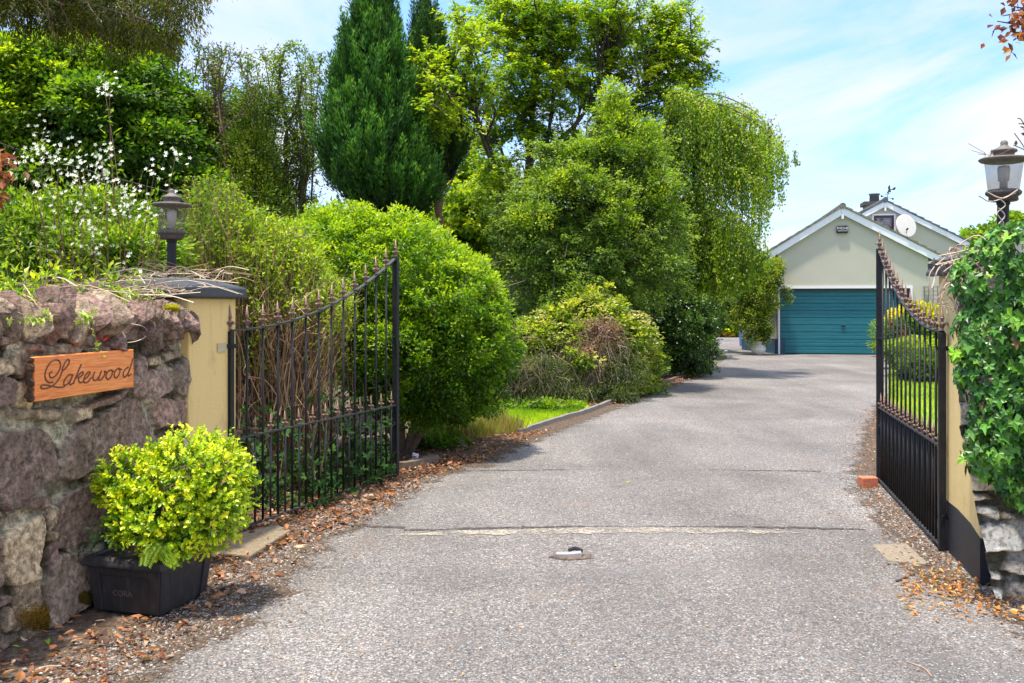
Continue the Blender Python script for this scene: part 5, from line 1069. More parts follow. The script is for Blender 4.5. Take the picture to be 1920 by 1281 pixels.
mb = MB(); r = np.random.default_rng(113); t = plant('young_shrub', 'small yellow green sapling at the foot of the clipped bush', 'plant', P(850, 820, 10.8))
cc = crown(mb, [E(850, 765, 10.8, 45, 30, .25), E(815, 790, 10.7, 25, 20, .2), E(875, 745, 10.8, 25, 15, .2)], 75, .09, 22, .06, .65, G_LIME, 114, .3, .8, .5, .1, zmin=.05); mb.build('foliage', M_leaf, t)
mb = MB(); limbs(mb, P(850, 815, 10.8), P(850, 780, 10.8), cc[:12], .008, .003, 3); mb.build('stems', M_twig, t)

# --- twiggy bush behind the left gate
t = plant('twiggy_shrub', 'tall brown twiggy shrub of thin bare stems with light green tips behind the left gate', 'shrub', P(530, 860, 8.6)); mb = MB(); r = np.random.default_rng(121)
cols = [(.22, .12, .055), (.30, .17, .085), (.15, .085, .045), (.42, .28, .15), (.09, .055, .035)]
tips = []
for k in range(1480):
    Z = r.uniform(7.7, 9.2); x0 = 530+r.normal()*38 if k < 1150 else r.uniform(370, 450); a = P(x0, 0, Z); a[2] = r.uniform(0, .5) if r.random() < .45 else r.uniform(.5, 1.5); 
    x1 = x0+r.normal()*(75 if k < 1150 else 28); y1 = r.uniform(315, 470) if k >= 1150 else r.uniform(330, 620) if r.random() < .6 else r.uniform(560, 800); b_ = P(np.clip(x1, 345, 655), max(y1, np.interp(x1, [350, 420, 480, 560, 650], [330, 340, 400, 430, 560])), Z+r.uniform(-.3, .3))
    a[0] += (b_[0]-a[0])*.4*(a[2]/1.6)
    if b_[2] < a[2]+.15: b_[2] = a[2]+.3
    m1 = a+(b_-a)*.35+r.normal(size=3)*.05; m2 = a+(b_-a)*.7+r.normal(size=3)*.07; rr = r.uniform(.0015, .0042)
    q = smoothpath([a, m1, m2, b_], 3); mb.tube(q, np.linspace(rr*1.6, rr*.5, len(q)), 3, cols[r.integers(0, 5)], cap=False)
    for _ in range(2):
        s_ = q[r.integers(2, len(q))]; e_ = s_+nrmz(r.normal(size=3)+np.array([0, 0, .4]))*r.uniform(.08, .3); mb.tube([s_, (s_+e_)/2+r.normal(size=3)*.012, e_], [rr*.6, rr*.5, rr*.3], 3, cols[r.integers(0, 5)], cap=False)
    if b_[2] > 1.55 or r.random() < .08: tips.append((m2, b_))
for (x0, x1) in ((575, 560), (565, 590), (470, 480), (520, 500), (500, 540)):
    mb.tube(smoothpath([P(x0, 900, 8.5), P((x0+x1)/2+8, 770, 8.5), P(x1, 640, 8.5)], 5), np.linspace(.03, .012, 11), 6, (.24, .14, .08))
mb.build('stems', M_twig, t)
mb = MB(); 
for (a, b_) in tips:
    n = 16; q = r.uniform(.2, 1.05, n)[:, None]; mb.leaves(a+(b_-a)*q+r.normal(size=(n, 3))*.03, nrmz(rdir(r, n)+np.array([0, 0, .2])), rdir(r, n)+np.array([0, 0, .8]), r.uniform(.03, .05, n), r.uniform(.015, .026, n), np.clip(pal_cols(r, G_LIME, n, r.uniform(0, .8, n)), 0, 1))
crown(mb, [E(540, 460, 8.4, 60, 40, .5), E(500, 490, 8.2, 50, 45, .4), E(580, 500, 8.6, 50, 45, .4), E(480, 420, 8.2, 40, 30, .4), E(470, 530, 8, 30, 40, .3), E(480, 640, 8.0, 50, 60, .3, .1), E(600, 600, 8.6, 50, 70, .3, .1)], 250, .12, 24, .05, .5, G_LIME, 123, .2, .7, .5, .1, tone=(0, .75))
mb.build('foliage', M_leaf, t)

# ivy under the gate and hedge
def ivy_leaves(mb, pos, d, nr, S, cols):
    """five-lobed leaves; d towards the tip"""
    N = len(pos); d = nrmz(d); side = nrmz(np.cross(d, nr)); nn = np.cross(side, d)
    sh = [(0, 0, 0), (-.18, .32, .05), (.02, .52, -.02), (.30, .30, .05), (.52, .40, 0), (.62, .16, .04), (1.0, 0, -.10), (.62, -.16, .04), (.52, -.40, 0), (.30, -.30, .05), (.02, -.52, -.02), (-.18, -.32, .05)]
    V = np.empty((N, 12, 3)); S = np.broadcast_to(S, (N,))
    for i, (a, b_, z) in enumerate(sh): V[:, i] = pos+(d*a+side*b_+nn*z)*S[:, None]
    V[:, 0] += d*(.25*S)[:, None]+nn*(-.05*S)[:, None]
    fs = [(0, i, i+1) for i in range(1, 11)]
    i0 = (np.arange(N)*12)[:, None]; fa = np.concatenate([i0+np.array(f)[None] for f in fs])
    mb.add(V.reshape(-1, 3), fa, np.repeat(cols, 12, 0))
r = np.random.default_rng(131); mb = MB()
n = 2600; Z = r.uniform(7.0, 9.6, n); x = r.uniform(450, 740, n); pos = P(0, 0, 1)*0+np.stack([(x-HX)/F*Z, Z, r.uniform(.01, .9, n)**1.6], -1); keep = r.random(n) < np.exp(-pos[:, 2]*1.6); pos = pos[keep]; n = len(pos)
keep = pos[:, 0] < -1.75+(pos[:, 1]-6.24)*.395-.06
pos = pos[keep]; n = len(pos)
ivy_leaves(mb, pos, rdir(r, n)*.7+np.array([0, -.4, -.3]), rdir(r, n)*.5+np.array([0, -.5, .7]), r.uniform(.05, .10, n), np.clip(pal_cols(r, [(.012, .034, .010), (.022, .058, .014), (.04, .09, .018)], n, r.uniform(0, 1, n)), 0, 1))
o = mb.build('ivy_ground_cover', M_matleaf); tag(o, 'dark ivy covering the ground behind the left gate', 'ivy', kind='stuff')
mb = MB(); crown(mb, [E(1000, 765, 13.9, 120, 12, .3), E(1200, 735, 16.5, 60, 12, .3), E(820, 830, 10.3, 60, 14, .3), E(1300, 690, 20.6, 50, 10, .4)], 170, .13, 34, .06, .7, G_MID, 133, .1, .8, .6, 0, zmin=.01)
o = mb.build('ground_cover', M_leaf); tag(o, 'low leafy weeds along the bed edge of the drive', 'ground cover', kind='stuff')

# --- left side behind the wall: white blossom shrub
t = plant('blossom_shrub', 'arching shrub with clusters of white blossom and thin brown stems above the stone wall', 'shrub', P(190, 700, 7.2)); mb = MB(); lf = MB(); fw = MB(); r = np.random.default_rng(141)
heads = [(205, 170), (195, 160), (80, 245), (75, 275), (95, 285), (130, 275), (110, 300), (145, 320), (165, 322), (205, 275), (190, 300), (185, 330), (200, 335), (215, 340), (235, 365), (250, 370), (70, 350), (330, 290), (290, 320), (155, 395), (120, 350), (140, 385),
         (240, 400), (190, 395), (180, 430), (215, 445), (225, 475), (170, 470), (110, 475), (150, 430), (260, 455), (200, 500), (235, 505), (280, 400), (300, 430), (60, 365), (45, 300)]
for k in range(34): heads.append((r.uniform(100, 300), r.uniform(380, 510)))
for k in range(26): heads.append((r.uniform(20, 330), r.uniform(300, 520)))
for i, (x, y) in enumerate(heads):
    Z = 7.0+r.uniform(-.5, .6); tip = P(x, y, Z); rt = P(190+(x-190)*.55+r.normal()*12, 640, Z+r.uniform(-.1, .3)); rt[2] = 1.0
    m1 = rt+(tip-rt)*.4+r.normal(size=3)*.05; m2 = rt+(tip-rt)*.75+r.normal(size=3)*.04
    q = smoothpath([rt, m1, m2, tip], 4); mb.tube(q, np.linspace(.006, .002, len(q)), 4, [(.20, .10, .06), (.28, .17, .10), (.15, .09, .05)][i % 3], cap=False)
    n = 26; u_ = r.uniform(.3, 1, n); pos = q[(u_*(len(q)-1)).astype(int)]+r.normal(size=(n, 3))*.05
    lf.leaves(pos, nrmz(rdir(r, n)+np.array([0, 0, .3])), rdir(r, n)*.6+np.array([0, 0, .8]), r.uniform(.035, .065, n), r.uniform(.015, .026, n), np.clip(pal_cols(r, G_LIME, n, r.uniform(-.1, .6, n)), 0, 1))
    if i < 37 or r.random() < .65:
        nf = r.integers(6, 15) if i < 37 else r.integers(1, 6)
        for j in range(nf):
            c_ = tip+r.normal(size=3)*np.array([.045, .05, .05]); n = 5; a = np.arange(5)/5*2*np.pi+r.random()*6; fd = nrmz(np.array([r.normal()*.5, -.8, .5+r.normal()*.3])); s1 = nrmz(np.cross(fd, (0, 0, 1))); s2 = np.cross(s1, fd)
            dd = s1*np.cos(a)[:, None]+s2*np.sin(a)[:, None]+fd*.25
            fw.leaves(np.tile(c_, (n, 1)), dd, np.tile(fd, (n, 1)), .019, .010, np.tile((.80, .80, .73), (n, 1)))
mb.build('stems', M_twig, t); fw.build('flowers', M_petal, t)
crown(lf, [E(120, 460, 7.3, 150, 70, .5), E(220, 470, 7.1, 110, 60, .4), E(60, 440, 7.3, 90, 90, .5), E(290, 470, 7.3, 60, 70, .4), E(180, 400, 7.6, 120, 50, .4)], 620, .13, 34, .055, .36, [(.04, .10, .010), (.085, .17, .014), (.17, .28, .02), (.32, .42, .04)], 143, .15, .7, .5, .1, tone=(.0, .8))
lf.build('foliage', M_leaf, t)
# leafy green shrub far left
t = plant('willow_shrub', 'fresh green narrow leaved shrub at the left edge above the wall', 'shrub', P(60, 700, 8.0)); mb = MB(); r = np.random.default_rng(151); bw = MB()
for k in range(260):
    Z = r.uniform(7.6, 8.6); x = r.uniform(-120, 300); y1 = r.uniform(330, 500); rt = P(x*.9, 640, Z); rt[2] = .9; tip = P(x+r.normal()*12, y1, Z); m_ = (rt+tip)/2+r.normal(size=3)*.05
    q = smoothpath([rt, m_, tip], 4); bw.tube(q, np.linspace(.005, .002, len(q)), 3, (.16, .16, .05), cap=False); n = 32; u_ = r.uniform(.2, 1, n); pos = q[(u_*(len(q)-1)).astype(int)]+r.normal(size=(n, 3))*.015
    mb.leaves(pos, nrmz(rdir(r, n)+np.array([0, 0, .35])), rdir(r, n)*.5+np.array([0, 0, .9]), r.uniform(.05, .10, n), r.uniform(.013, .022, n), np.clip(pal_cols(r, [(.03, .09, .008), (.07, .16, .010), (.15, .28, .014), (.28, .42, .02)], n, r.uniform(0, .9, n)), 0, 1))
mb.build('foliage', M_leaf, t); bw.build('stems', M_twig, t)

# --- large tree behind, left
t = plant('sycamore_tree', 'large dark green broadleaf tree filling the back left behind the blossom', 'tree', P(150, 640, 17)); mb = MB()
env = [E(60, 170, 17, 130, 90, 1.5), E(180, 130, 17.5, 110, 90, 1.4), E(60, 280, 16.8, 140, 80, 1.4), E(200, 230, 16.8, 130, 90, 1.5), E(280, 190, 17.4, 80, 80, 1.2), E(300, 290, 17, 90, 80, 1.3), E(150, 340, 16.6, 160, 70, 1.3), E(330, 370, 17.2, 110, 60, 1.2), E(120, 430, 17, 200, 60, 1.2), E(-60, 220, 17, 90, 120, 1.4), E(260, 90, 18, 60, 50, .9)]
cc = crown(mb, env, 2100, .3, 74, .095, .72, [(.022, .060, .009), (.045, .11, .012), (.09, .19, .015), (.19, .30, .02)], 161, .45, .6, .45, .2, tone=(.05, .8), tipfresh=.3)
crown(mb, [E(30, 110, 16, 70, 60, .5), E(20, 220, 15.8, 60, 60, .5), E(170, 110, 16.4, 100, 40, .5), E(130, 190, 15.9, 60, 30, .4), E(80, 150, 16, 60, 40, .4)], 260, .22, 46, .09, .7, G_LIME, 163, .4, .7, .45, .1, tone=(0, .6))
mb.build('crown', M_leaf, t); mb = MB(); trunkline(mb, [P(150, 640, 17), P(155, 400, 17), P(170, 230, 17)], .2, .05); limbs(mb, P(150, 450, 17), P(170, 220, 17), cc[np.random.default_rng(6).choice(len(cc), 60)], .05, .01, 12); mb.build('trunk', M_bark, t)
# --- half bare tree
def baretree(label, root, spread_, Z, seed, col, leafcols, n_st, leafn, ytop, xr, lowenv, lsz=.06, name='larch_tree'):
    r = np.random.default_rng(seed); t = plant(name, label, 'tree', P(root, 640, Z)); mb = MB(); lf = MB()
    for k in range(n_st):
        x1 = r.uniform(*xr); y1 = ytop(x1)+abs(r.normal())*35; z1 = Z+r.uniform(-.9, .9); a = P(root+r.normal()*12, 620, Z); mid = P(root+(x1-root)*.45+r.normal()*8, 380+r.normal()*25, Z+(z1-Z)*.5); tip = P(x1+r.normal()*14, y1, z1)
        q = smoothpath([a, mid, mid+(tip-mid)*.35+r.normal(size=3)*.16, mid+(tip-mid)*.7+r.normal(size=3)*.16, tip], 6); rad = np.linspace(r.uniform(.03, .06), .006, len(q)); mb.tube(q, rad, 5, col, cap=False)
        for _ in range(40):
            i = r.integers(len(q)//3, len(q)); s_ = q[i]; L_ = r.uniform(.25, .9)*(1.25-i/len(q)); e_ = s_+nrmz(r.normal(size=3)*np.array([1.2, 1.2, .7])+np.array([0, 0, .6]))*L_
            m_ = (s_+e_)/2+r.normal(size=3)*.05; mb.tube([s_, m_, e_], [.010, .007, .003], 3, col, cap=False)
            n = r.poisson(leafn)
            if n:
                u_ = r.random(n)[:, None]; pos = s_+(e_-s_)*u_+r.normal(size=(n, 3))*.05
                lf.leaves(pos, rdir(r, n)+np.array([0, 0, -.2]), rdir(r, n)+np.array([0, 0, .4]), r.uniform(.7, 1.3, n)*lsz, r.uniform(.5, .8, n)*lsz, np.clip(pal_cols(r, leafcols, n, r.uniform(0, 1, n)), 0, 1))
    if lowenv: crown(lf, lowenv, 520, .26, 62, .08, .6, leafcols, seed+1, .4, .5, .5, .2)
    mb.build('trunk', M_bark, t); lf.build('crown', M_leaf, t)
baretree('brown half bare tree with upright reddish stems behind the left lantern', 385, 1, 18, 171, (.17, .10, .075), [(.04, .08, .012), (.09, .15, .018), (.17, .24, .03)], 17, 6, lambda x: 60+abs(x-370)*.4, (325, 450), [E(385, 330, 18, 60, 70, .8), E(400, 430, 18, 90, 60, .9), E(370, 240, 18, 40, 60, .6)])
baretree('slender open tree with sparse leaves against the sky left of the cypress', 540, 1, 19.5, 175, (.14, .105, .08), [(.05, .10, .012), (.11, .19, .018), (.25, .34, .03)], 17, 14, lambda x: 70+abs(x-520)*.45, (455, 618), [E(480, 330, 19.5, 60, 60, .9), E(500, 430, 19.3, 90, 50, .9), E(560, 460, 19.3, 60, 40, .8), E(455, 220, 19.6, 40, 50, .6)], name='ash_tree')
t = plant('thuja_tree', 'olive green conifer with feathery sprays between the bare tree and the slender tree', 'tree', P(465, 640, 17.8)); mb = MB()
cc = crown(mb, [E(470, 290, 17.8, 50, 50, .7), E(455, 350, 17.7, 60, 60, .8), E(490, 390, 17.7, 60, 50, .8), E(485, 210, 17.8, 35, 50, .5), E(450, 430, 17.6, 90, 50, .8)], 620, .2, 60, .075, .35, [(.035, .075, .008), (.08, .14, .010), (.16, .23, .014), (.26, .31, .02)], 181, .6, .3, 1.0, -.2); mb.build('crown', M_dark, t)
mb = MB(); trunkline(mb, [P(465, 640, 17.8), P(470, 400, 17.8), P(480, 200, 17.8)], .1, .03); mb.build('trunk', M_bark, t)

# --- overhanging yew bough, top left, near
t = thing('yew_tree', 'dark olive drooping conifer boughs hanging into the top left corner', 'tree', (-6.2, 7.5, 0)); mb = MB(); bw = MB(); r = np.random.default_rng(191)
def bough(a, b_, rad0): 
    m_ = (a+b_)/2+np.array([0, 0, .18]); q = smoothpath([a, m_, b_], 8); bw.tube(q, np.linspace(rad0, .008, len(q)), 6, (.11, .075, .055), cap=False); return q
trk = smoothpath([np.array([-6.2, 7.5, 0]), np.array([-6.1, 7.5, 2.5]), np.array([-6.0, 7.6, 5.5])], 6); bw.tube(trk, np.linspace(.22, .12, len(trk)), 9, (.13, .08, .06))
spr = []
for (x1, y1, Z1, hang) in [(430, -40, 8.0, 1), (330, 95, 8.2, .55), (280, 40, 7.6, .8), (200, 30, 8.4, .9), (120, 10, 7.4, .9), (50, 0, 8.0, 1.0), (360, -30, 7.4, 1), (240, -30, 8.3, 1.2), (150, 55, 7.9, .6), (400, -70, 8.5, 1), (0, -20, 7.6, 1.1), (90, -40, 8.4, 1.2), (-60, -30, 7.9, 1.2), (300, -60, 8.8, 1.2)]:
    q = bough(np.array([-6.0, 7.6, 4.6+r.uniform(-.3, .9)]), P(x1, y1, Z1), .05)
    for k in range(44):
        u_ = r.uniform(.25, 1); a = q[int(u_*(len(q)-1))]+r.normal(size=3)*np.array([.12, .15, .03]); L_ = r.uniform(.10, .42)*hang*(.6+.5*u_)
        px_ = HX+a[0]/a[1]*F; ylim = np.interp(px_, [-100, 0, 60, 200, 330, 380, 430], [70, 60, 90, 120, 110, 60, 20]); zl = CH-(ylim-HY)/F*a[1]; L_ = min(L_, max(a[2]-zl, .08))
        e_ = a+np.array([r.normal()*.08+.05, r.normal()*.08, -L_]); spr.append((a, (a+e_)/2+r.normal(size=3)*.02, e_)); bw.tube(list(spr[-1]), [.006, .004, .002], 3, (.12, .07, .045), cap=False)
A = np.array([s[0] for s in spr]); B_ = np.array([s[2] for s in spr]); k = 74; n = len(A)*k; u_ = r.random(n)[:, None]; pos = np.repeat(A, k, 0)*(1-u_)+np.repeat(B_, k, 0)*u_+r.normal(size=(n, 3))*.030
tn = np.repeat(r.random(len(A)), k)*.6+.3*u_[:, 0]*r.random(n)
mb.leaves(pos, nrmz(rdir(r, n)*.8+np.array([0, 0, -.55])), rdir(r, n), r.uniform(.025, .045, n), r.uniform(.007, .013, n), np.clip(pal_cols(r, [(.022, .036, .008), (.05, .07, .010), (.10, .12, .016), (.18, .16, .03)], n, tn), 0, 1))
YC = [(.03, .045, .008), (.07, .085, .010), (.14, .15, .016), (.24, .21, .03)]
crown(mb, [E(120, 10, 8, 130, 60, .7), E(230, 45, 8, 110, 55, .6), E(300, 60, 8.1, 60, 45, .5), E(40, 20, 7.8, 60, 50, .6), E(330, 10, 8, 70, 45, .6), E(150, -50, 8, 250, 70, .8)], 560, .10, 52, .045, .26, YC, 193, .2, .3, 1.3, 1.0, tone=(0, .8))
mb.build('crown', M_leaf, t); bw.build('trunk', M_bark, t)

# --- copper leaves, left edge and top right
def copper(label, Z, pts_px, root, n_, seed, S=.07):
    r = np.random.default_rng(seed); t = thing('copper_beech', label, 'tree', tuple(root)); mb = MB(); bw = MB(); rt = np.array(root, float)
    for (x, y) in pts_px:
        tip = P(x, y, Z+r.uniform(-.2, .2)); st_ = rt+np.array([0, 0, 2.2]) if tip[2] < 3 else rt+np.array([0, 0, 3.2]); m_ = (st_+tip)/2+np.array([0, 0, .15])+r.normal(size=3)*.05; q = smoothpath([st_, m_, tip], 6); bw.tube(q, np.linspace(.022, .003, len(q)), 5, (.09, .06, .05), cap=False)
        n = n_; u_ = 1-abs(r.normal(size=n))*.10; pos = q[(np.clip(u_, .3, 1)*(len(q)-1)).astype(int)]+r.normal(size=(n, 3))*.06
        mb.leaves(pos, rdir(r, n)+np.array([0, 0, -.5]), rdir(r, n)+np.array([0, -.4, .5]), r.uniform(.7, 1.2, n)*S, r.uniform(.5, .7, n)*S, np.clip(pal_cols(r, [(.05, .02, .018), (.13, .04, .025), (.28, .09, .04), (.36, .15, .06)], n, r.random(n)), 0, 1))
    ce = rt+np.array([.45 if rt[0] > 0 else -.55, .1, 4.5 if rt[0] > 0 else 2.9]); CC = [(.05, .02, .018), (.13, .04, .025), (.28, .09, .04), (.36, .15, .06)]
    cc_ = crown(mb, [(ce, np.array([.85, .8, .9]), 1.)], 150, .17, 34, .07, .6, CC, seed+2, .3); limbs(bw, rt+np.array([0, 0, 1.6]), rt+np.array([0, 0, 3.4]), cc_[:30], .02, .005, seed, (.09, .06, .05))
    bw.tube([rt, rt+np.array([0, 0, 1.8]), rt+np.array([0, 0, 3.6])], [.06, .045, .02], 8, (.09, .06, .05)); mb.build('crown', M_leaf, t); bw.build('trunk', M_bark, t)
copper('copper brown leaves reaching in at the left edge beside the blossom', 6.0, [(8, 290), (15, 325), (5, 350), (22, 310), (-20, 300), (0, 375), (-30, 340)], (-4.1, 6.2, 0), 26, 201)
copper('sprig of copper red leaves hanging into the top right corner', 5.6, [(1880, 30), (1895, 60), (1870, 40), (1905, 20), (1915, 45), (1900, 75), (1930, 30), (1890, 10)], (4.2, 6.4, 0), 22, 203, .06)
# --- far right tree, garden behind right gate
t = plant('oak_tree', 'distant rounded green tree above the house roof behind the right lantern', 'tree', P(1880, 560, 62)); mb = MB()
crown(mb, [E(1850, 450, 62, 40, 30, 2), E(1900, 440, 62, 50, 38, 2.5), E(1960, 450, 62, 60, 45, 2.5), E(1880, 500, 62, 80, 40, 2.5)], 560, .55, 60, .24, .7, G_MID, 211, .5, .6, .6, .1, tone=(.3, 1)); mb.build('crown', M_leaf, t); mb = MB(); trunkline(mb, [P(1880, 640, 62)*np.array([1, 1, 0]), P(1880, 480, 62)], .4, .15); mb.build('trunk', M_bark, t)
def at_ground(px, Z): return np.array([(px-HX)/F*Z, Z, 0])
def gshrub(name, label, px, py, Z, rx, ry, rz, cols, n, L, seed, per=46, W=.65, flowers=None, mat=None):
    t = plant(name, label, 'shrub', P(px, 600, Z)); mb = MB(); zb = CH-(py-HY)/F*Z; e = [E(px, py, Z, rx, ry, rz)]
    cc = crown(mb, e, n, .16, per, L, W, cols, seed, .7, .6, .6, 0, zmin=.02); mb.build('foliage', mat or M_leaf, t)
    bw = MB(); limbs(bw, at_ground(px, Z), at_ground(px, Z)+np.array([0, 0, .3]), cc[:12], .02, .006, seed); bw.build('stems', M_twig, t)
    if flowers is not None:
        r = np.random.default_rng(seed+5); fl, o_ = sample_env(e, flowers[1], r, .99); fb = MB(); 
        for c_ in fl:
            m_ = 8; fb.leaves(c_+o_[0]*0+rdir(r, m_)*.04, rdir(r, m_), rdir(r, m_), .07, .06, np.tile(flowers[0], (m_, 1)))
        fb.build('flowers', M_petal, t)
    return t
YG = [(.16, .2, .01), (.33, .36, .015), (.55, .52, .02), (.7, .62, .05)]
gshrub('gold_shrub', 'bright golden yellow shrub behind the spear tips of the right gate', 1720, 600, 25, 48, 30, .7, YG, 260, .08, 221, flowers=((.6, .02, .05), 14))
gshrub('rose_bush', 'green bush with a few red roses behind the right gate', 1705, 640, 23, 50, 45, .6, G_MID, 300, .07, 225, flowers=((.65, .02, .06), 30))
gshrub('low_hedge', 'low yellow green clipped shrub in front of the roses behind the right gate', 1715, 660, 20.5, 55, 24, .5, G_LIME, 260, .06, 229)
gshrub('box_shrub', 'dark green rounded shrub at the lawn edge behind the right gate', 1735, 690, 19, 45, 28, .5, G_MID, 220, .06, 231)
gshrub('strap_leaf_plant', 'small spiky green plant at the right corner of the garage door', 1650, 628, 28.5, 14, 30, .3, G_LIME, 50, .12, 233, 20, .2)
sheet('lawn', [(6.1, 14.8), (9.2, 21.7), (12.6, 28.5), (40, 28.5), (40, 6.5), (4.0, 8.2)], .004, M_turf, .08)
grass_patch('lawn_grass', 'green lawn seen through the bars of the right gate', [(1665, 790), (1665, 705), (1672, 668), (1900, 668), (2000, 740), (1900, 800)], 26000, .07, LG, 241, .004)
# --- climber on the garage corner
t = plant('wall_climber', 'tangled leafy climber growing up the garage corner out of the urn', 'climber', P(1422, 655, 29.8)); mb = MB()
env = [E(1440, 520, 29.8, 28, 30, .35), E(1425, 560, 29.7, 32, 40, .35), E(1420, 610, 29.6, 26, 38, .3), E(1405, 530, 29.9, 24, 30, .35), E(1395, 580, 30, 20, 40, .3), E(1455, 500, 29.9, 14, 15, .2), E(1380, 560, 31, 20, 50, .4)]
CG = [(.05, .085, .014), (.11, .165, .022), (.21, .27, .04), (.32, .38, .06)]
cc = crown(mb, env, 620, .17, 46, .075, .55, CG, 251, .5, .6, .7, .2); r = np.random.default_rng(252)
mb.build('foliage', M_leaf, t); bw = MB()
limbs(bw, at_ground(1428, 29.7)+np.array([0, 0, .4]), P(1425, 560, 29.8), cc[:40], .02, .006, 253, (.2, .15, .1))
for k in range(10):
    a = P(1455+r.uniform(-5, 8), r.uniform(490, 560), 29.9); b_ = a+np.array([r.uniform(.1, .5), -.05, r.uniform(-.4, .2)]); bw.tube([a, (a+b_)/2+np.array([0, -.05, .06]), b_], .004, 3, (.3, .25, .15), cap=False)
bw.build('stems', M_twig, t)
mb = MB(); crown(mb, [E(1472, 548, 29.9, 12, 14, .12), E(1480, 560, 29.9, 6, 10, .1)], 24, .1, 18, .07, .5, CG, 254, .2, .6, .7, .2); mb.build('spray', M_leaf, t)
# --- distant shrubs beyond
gshrub('far_shrub', 'yellow green shrub beyond the end of the drive, left of the garage', 1360, 615, 48, 34, 28, 1.2, G_LIME, 240, .16, 261, 40)
gshrub('far_shrub', 'small brown green mound at the far edge of the drive', 1357, 640, 47, 20, 16, .6, [(.10, .07, .02), (.18, .14, .03), (.25, .2, .05)], 110, .12, 263, 40)
gshrub('far_tree', 'pale green far tree seen under the birch beside the garage', 1350, 560, 55, 50, 50, 2.0, [(.05, .09, .02), (.09, .15, .03), (.15, .22, .05)], 300, .22, 265, 44)
mb = MB(); r = np.random.default_rng(271); env = []
for x in range(-260, 1330, 55): env.append(E(x, 470+r.uniform(-25, 30), 34+r.uniform(-3, 3), 60, 75, 1.8))
for x in range(-260, 1340, 60): env.append(E(x, 565, 31+r.uniform(-3, 3), 60, 60, 1.5))
crown(mb, env, 3600, .45, 40, .2, .75, [(.02, .045, .010), (.035, .08, .014), (.07, .13, .018), (.14, .2, .03)], 272, .6, .6, .6, .1)
o = mb.build('woodland', M_leaf); tag(o, 'dense green woodland far behind the garden trees', 'woodland', kind='stuff')
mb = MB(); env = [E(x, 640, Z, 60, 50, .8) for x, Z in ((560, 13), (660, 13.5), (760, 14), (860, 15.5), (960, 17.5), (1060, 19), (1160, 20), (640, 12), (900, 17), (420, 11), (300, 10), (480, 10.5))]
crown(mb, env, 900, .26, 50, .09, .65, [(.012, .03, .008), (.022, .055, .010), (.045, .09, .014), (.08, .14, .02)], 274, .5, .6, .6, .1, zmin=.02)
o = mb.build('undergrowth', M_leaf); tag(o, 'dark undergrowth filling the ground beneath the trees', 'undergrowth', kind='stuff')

# --- planter shrub
t = thing('box_shrub', 'rounded golden green box shrub with tiny round leaves growing in the black planter', 'shrub', (ctr[0], ctr[1], .26)); mb = MB(); r = np.random.default_rng(281)
env = [E(355, 898, 4.82, 80, 74, .25), E(402, 905, 4.85, 54, 72, .22), E(255, 903, 4.85, 62, 42, .16), E(310, 960, 4.75, 80, 60, .2), E(385, 960, 4.8, 60, 55, .2), E(320, 1000, 4.7, 50, 32, .14)]
def roundleaves(mb, pos, d, nr, S, cols):
    N = len(pos); d = nrmz(d); side = nrmz(np.cross(d, nr)); nn = np.cross(side, d); sh = [(0, 0, 0), (.3, .27, .06), (.68, .27, .06), (1.0, 0, -.02), (.68, -.27, .06), (.3, -.27, .06)]
    V = np.empty((N, 6, 3)); S = np.broadcast_to(S, (N,))
    for i, (a, b_, z) in enumerate(sh): V[:, i] = pos+(d*a+side*b_+nn*z)*S[:, None]
    i0 = (np.arange(N)*6)[:, None]; fa = np.concatenate([i0+np.array([0, 1, 2, 3]), i0+np.array([0, 3, 4, 5])]); mb.add(V.reshape(-1, 3), fa, np.repeat(cols, 6, 0))
def boxcrown(env, nc, k, seed, shell, S, cols, tone):
    r = np.random.default_rng(seed); cc, out = sample_env(env, nc, r, shell); cc = cc+out*((fbm(cc*9, 2, seed)-.5)*.11)[:, None]; n = len(cc); ax = nrmz(out+rdir(r, n)*.5+np.array([0, 0, .4])); Ls = r.uniform(.03, .075, n)
    C = np.repeat(cc, k, 0); A = np.repeat(ax, k, 0); u_ = np.tile(np.linspace(0, 1, k), n); N = len(C); sd = nrmz(np.cross(A, rdir(r, N)))
    pos = C+A*(np.repeat(Ls, k)*u_)[:, None]; d = nrmz(sd+A*(.3+.7*u_[:, None])); nr = nrmz(A+rdir(r, N)*.35); tn = np.repeat(np.clip(r.normal(tone, .22, n), 0, 1), k)+.35*(u_-.5)+.08*r.normal(size=N)
    roundleaves(mb, pos, d, nr, r.uniform(.016, .029, N), np.clip(pal_cols(r, cols, N, tn), 0, 1)); return cc
BX = [(.06, .15, .008), (.17, .30, .008), (.36, .48, .010), (.60, .60, .015)]
cc = boxcrown(env, 2100, 9, 283, .88, .02, BX, .55); boxcrown([(e[0], e[1]*.8, e[2]) for e in env], 700, 9, 284, .5, .02, BX, .2)
rs = np.random.default_rng(288); pc_, oc_ = sample_env(env, 110, rs, .98)
for a, o1 in zip(pc_, oc_):
    dv = nrmz(o1+rs.normal(size=3)*.35+np.array([0, 0, .35]))*rs.uniform(.03, .085); u_ = np.linspace(.1, 1, 9)[:, None]; sd = nrmz(np.cross(np.tile(dv, (9, 1)), rdir(rs, 9))); roundleaves(mb, a+dv*u_, nrmz(sd+nrmz(dv)*.6), np.tile(nrmz(dv), (9, 1))+rdir(rs, 9)*.3, rs.uniform(.012, .02, 9), np.clip(pal_cols(rs, BX, 9, .6+.4*u_[:, 0]), 0, 1))
boxcrown([E(320, 1015, 4.68, 55, 26, .07), E(240, 985, 4.7, 40, 24, .08)], 240, 9, 287, .3, .02, BX, .25)
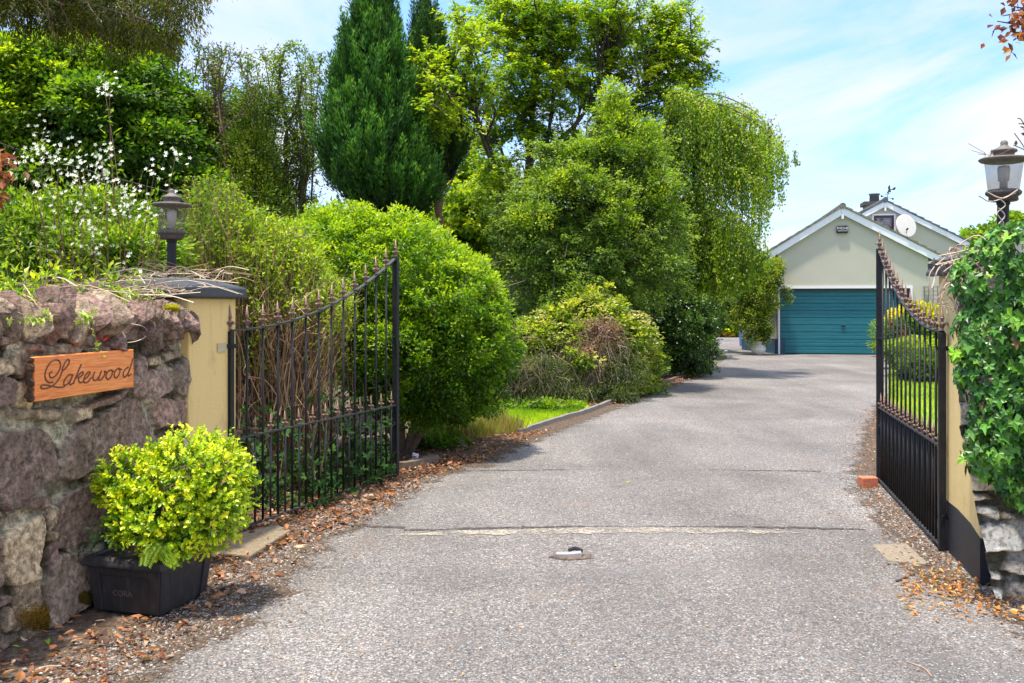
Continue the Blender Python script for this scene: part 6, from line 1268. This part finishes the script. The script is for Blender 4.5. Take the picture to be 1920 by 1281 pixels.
boxcrown([E(330, 985, 4.66, 42, 40, .05), E(300, 1010, 4.66, 30, 20, .05), E(215, 1010, 4.75, 50, 8, .08)], 130, 9, 285, .2, .02, [(.02, .06, .02), (.05, .11, .04), (.10, .18, .06)], .5)
mb.build('foliage', M_gloss, t); bw = MB(); limbs(bw, ctr+np.array([0, 0, .25]), ctr+np.array([0, 0, .40]), cc[:40], .010, .003, 286, (.16, .11, .07), wig=.1); bw.build('stems', M_twig, t)
# fern sprig over the rim
mb = MB()
for (pts) in ([(300, 1020), (290, 1035), (278, 1060)], [(285, 1022), (272, 1040), (268, 1058)], [(305, 1025), (318, 1042), (330, 1062)], [(295, 1025), (310, 1050), (322, 1058)]):
    q = smoothpath([P(x, y, 4.52-.02*i) for i, (x, y) in enumerate(pts)], 8); mb.tube(q, .0015, 3, (.2, .3, .02), cap=False)
    dq = nrmz(np.gradient(q, axis=0)); n = len(q)
    for sgn in (-1, 1):
        sd = nrmz(np.cross(dq, (0, -1, .2)))*sgn; mb.leaves(q, nrmz(sd+dq*.5), np.tile((0, -1, .4), (n, 1)), .024, .006, np.tile((.28, .45, .01), (n, 1))*r.uniform(.8, 1.1, (n, 1)))
o = mb.build('fern', M_leaf); tag(o, 'small bright fern fronds drooping over the near corner of the planter rim', 'fern')

# --- big ivy on the right wall
t = thing('ivy', 'thick glossy ivy with large leaves cascading over the right pier and wall', 'ivy', (2.9, 5.0, 0)); mb = MB(); r = np.random.default_rng(291)
ienv = [E(1880, 520, 4.95, 78, 75, .22), E(1930, 470, 4.85, 70, 50, .25), E(1888, 620, 4.9, 86, 80, .22), E(1866, 700, 4.9, 66, 70, .2), E(1908, 760, 4.85, 85, 80, .22), E(1880, 840, 4.85, 60, 50, .16), E(1990, 650, 4.8, 110, 240, .3), E(1930, 890, 4.8, 55, 45, .12), E(2100, 620, 4.7, 130, 250, .3)]
IV = [(.020, .070, .010), (.042, .135, .014), (.085, .22, .02), (.20, .36, .035)]
def ivylayer(n, shell, smin, smax, seed, tone):
    r = np.random.default_rng(seed); p, o_ = sample_env(ienv, n, r, shell); k = (o_[:, 1] < .35) & (p[:, 2] > .25); p = p[k]; o_ = o_[k]; n = len(p)
    q = fbm(p*5, 3, 5); p = p+o_*((q-.5)*.16)[:, None]
    d = nrmz(np.array([0, 0, -1.])+rdir(r, n)*.65+o_*.25); nr = nrmz(o_+rdir(r, n)*.45+np.array([-.1, -.2, .45]))
    tn = np.clip(r.normal(tone, .22, n), 0, 1)+.3*(q-.5); ivy_leaves(mb, p, d, nr, r.uniform(smin, smax, n), np.clip(pal_cols(r, IV, n, tn), 0, 1)); return p
pp_ = ivylayer(4300, .93, .028, .088, 292, .45); ivylayer(2600, .72, .05, .08, 293, .2)
# trailing runners at the bottom
for (x, y, dx, dy, m_) in [(1870, 820, 20, 90, 12), (1900, 850, 10, 80, 12), (1835, 780, 5, 60, 8), (1905, 900, 10, 45, 8), (1860, 860, -10, 35, 6), (1800, 640, -8, 30, 5), (1812, 690, -6, 26, 5), (1845, 830, 0, 40, 8)]:
    u_ = r.random(m_); p = np.array([P(x+dx*a+r.normal()*8, y+dy*a, 4.88) for a in u_]); n = m_; ivy_leaves(mb, p, rdir(r, n)*.5+np.array([0, -.2, -1]), rdir(r, n)*.3+np.array([-.2, -1, .5]), r.uniform(.05, .085, n), np.clip(pal_cols(r, [(.05, .16, .02), (.12, .28, .02), (.24, .42, .03)], n, r.random(n)), 0, 1))
p, o_ = sample_env(ienv, 90, r, .96); ivy_leaves(mb, p+o_*.02, rdir(r, len(p))*.4+np.array([0, 0, -1]), o_+rdir(r, len(p))*.4, r.uniform(.03, .06, len(p)), np.tile((.30, .15, .05), (len(p), 1))*r.uniform(.6, 1.2, (len(p), 1)))
mb.build('foliage', M_gloss, t)
bw = MB()
for k in range(46):
    a = P(r.uniform(1770, 1850), r.uniform(470, 520), 5.2); b_ = P(r.uniform(1745, 1900), r.uniform(470, 640), 5.05); m_ = (a+b_)/2+r.normal(size=3)*.06; bw.tube(smoothpath([a, m_, b_], 5), r.uniform(.0018, .004), 4, [(.5, .38, .28), (.42, .3, .2), (.30, .2, .15)][k % 3], cap=False)
for pts in ([(1752, 500), (1742, 520), (1746, 560), (1760, 600)], [(1790, 478), (1815, 470), (1850, 460), (1915, 420)], [(1755, 497), (1800, 485), (1830, 470)], [(1820, 500), (1800, 520), (1770, 540), (1795, 575)], [(1810, 560), (1816, 590), (1800, 610)],
            [(1760, 480), (1800, 472), (1838, 462)], [(1875, 440), (1882, 420), (1870, 400), (1885, 385), (1874, 372)], [(1880, 445), (1870, 425), (1884, 405), (1872, 390)], [(1836, 368), (1860, 378), (1905, 362)], [(1850, 360), (1880, 372), (1908, 356)]):
    bw.tube(smoothpath([P(x, y, 5.0 if x < 1840 or y > 455 else 5.30) for x, y in pts], 5), .0035, 4, (.48, .37, .28), cap=False)
# debris on the lantern roof
for k in range(14):
    a = P(1862+r.normal()*8, 292+r.normal()*3, 5.42); b_ = a+np.array([r.normal()*.06, r.normal()*.05, r.uniform(0, .06)]); bw.tube([a, b_], .0018, 3, (.30, .16, .09), cap=False)
bw.build('stems', M_twig, t)
# bare twig right edge
t = thing('bare_branch', 'thin dark bare twig poking in at the right edge by the lantern', 'branch', (3.25, 5.3, 0)); bw = MB()
rt = P(1960, 330, 5.3); bw.tube(smoothpath([np.array([3.25, 5.3, 0]), np.array([3.2, 5.3, 1.4]), rt], 5), np.linspace(.016, .008, 11), 5, (.07, .05, .045))
for pts in ([(1960, 330), (1935, 300), (1915, 268), (1902, 250)], [(1940, 305), (1925, 284), (1900, 272)], [(1955, 320), (1930, 240), (1910, 232)], [(1930, 250), (1915, 225), (1908, 222)]): bw.tube(smoothpath([P(x, y, 5.3) for x, y in pts], 4), .0028, 4, (.07, .05, .045), cap=False)
bw.leaves(np.array([P(x, y, 5.3) for x, y in ((1912, 238), (1917, 245), (1905, 274), (1916, 232), (1914, 250))]), rdir(r, 5), rdir(r, 5), .035, .02, np.tile((.07, .04, .035), (5, 1))); bw.build('twigs', M_twig, t)

# --- growth along the top of the left wall
mb = MB(); bw = MB(); r = np.random.default_rng(301)
n = 420; s_ = r.uniform(-1.5, 1.6, n); pos = np.array([wall_pt(a, 1.55+r.uniform(0, .08), -.10-r.uniform(0, .35)) for a in s_]); k = r.random(n) < np.where((s_ > .3) & (s_ < .8), .5, 1)
ivy_leaves(mb, pos, rdir(r, n)*.8+np.array([.4, -.2, -.2]), rdir(r, n)*.5+np.array([.2, -.2, .8]), r.uniform(.02, .045, n), np.clip(pal_cols(r, [(.10, .2, .02), (.2, .34, .04), (.42, .5, .2)], n, r.random(n)), 0, 1))
for pts, m_ in (([(120, 590), (150, 585), (170, 600), (178, 630), (185, 650)], 16), ([(60, 600), (100, 590), (140, 598), (175, 590)], 22), ([(180, 648), (190, 668), (198, 690)], 7), ([(230, 560), (250, 545), (300, 548)], 10), ([(20, 600), (60, 595), (90, 585)], 12)):
    q = smoothpath([wall_pt(*on_wall(x, y, .06), .06) for x, y in pts], 6); bw.tube(q, .002, 4, (.3, .22, .14), cap=False)
    p = q[r.integers(0, len(q), m_)]+r.normal(size=(m_, 3))*.012; ivy_leaves(mb, p, rdir(r, m_)*.6+np.array([.3, -.3, -.6]), rdir(r, m_)*.3+np.array([1, -.3, .4]), r.uniform(.022, .042, m_), np.clip(pal_cols(r, [(.12, .24, .03), (.3, .42, .06), (.6, .66, .4)], m_, r.random(m_)), 0, 1))
q = np.array([wall_pt(*on_wall(x, y, .07), .07) for x, y in ((190, 636), (193, 640), (186, 641), (196, 635))]); mb.leaves(q, rdir(r, 4)*.5+np.array([.2, 0, .5]), rdir(r, 4)*.2+np.array([1, -.3, .2]), .035, .016, np.tile((.30, .02, .03), (4, 1)))
t = thing('trailing_ivy', 'small leaved ivy trailing over the coping of the left wall and across the wooden sign', 'ivy', tuple(wall_pt(.3, 1.5, 0))); mb.build('foliage', M_leaf, t); bw.build('stems', M_twig, t)
mb = MB(); bw = MB(); n_ = 120
for k in range(n_):
    s0 = r.uniform(-1.4, 1.5); a = wall_pt(s0, 1.58 if s0 < SP0 else 1.72, -.10-r.uniform(0, .3)); hgt_ = r.uniform(.05, .24); b_ = a+np.array([r.normal()*.05, r.normal()*.05, hgt_]); bw.tube([a, b_], .0022, 3, (.2, .25, .05), cap=False); n = 12
    u_ = r.random(n)[:, None]; mb.leaves(a+(b_-a)*u_, rdir(r, n)+np.array([0, 0, .3]), rdir(r, n)*.4+np.array([0, 0, 1]), r.uniform(.03, .06, n), r.uniform(.012, .026, n), np.clip(pal_cols(r, G_LIME, n, r.uniform(0, .9, n)), 0, 1))
t = thing('weeds', 'fresh green weeds sprouting along the top of the left wall', 'plants', tuple(wall_pt(.8, 1.55, -.2))); mb.build('foliage', M_leaf, t); bw.build('stems', M_twig, t)
bw = MB()
for k in range(190):
    s0 = r.uniform(1.15, 2.05) if k < 150 else r.uniform(-.5, 1.2); h0_ = 1.70 if s0 > SP0 else 1.6; a = wall_pt(s0, h0_+r.uniform(0, .08)*(1 if s0 < 1.9 else .3), r.uniform(-.42, .03)); dv = r.normal(size=3)*np.array([.2, .22, .035]); b_ = a+dv; m_ = (a+b_)/2+np.array([0, 0, r.uniform(.0, .05)])+r.normal(size=3)*.02
    bw.tube(smoothpath([a, m_, b_], 3), r.uniform(.0015, .0035), 3, [(.50, .38, .26), (.38, .26, .17), (.58, .48, .36), (.25, .16, .1)][k % 4], cap=False)
for pts in ([(215, 600), (240, 606), (268, 612), (276, 622), (272, 632), (255, 640), (235, 643)],): bw.tube(smoothpath([wall_pt(*on_wall(x, y, .06), .06) for x, y in pts], 5), .002, 4, (.6, .55, .45))
bw.tube(smoothpath([wall_pt(*on_wall(x, y, -.1), -.1) for x, y in ((0, 600), (60, 603), (110, 588), (160, 570))], 5), .003, 4, (.45, .36, .27))
bw.tube(smoothpath([P(0, 528, 5.0), P(60, 533, 5.2), P(120, 535, 5.5), P(180, 532, 5.7)], 4), .002, 4, (.7, .6, .1)); bw.tube(smoothpath([P(100, 590, 5.0), P(130, 570, 5.2), P(165, 540, 5.4)], 4), .004, 4, (.5, .42, .32))
t = bw.build('dry_stems', M_twig); tag(t, 'tangle of pale dry stems lying on the left wall and pier cap', 'dry stems', kind='stuff')
# moss cushions on wall foot
def moss(px, py, rx, ry, seed, cols, label):
    r = np.random.default_rng(seed); n = 2600; c_ = [r.normal(0, .45, n), r.normal(0, .45, n)]; pos = np.array([wall_pt(*on_wall(px+a*rx, py+b_*ry, .04), .035+.03*max(0, 1-a*a-b_*b_)) for a, b_ in zip(*c_)]); pos[:, 2] = np.maximum(pos[:, 2], .0)
    mb = MB(); mb.leaves(pos, rdir(r, n)*.7+WN, rdir(r, n), .012, .006, np.clip(pal_cols(r, cols, n, r.random(n)), 0, 1)); o = mb.build('moss', M_leaf); tag(o, label, 'moss')
MC = [(.05, .045, .008), (.13, .10, .015), (.24, .17, .03)]
moss(150, 1122, 26, 22, 311, MC, 'dark olive moss cushion on the big stone beside the planter'); moss(75, 1160, 42, 24, 312, [(.09, .06, .01), (.24, .15, .02), (.36, .22, .04)], 'orange brown moss at the foot of the left wall'); moss(322, 578, 12, 6, 313, [(.2, .2, .01), (.4, .38, .02), (.5, .5, .03)], 'small yellow green moss patch under the pier cap')
# --- overhead cable
q = smoothpath([P(-60, 235, 14), P(0, 268, 13.8), P(150, 315, 13.5), P(300, 356, 13), P(420, 385, 12.6), P(520, 400, 12.4)], 6); mb = MB(); mb.tube(q, .009, 5, (.02, .02, .02)); o = mb.build('cable', M_crack); tag(o, 'black overhead cable sloping down behind the left lantern', 'cable')

# ------------------------------------------------------------------ litter and gravel
def dead_leaves(mb, pos, d, nr, S, cols, r, ratio):
    N = len(pos); d = nrmz(d); side = nrmz(np.cross(d, nr)); nn = np.cross(side, d); cu = r.uniform(-.25, .45, N); cl_ = r.uniform(-.3, .3, N); wq = ratio*r.uniform(.5, 1.0, N)
    sh = [(0, 0), (.28, .42), (.62, .5), (1.0, 0), (.62, -.5), (.28, -.42), (.5, 0)]; V = np.empty((N, 7, 3))
    for i, (a, b_) in enumerate(sh):
        bb = b_*wq*(1+.35*r.normal(size=N)*(b_ != 0)); z = cu*(abs(b_)*1.2)+cl_*(a-.5)**2*2; V[:, i] = pos+(d*a+side*bb[:, None]+nn*z[:, None])*S[:, None]
    i0 = (np.arange(N)*7)[:, None]; fs = [(6, 0, 1), (6, 1, 2), (6, 2, 3), (6, 3, 4), (6, 4, 5), (6, 5, 0)]
    V[..., 2] = np.maximum(V[..., 2], .002); mb.add(V.reshape(-1, 3), np.concatenate([i0+np.array(f) for f in fs]), np.repeat(cols, 7, 0))
def scatter_quads(name, label, cat, pos, size, cols, seed, curl=.5, mat=None, ratio=.6):
    r = np.random.default_rng(seed); n = len(pos); a = r.uniform(0, 2*np.pi, n); d = np.c_[np.cos(a), np.sin(a), r.normal(size=n)*curl*.5]; nr = rdir(r, n)*curl+np.array([0, 0, 1.]); mb = MB()
    dead_leaves(mb, pos, d, nr, np.asarray(size)*r.uniform(.7, 1.1, n), cols, r, ratio); o = mb.build(name, mat or M_litter); tag(o, label, cat, kind='stuff'); return o
eL = np.array(edgeL); r = np.random.default_rng(321)
def along(y0, y1, n, spread_in, spread_out):
    y = r.uniform(y0, y1, n); x = np.interp(y, eL[:, 1], eL[:, 0]); off = np.where(r.random(n) < .82, -abs(r.normal(size=n))*spread_out, abs(r.normal(size=n))*spread_in); return np.c_[x+off, y, r.uniform(.002, .03, n)]
LC = np.array([(.30, .12, .055), (.22, .09, .05), (.42, .22, .12), (.15, .075, .05), (.50, .33, .22), (.36, .15, .05), (.10, .05, .035)])
pos = np.vstack([along(6.0, 9.5, 4200, .10, .75), along(9.0, 11.5, 1500, .12, .5), along(14.5, 24, 2600, .16, .35), along(3.3, 6.2, 900, .10, .30)])
k = np.ones(len(pos), bool); s_ = (pos-W0)@WD; o_ = (pos-W0)@WN; k &= ~((o_ < .02) & (s_ < SP1)); k &= ~((abs(pos[:, 0]-ctr[0]) < .25) & (abs(pos[:, 1]-ctr[1]) < .25)); pos = pos[k]; n = len(pos)
scatter_quads('leaf_litter', 'drifts of dry brown leaves along the left edge of the drive', 'leaf litter', pos, r.uniform(.022, .065, n)*np.where(pos[:, 1] > 12, 1.2, 1), np.clip(LC[r.integers(0, len(LC), n)]*r.uniform(.7, 1.25, (n, 1)), 0, 1), 322, .6)
# single big leaves near the planter
pts = [(195, 1135), (270, 1160), (240, 1185), (165, 1195), (370, 1142), (255, 1160), (400, 1130), (415, 1105), (120, 1200), (100, 1185)]; p = np.array([P(x, y, F*CH/(y-HY)) for x, y in pts]); p[:, 2] = .02
scatter_quads('fallen_leaves', 'larger orange brown leaves lying on the grit near the planter', 'leaves', p, np.full(len(p), .07), np.tile((.5, .22, .11), (len(p), 1)), 324, .5)
pts = [(38, 1222), (92, 1215), (1180, 905)]; p = np.array([P(x, y, F*CH/(y-HY)) for x, y in pts]); p[:, 2] = .02
scatter_quads('green_leaves', 'a few fresh green leaves fallen on the grit', 'leaves', p, np.full(3, .05), np.tile((.25, .42, .03), (3, 1)), 325, .3)
# orange leaves right
n = 640; x = r.uniform(1690, 1960, n); y = np.clip(r.normal(0, 22, n)+np.interp(x, [1690, 1750, 1850, 1920, 1960], [1085, 1095, 1105, 1110, 1110])+r.choice([0, 0, 30], n), 1040, 1230); p = np.array([P(a, b_, F*CH/(b_-HY)) for a, b_ in zip(x, y)]); p[:, 2] = r.uniform(.003, .03, n)
k = p[:, 1] < 5.6; p = p[k]; n = len(p); scatter_quads('leaf_litter', 'orange curled dead leaves at the foot of the right wall', 'leaf litter', p, r.uniform(.02, .045, n), np.clip(np.array([(.62, .25, .05), (.5, .18, .04), (.42, .24, .12), (.68, .42, .14)])[r.integers(0, 4, n)]*r.uniform(.7, 1.1, (n, 1)), 0, 1), 327, .9)
n = 1500; y = r.uniform(5.5, 14, n); x = np.interp(y, [5.5, 8.1, 14.6], [2.62, 3.25, 5.75])+r.normal(size=n)*.16; p = np.c_[x, y, r.uniform(.003, .015, n)]
scatter_quads('leaf_litter', 'scattered small brown leaves along the right gate line', 'leaf litter', p, r.uniform(.02, .04, n), np.clip(LC[r.integers(0, len(LC), n)]*r.uniform(.8, 1.3, (n, 1)), 0, 1), 328, .5)
n = 520; y = 3.6+12*r.random(n)**1.5; x = r.uniform(-1.3, 3.2, n)*y/5; p = np.c_[x, y, np.full(n, .006)]; scatter_quads('leaf_specks', 'tiny tan leaf specks dotted over the drive', 'leaf litter', p, r.uniform(.008, .026, n), np.clip(np.array([(.5, .3, .15), (.6, .45, .3), (.3, .15, .08)])[r.integers(0, 3, n)], 0, 1), 329, .3)
n = 9000; y = 3.4+10*r.random(n)**1.4; x = np.interp(y, eL[:, 1], eL[:, 0])+r.normal(size=n)*.16*(1+.8*np.sin(y*3)**2); p = np.c_[x, y, np.full(n, .006)]; p = p[~((p-W0)@WN < .03)]; n = len(p); scatter_quads('edge_debris', 'brown crumbs of leaf and soil spilling over the left edge of the drive', 'debris', p, r.uniform(.006, .022, n), np.clip(np.array([(.16, .09, .05), (.10, .06, .04), (.26, .16, .09), (.20, .12, .07)])[r.integers(0, 4, n)], 0, 1), 330, .4)
n = 3500; y = 3.6+9*r.random(n)**1.3; x = np.interp(y, [3.6, 5.2, 8.1, 14.6], [2.7, 2.45, 3.1, 5.6])+r.normal(size=n)*.20; p = np.c_[x, y, np.full(n, .006)]; scatter_quads('edge_debris', 'brown crumbs along the right edge of the drive by the gate', 'debris', p, r.uniform(.006, .02, n), np.clip(np.array([(.20, .11, .06), (.14, .08, .05), (.32, .19, .10)])[r.integers(0, 3, n)], 0, 1), 334, .4)
# moss and soil crumbs near the planter: loose gravel
def pebbles(name, label, pos, size, cols, seed):
    r = np.random.default_rng(seed); n = len(pos); base_ = np.array([(1, 0, 0), (0, 1, 0), (-1, 0, 0), (0, -1, 0), (0, 0, 1), (0, 0, -1)], float); a = r.uniform(0, 6.28, n); ca, sa_ = np.cos(a), np.sin(a)
    V = base_[None]*r.uniform(.55, 1.2, (n, 6, 1)); V = V*np.stack([np.ones(n), r.uniform(.6, 1, n), r.uniform(.35, .7, n)], -1)[:, None]; X = V[..., 0]*ca[:, None]-V[..., 1]*sa_[:, None]; Y = V[..., 0]*sa_[:, None]+V[..., 1]*ca[:, None]
    V = np.stack([X, Y, V[..., 2]], -1)*size[:, None, None]+pos[:, None]; f = np.array([(0, 1, 4), (1, 2, 4), (2, 3, 4), (3, 0, 4)]); i0 = (np.arange(n)*6)[:, None]; mb = MB(); mb.add(V.reshape(-1, 3), np.concatenate([i0+q for q in f]), np.repeat(cols, 6, 0))
    o = mb.build(name, M_conc); tag(o, label, 'gravel', kind='stuff'); return o
n = 60000; y = 3.55+6.5*r.random(n)**1.7; x = r.uniform(-.62, .62, n)*y*1.02; pos = np.c_[x, y, np.full(n, .001)]
xl = np.interp(y, eL[:, 1], eL[:, 0]); xr_ = np.interp(y, [3.5, 5.2, 6.2, 10], [2.9, 2.75, 2.85, 4.1]); k = (x > xl-.12) & (x < xr_); pos = pos[k]; n = len(pos)
gc = np.array([(.24, .225, .21), (.16, .15, .145), (.33, .31, .29), (.11, .105, .10), (.42, .39, .36), (.28, .20, .15)])
pebbles('loose_gravel', 'fine loose grey chippings over the surface of the drive', pos, r.uniform(.0028, .0075, n), np.clip(gc[r.choice(6, n, p=[.3, .25, .18, .17, .07, .03])]*r.uniform(.8, 1.2, (n, 1)), 0, 1), 331)
n = 16000; y = r.uniform(3.5, 8.5, n); x = np.where(r.random(n) < .55, np.interp(y, eL[:, 1], eL[:, 0])+r.normal(size=n)*.14, np.interp(y, [3.5, 5.2, 6.2, 8.5], [2.9, 2.65, 2.8, 3.3])+r.normal(size=n)*.16); pos = np.c_[x, y, np.full(n, .002)]
k = ~(((pos-W0)@WN < .03)); pos = pos[k]; n = len(pos)
pebbles('loose_gravel', 'coarser loose grit gathered along the edges of the drive', pos, r.uniform(.004, .012, n), np.clip(gc[r.integers(0, 6, n)]*r.uniform(.8, 1.25, (n, 1)), 0, 1), 332)
# twigs on the ground
def gtwig(label, pts, rad, col):
    q = [P(x, y, F*CH/(y-HY)) for x, y in pts]; q = [np.array([a[0], a[1], rad*1.2]) for a in q]; mb = MB(); mb.tube(smoothpath(q, 4), rad, 5, col); o = mb.build('twig', M_twig); tag(o, label, 'twig')
gtwig('dark curved twig on the grit below the right concrete patch', [(1680, 1092), (1695, 1086), (1705, 1080), (1715, 1079)], .006, (.10, .07, .05))
gtwig('longer brown twig running into the orange leaves at the right', [(1742, 1081), (1765, 1087), (1790, 1090), (1815, 1093)], .005, (.16, .09, .05))
gtwig('thin tan twig on the drive at the bottom right', [(1700, 1242), (1722, 1250), (1735, 1256), (1747, 1270)], .003, (.4, .26, .17))
gtwig('slender pale stem lying on the grit at the bottom left', [(60, 1262), (80, 1252), (115, 1250)], .003, (.5, .42, .33))
gtwig('reddish twig on the grit right of the planter', [(272, 1215), (300, 1235), (322, 1252)], .003, (.25, .14, .09))
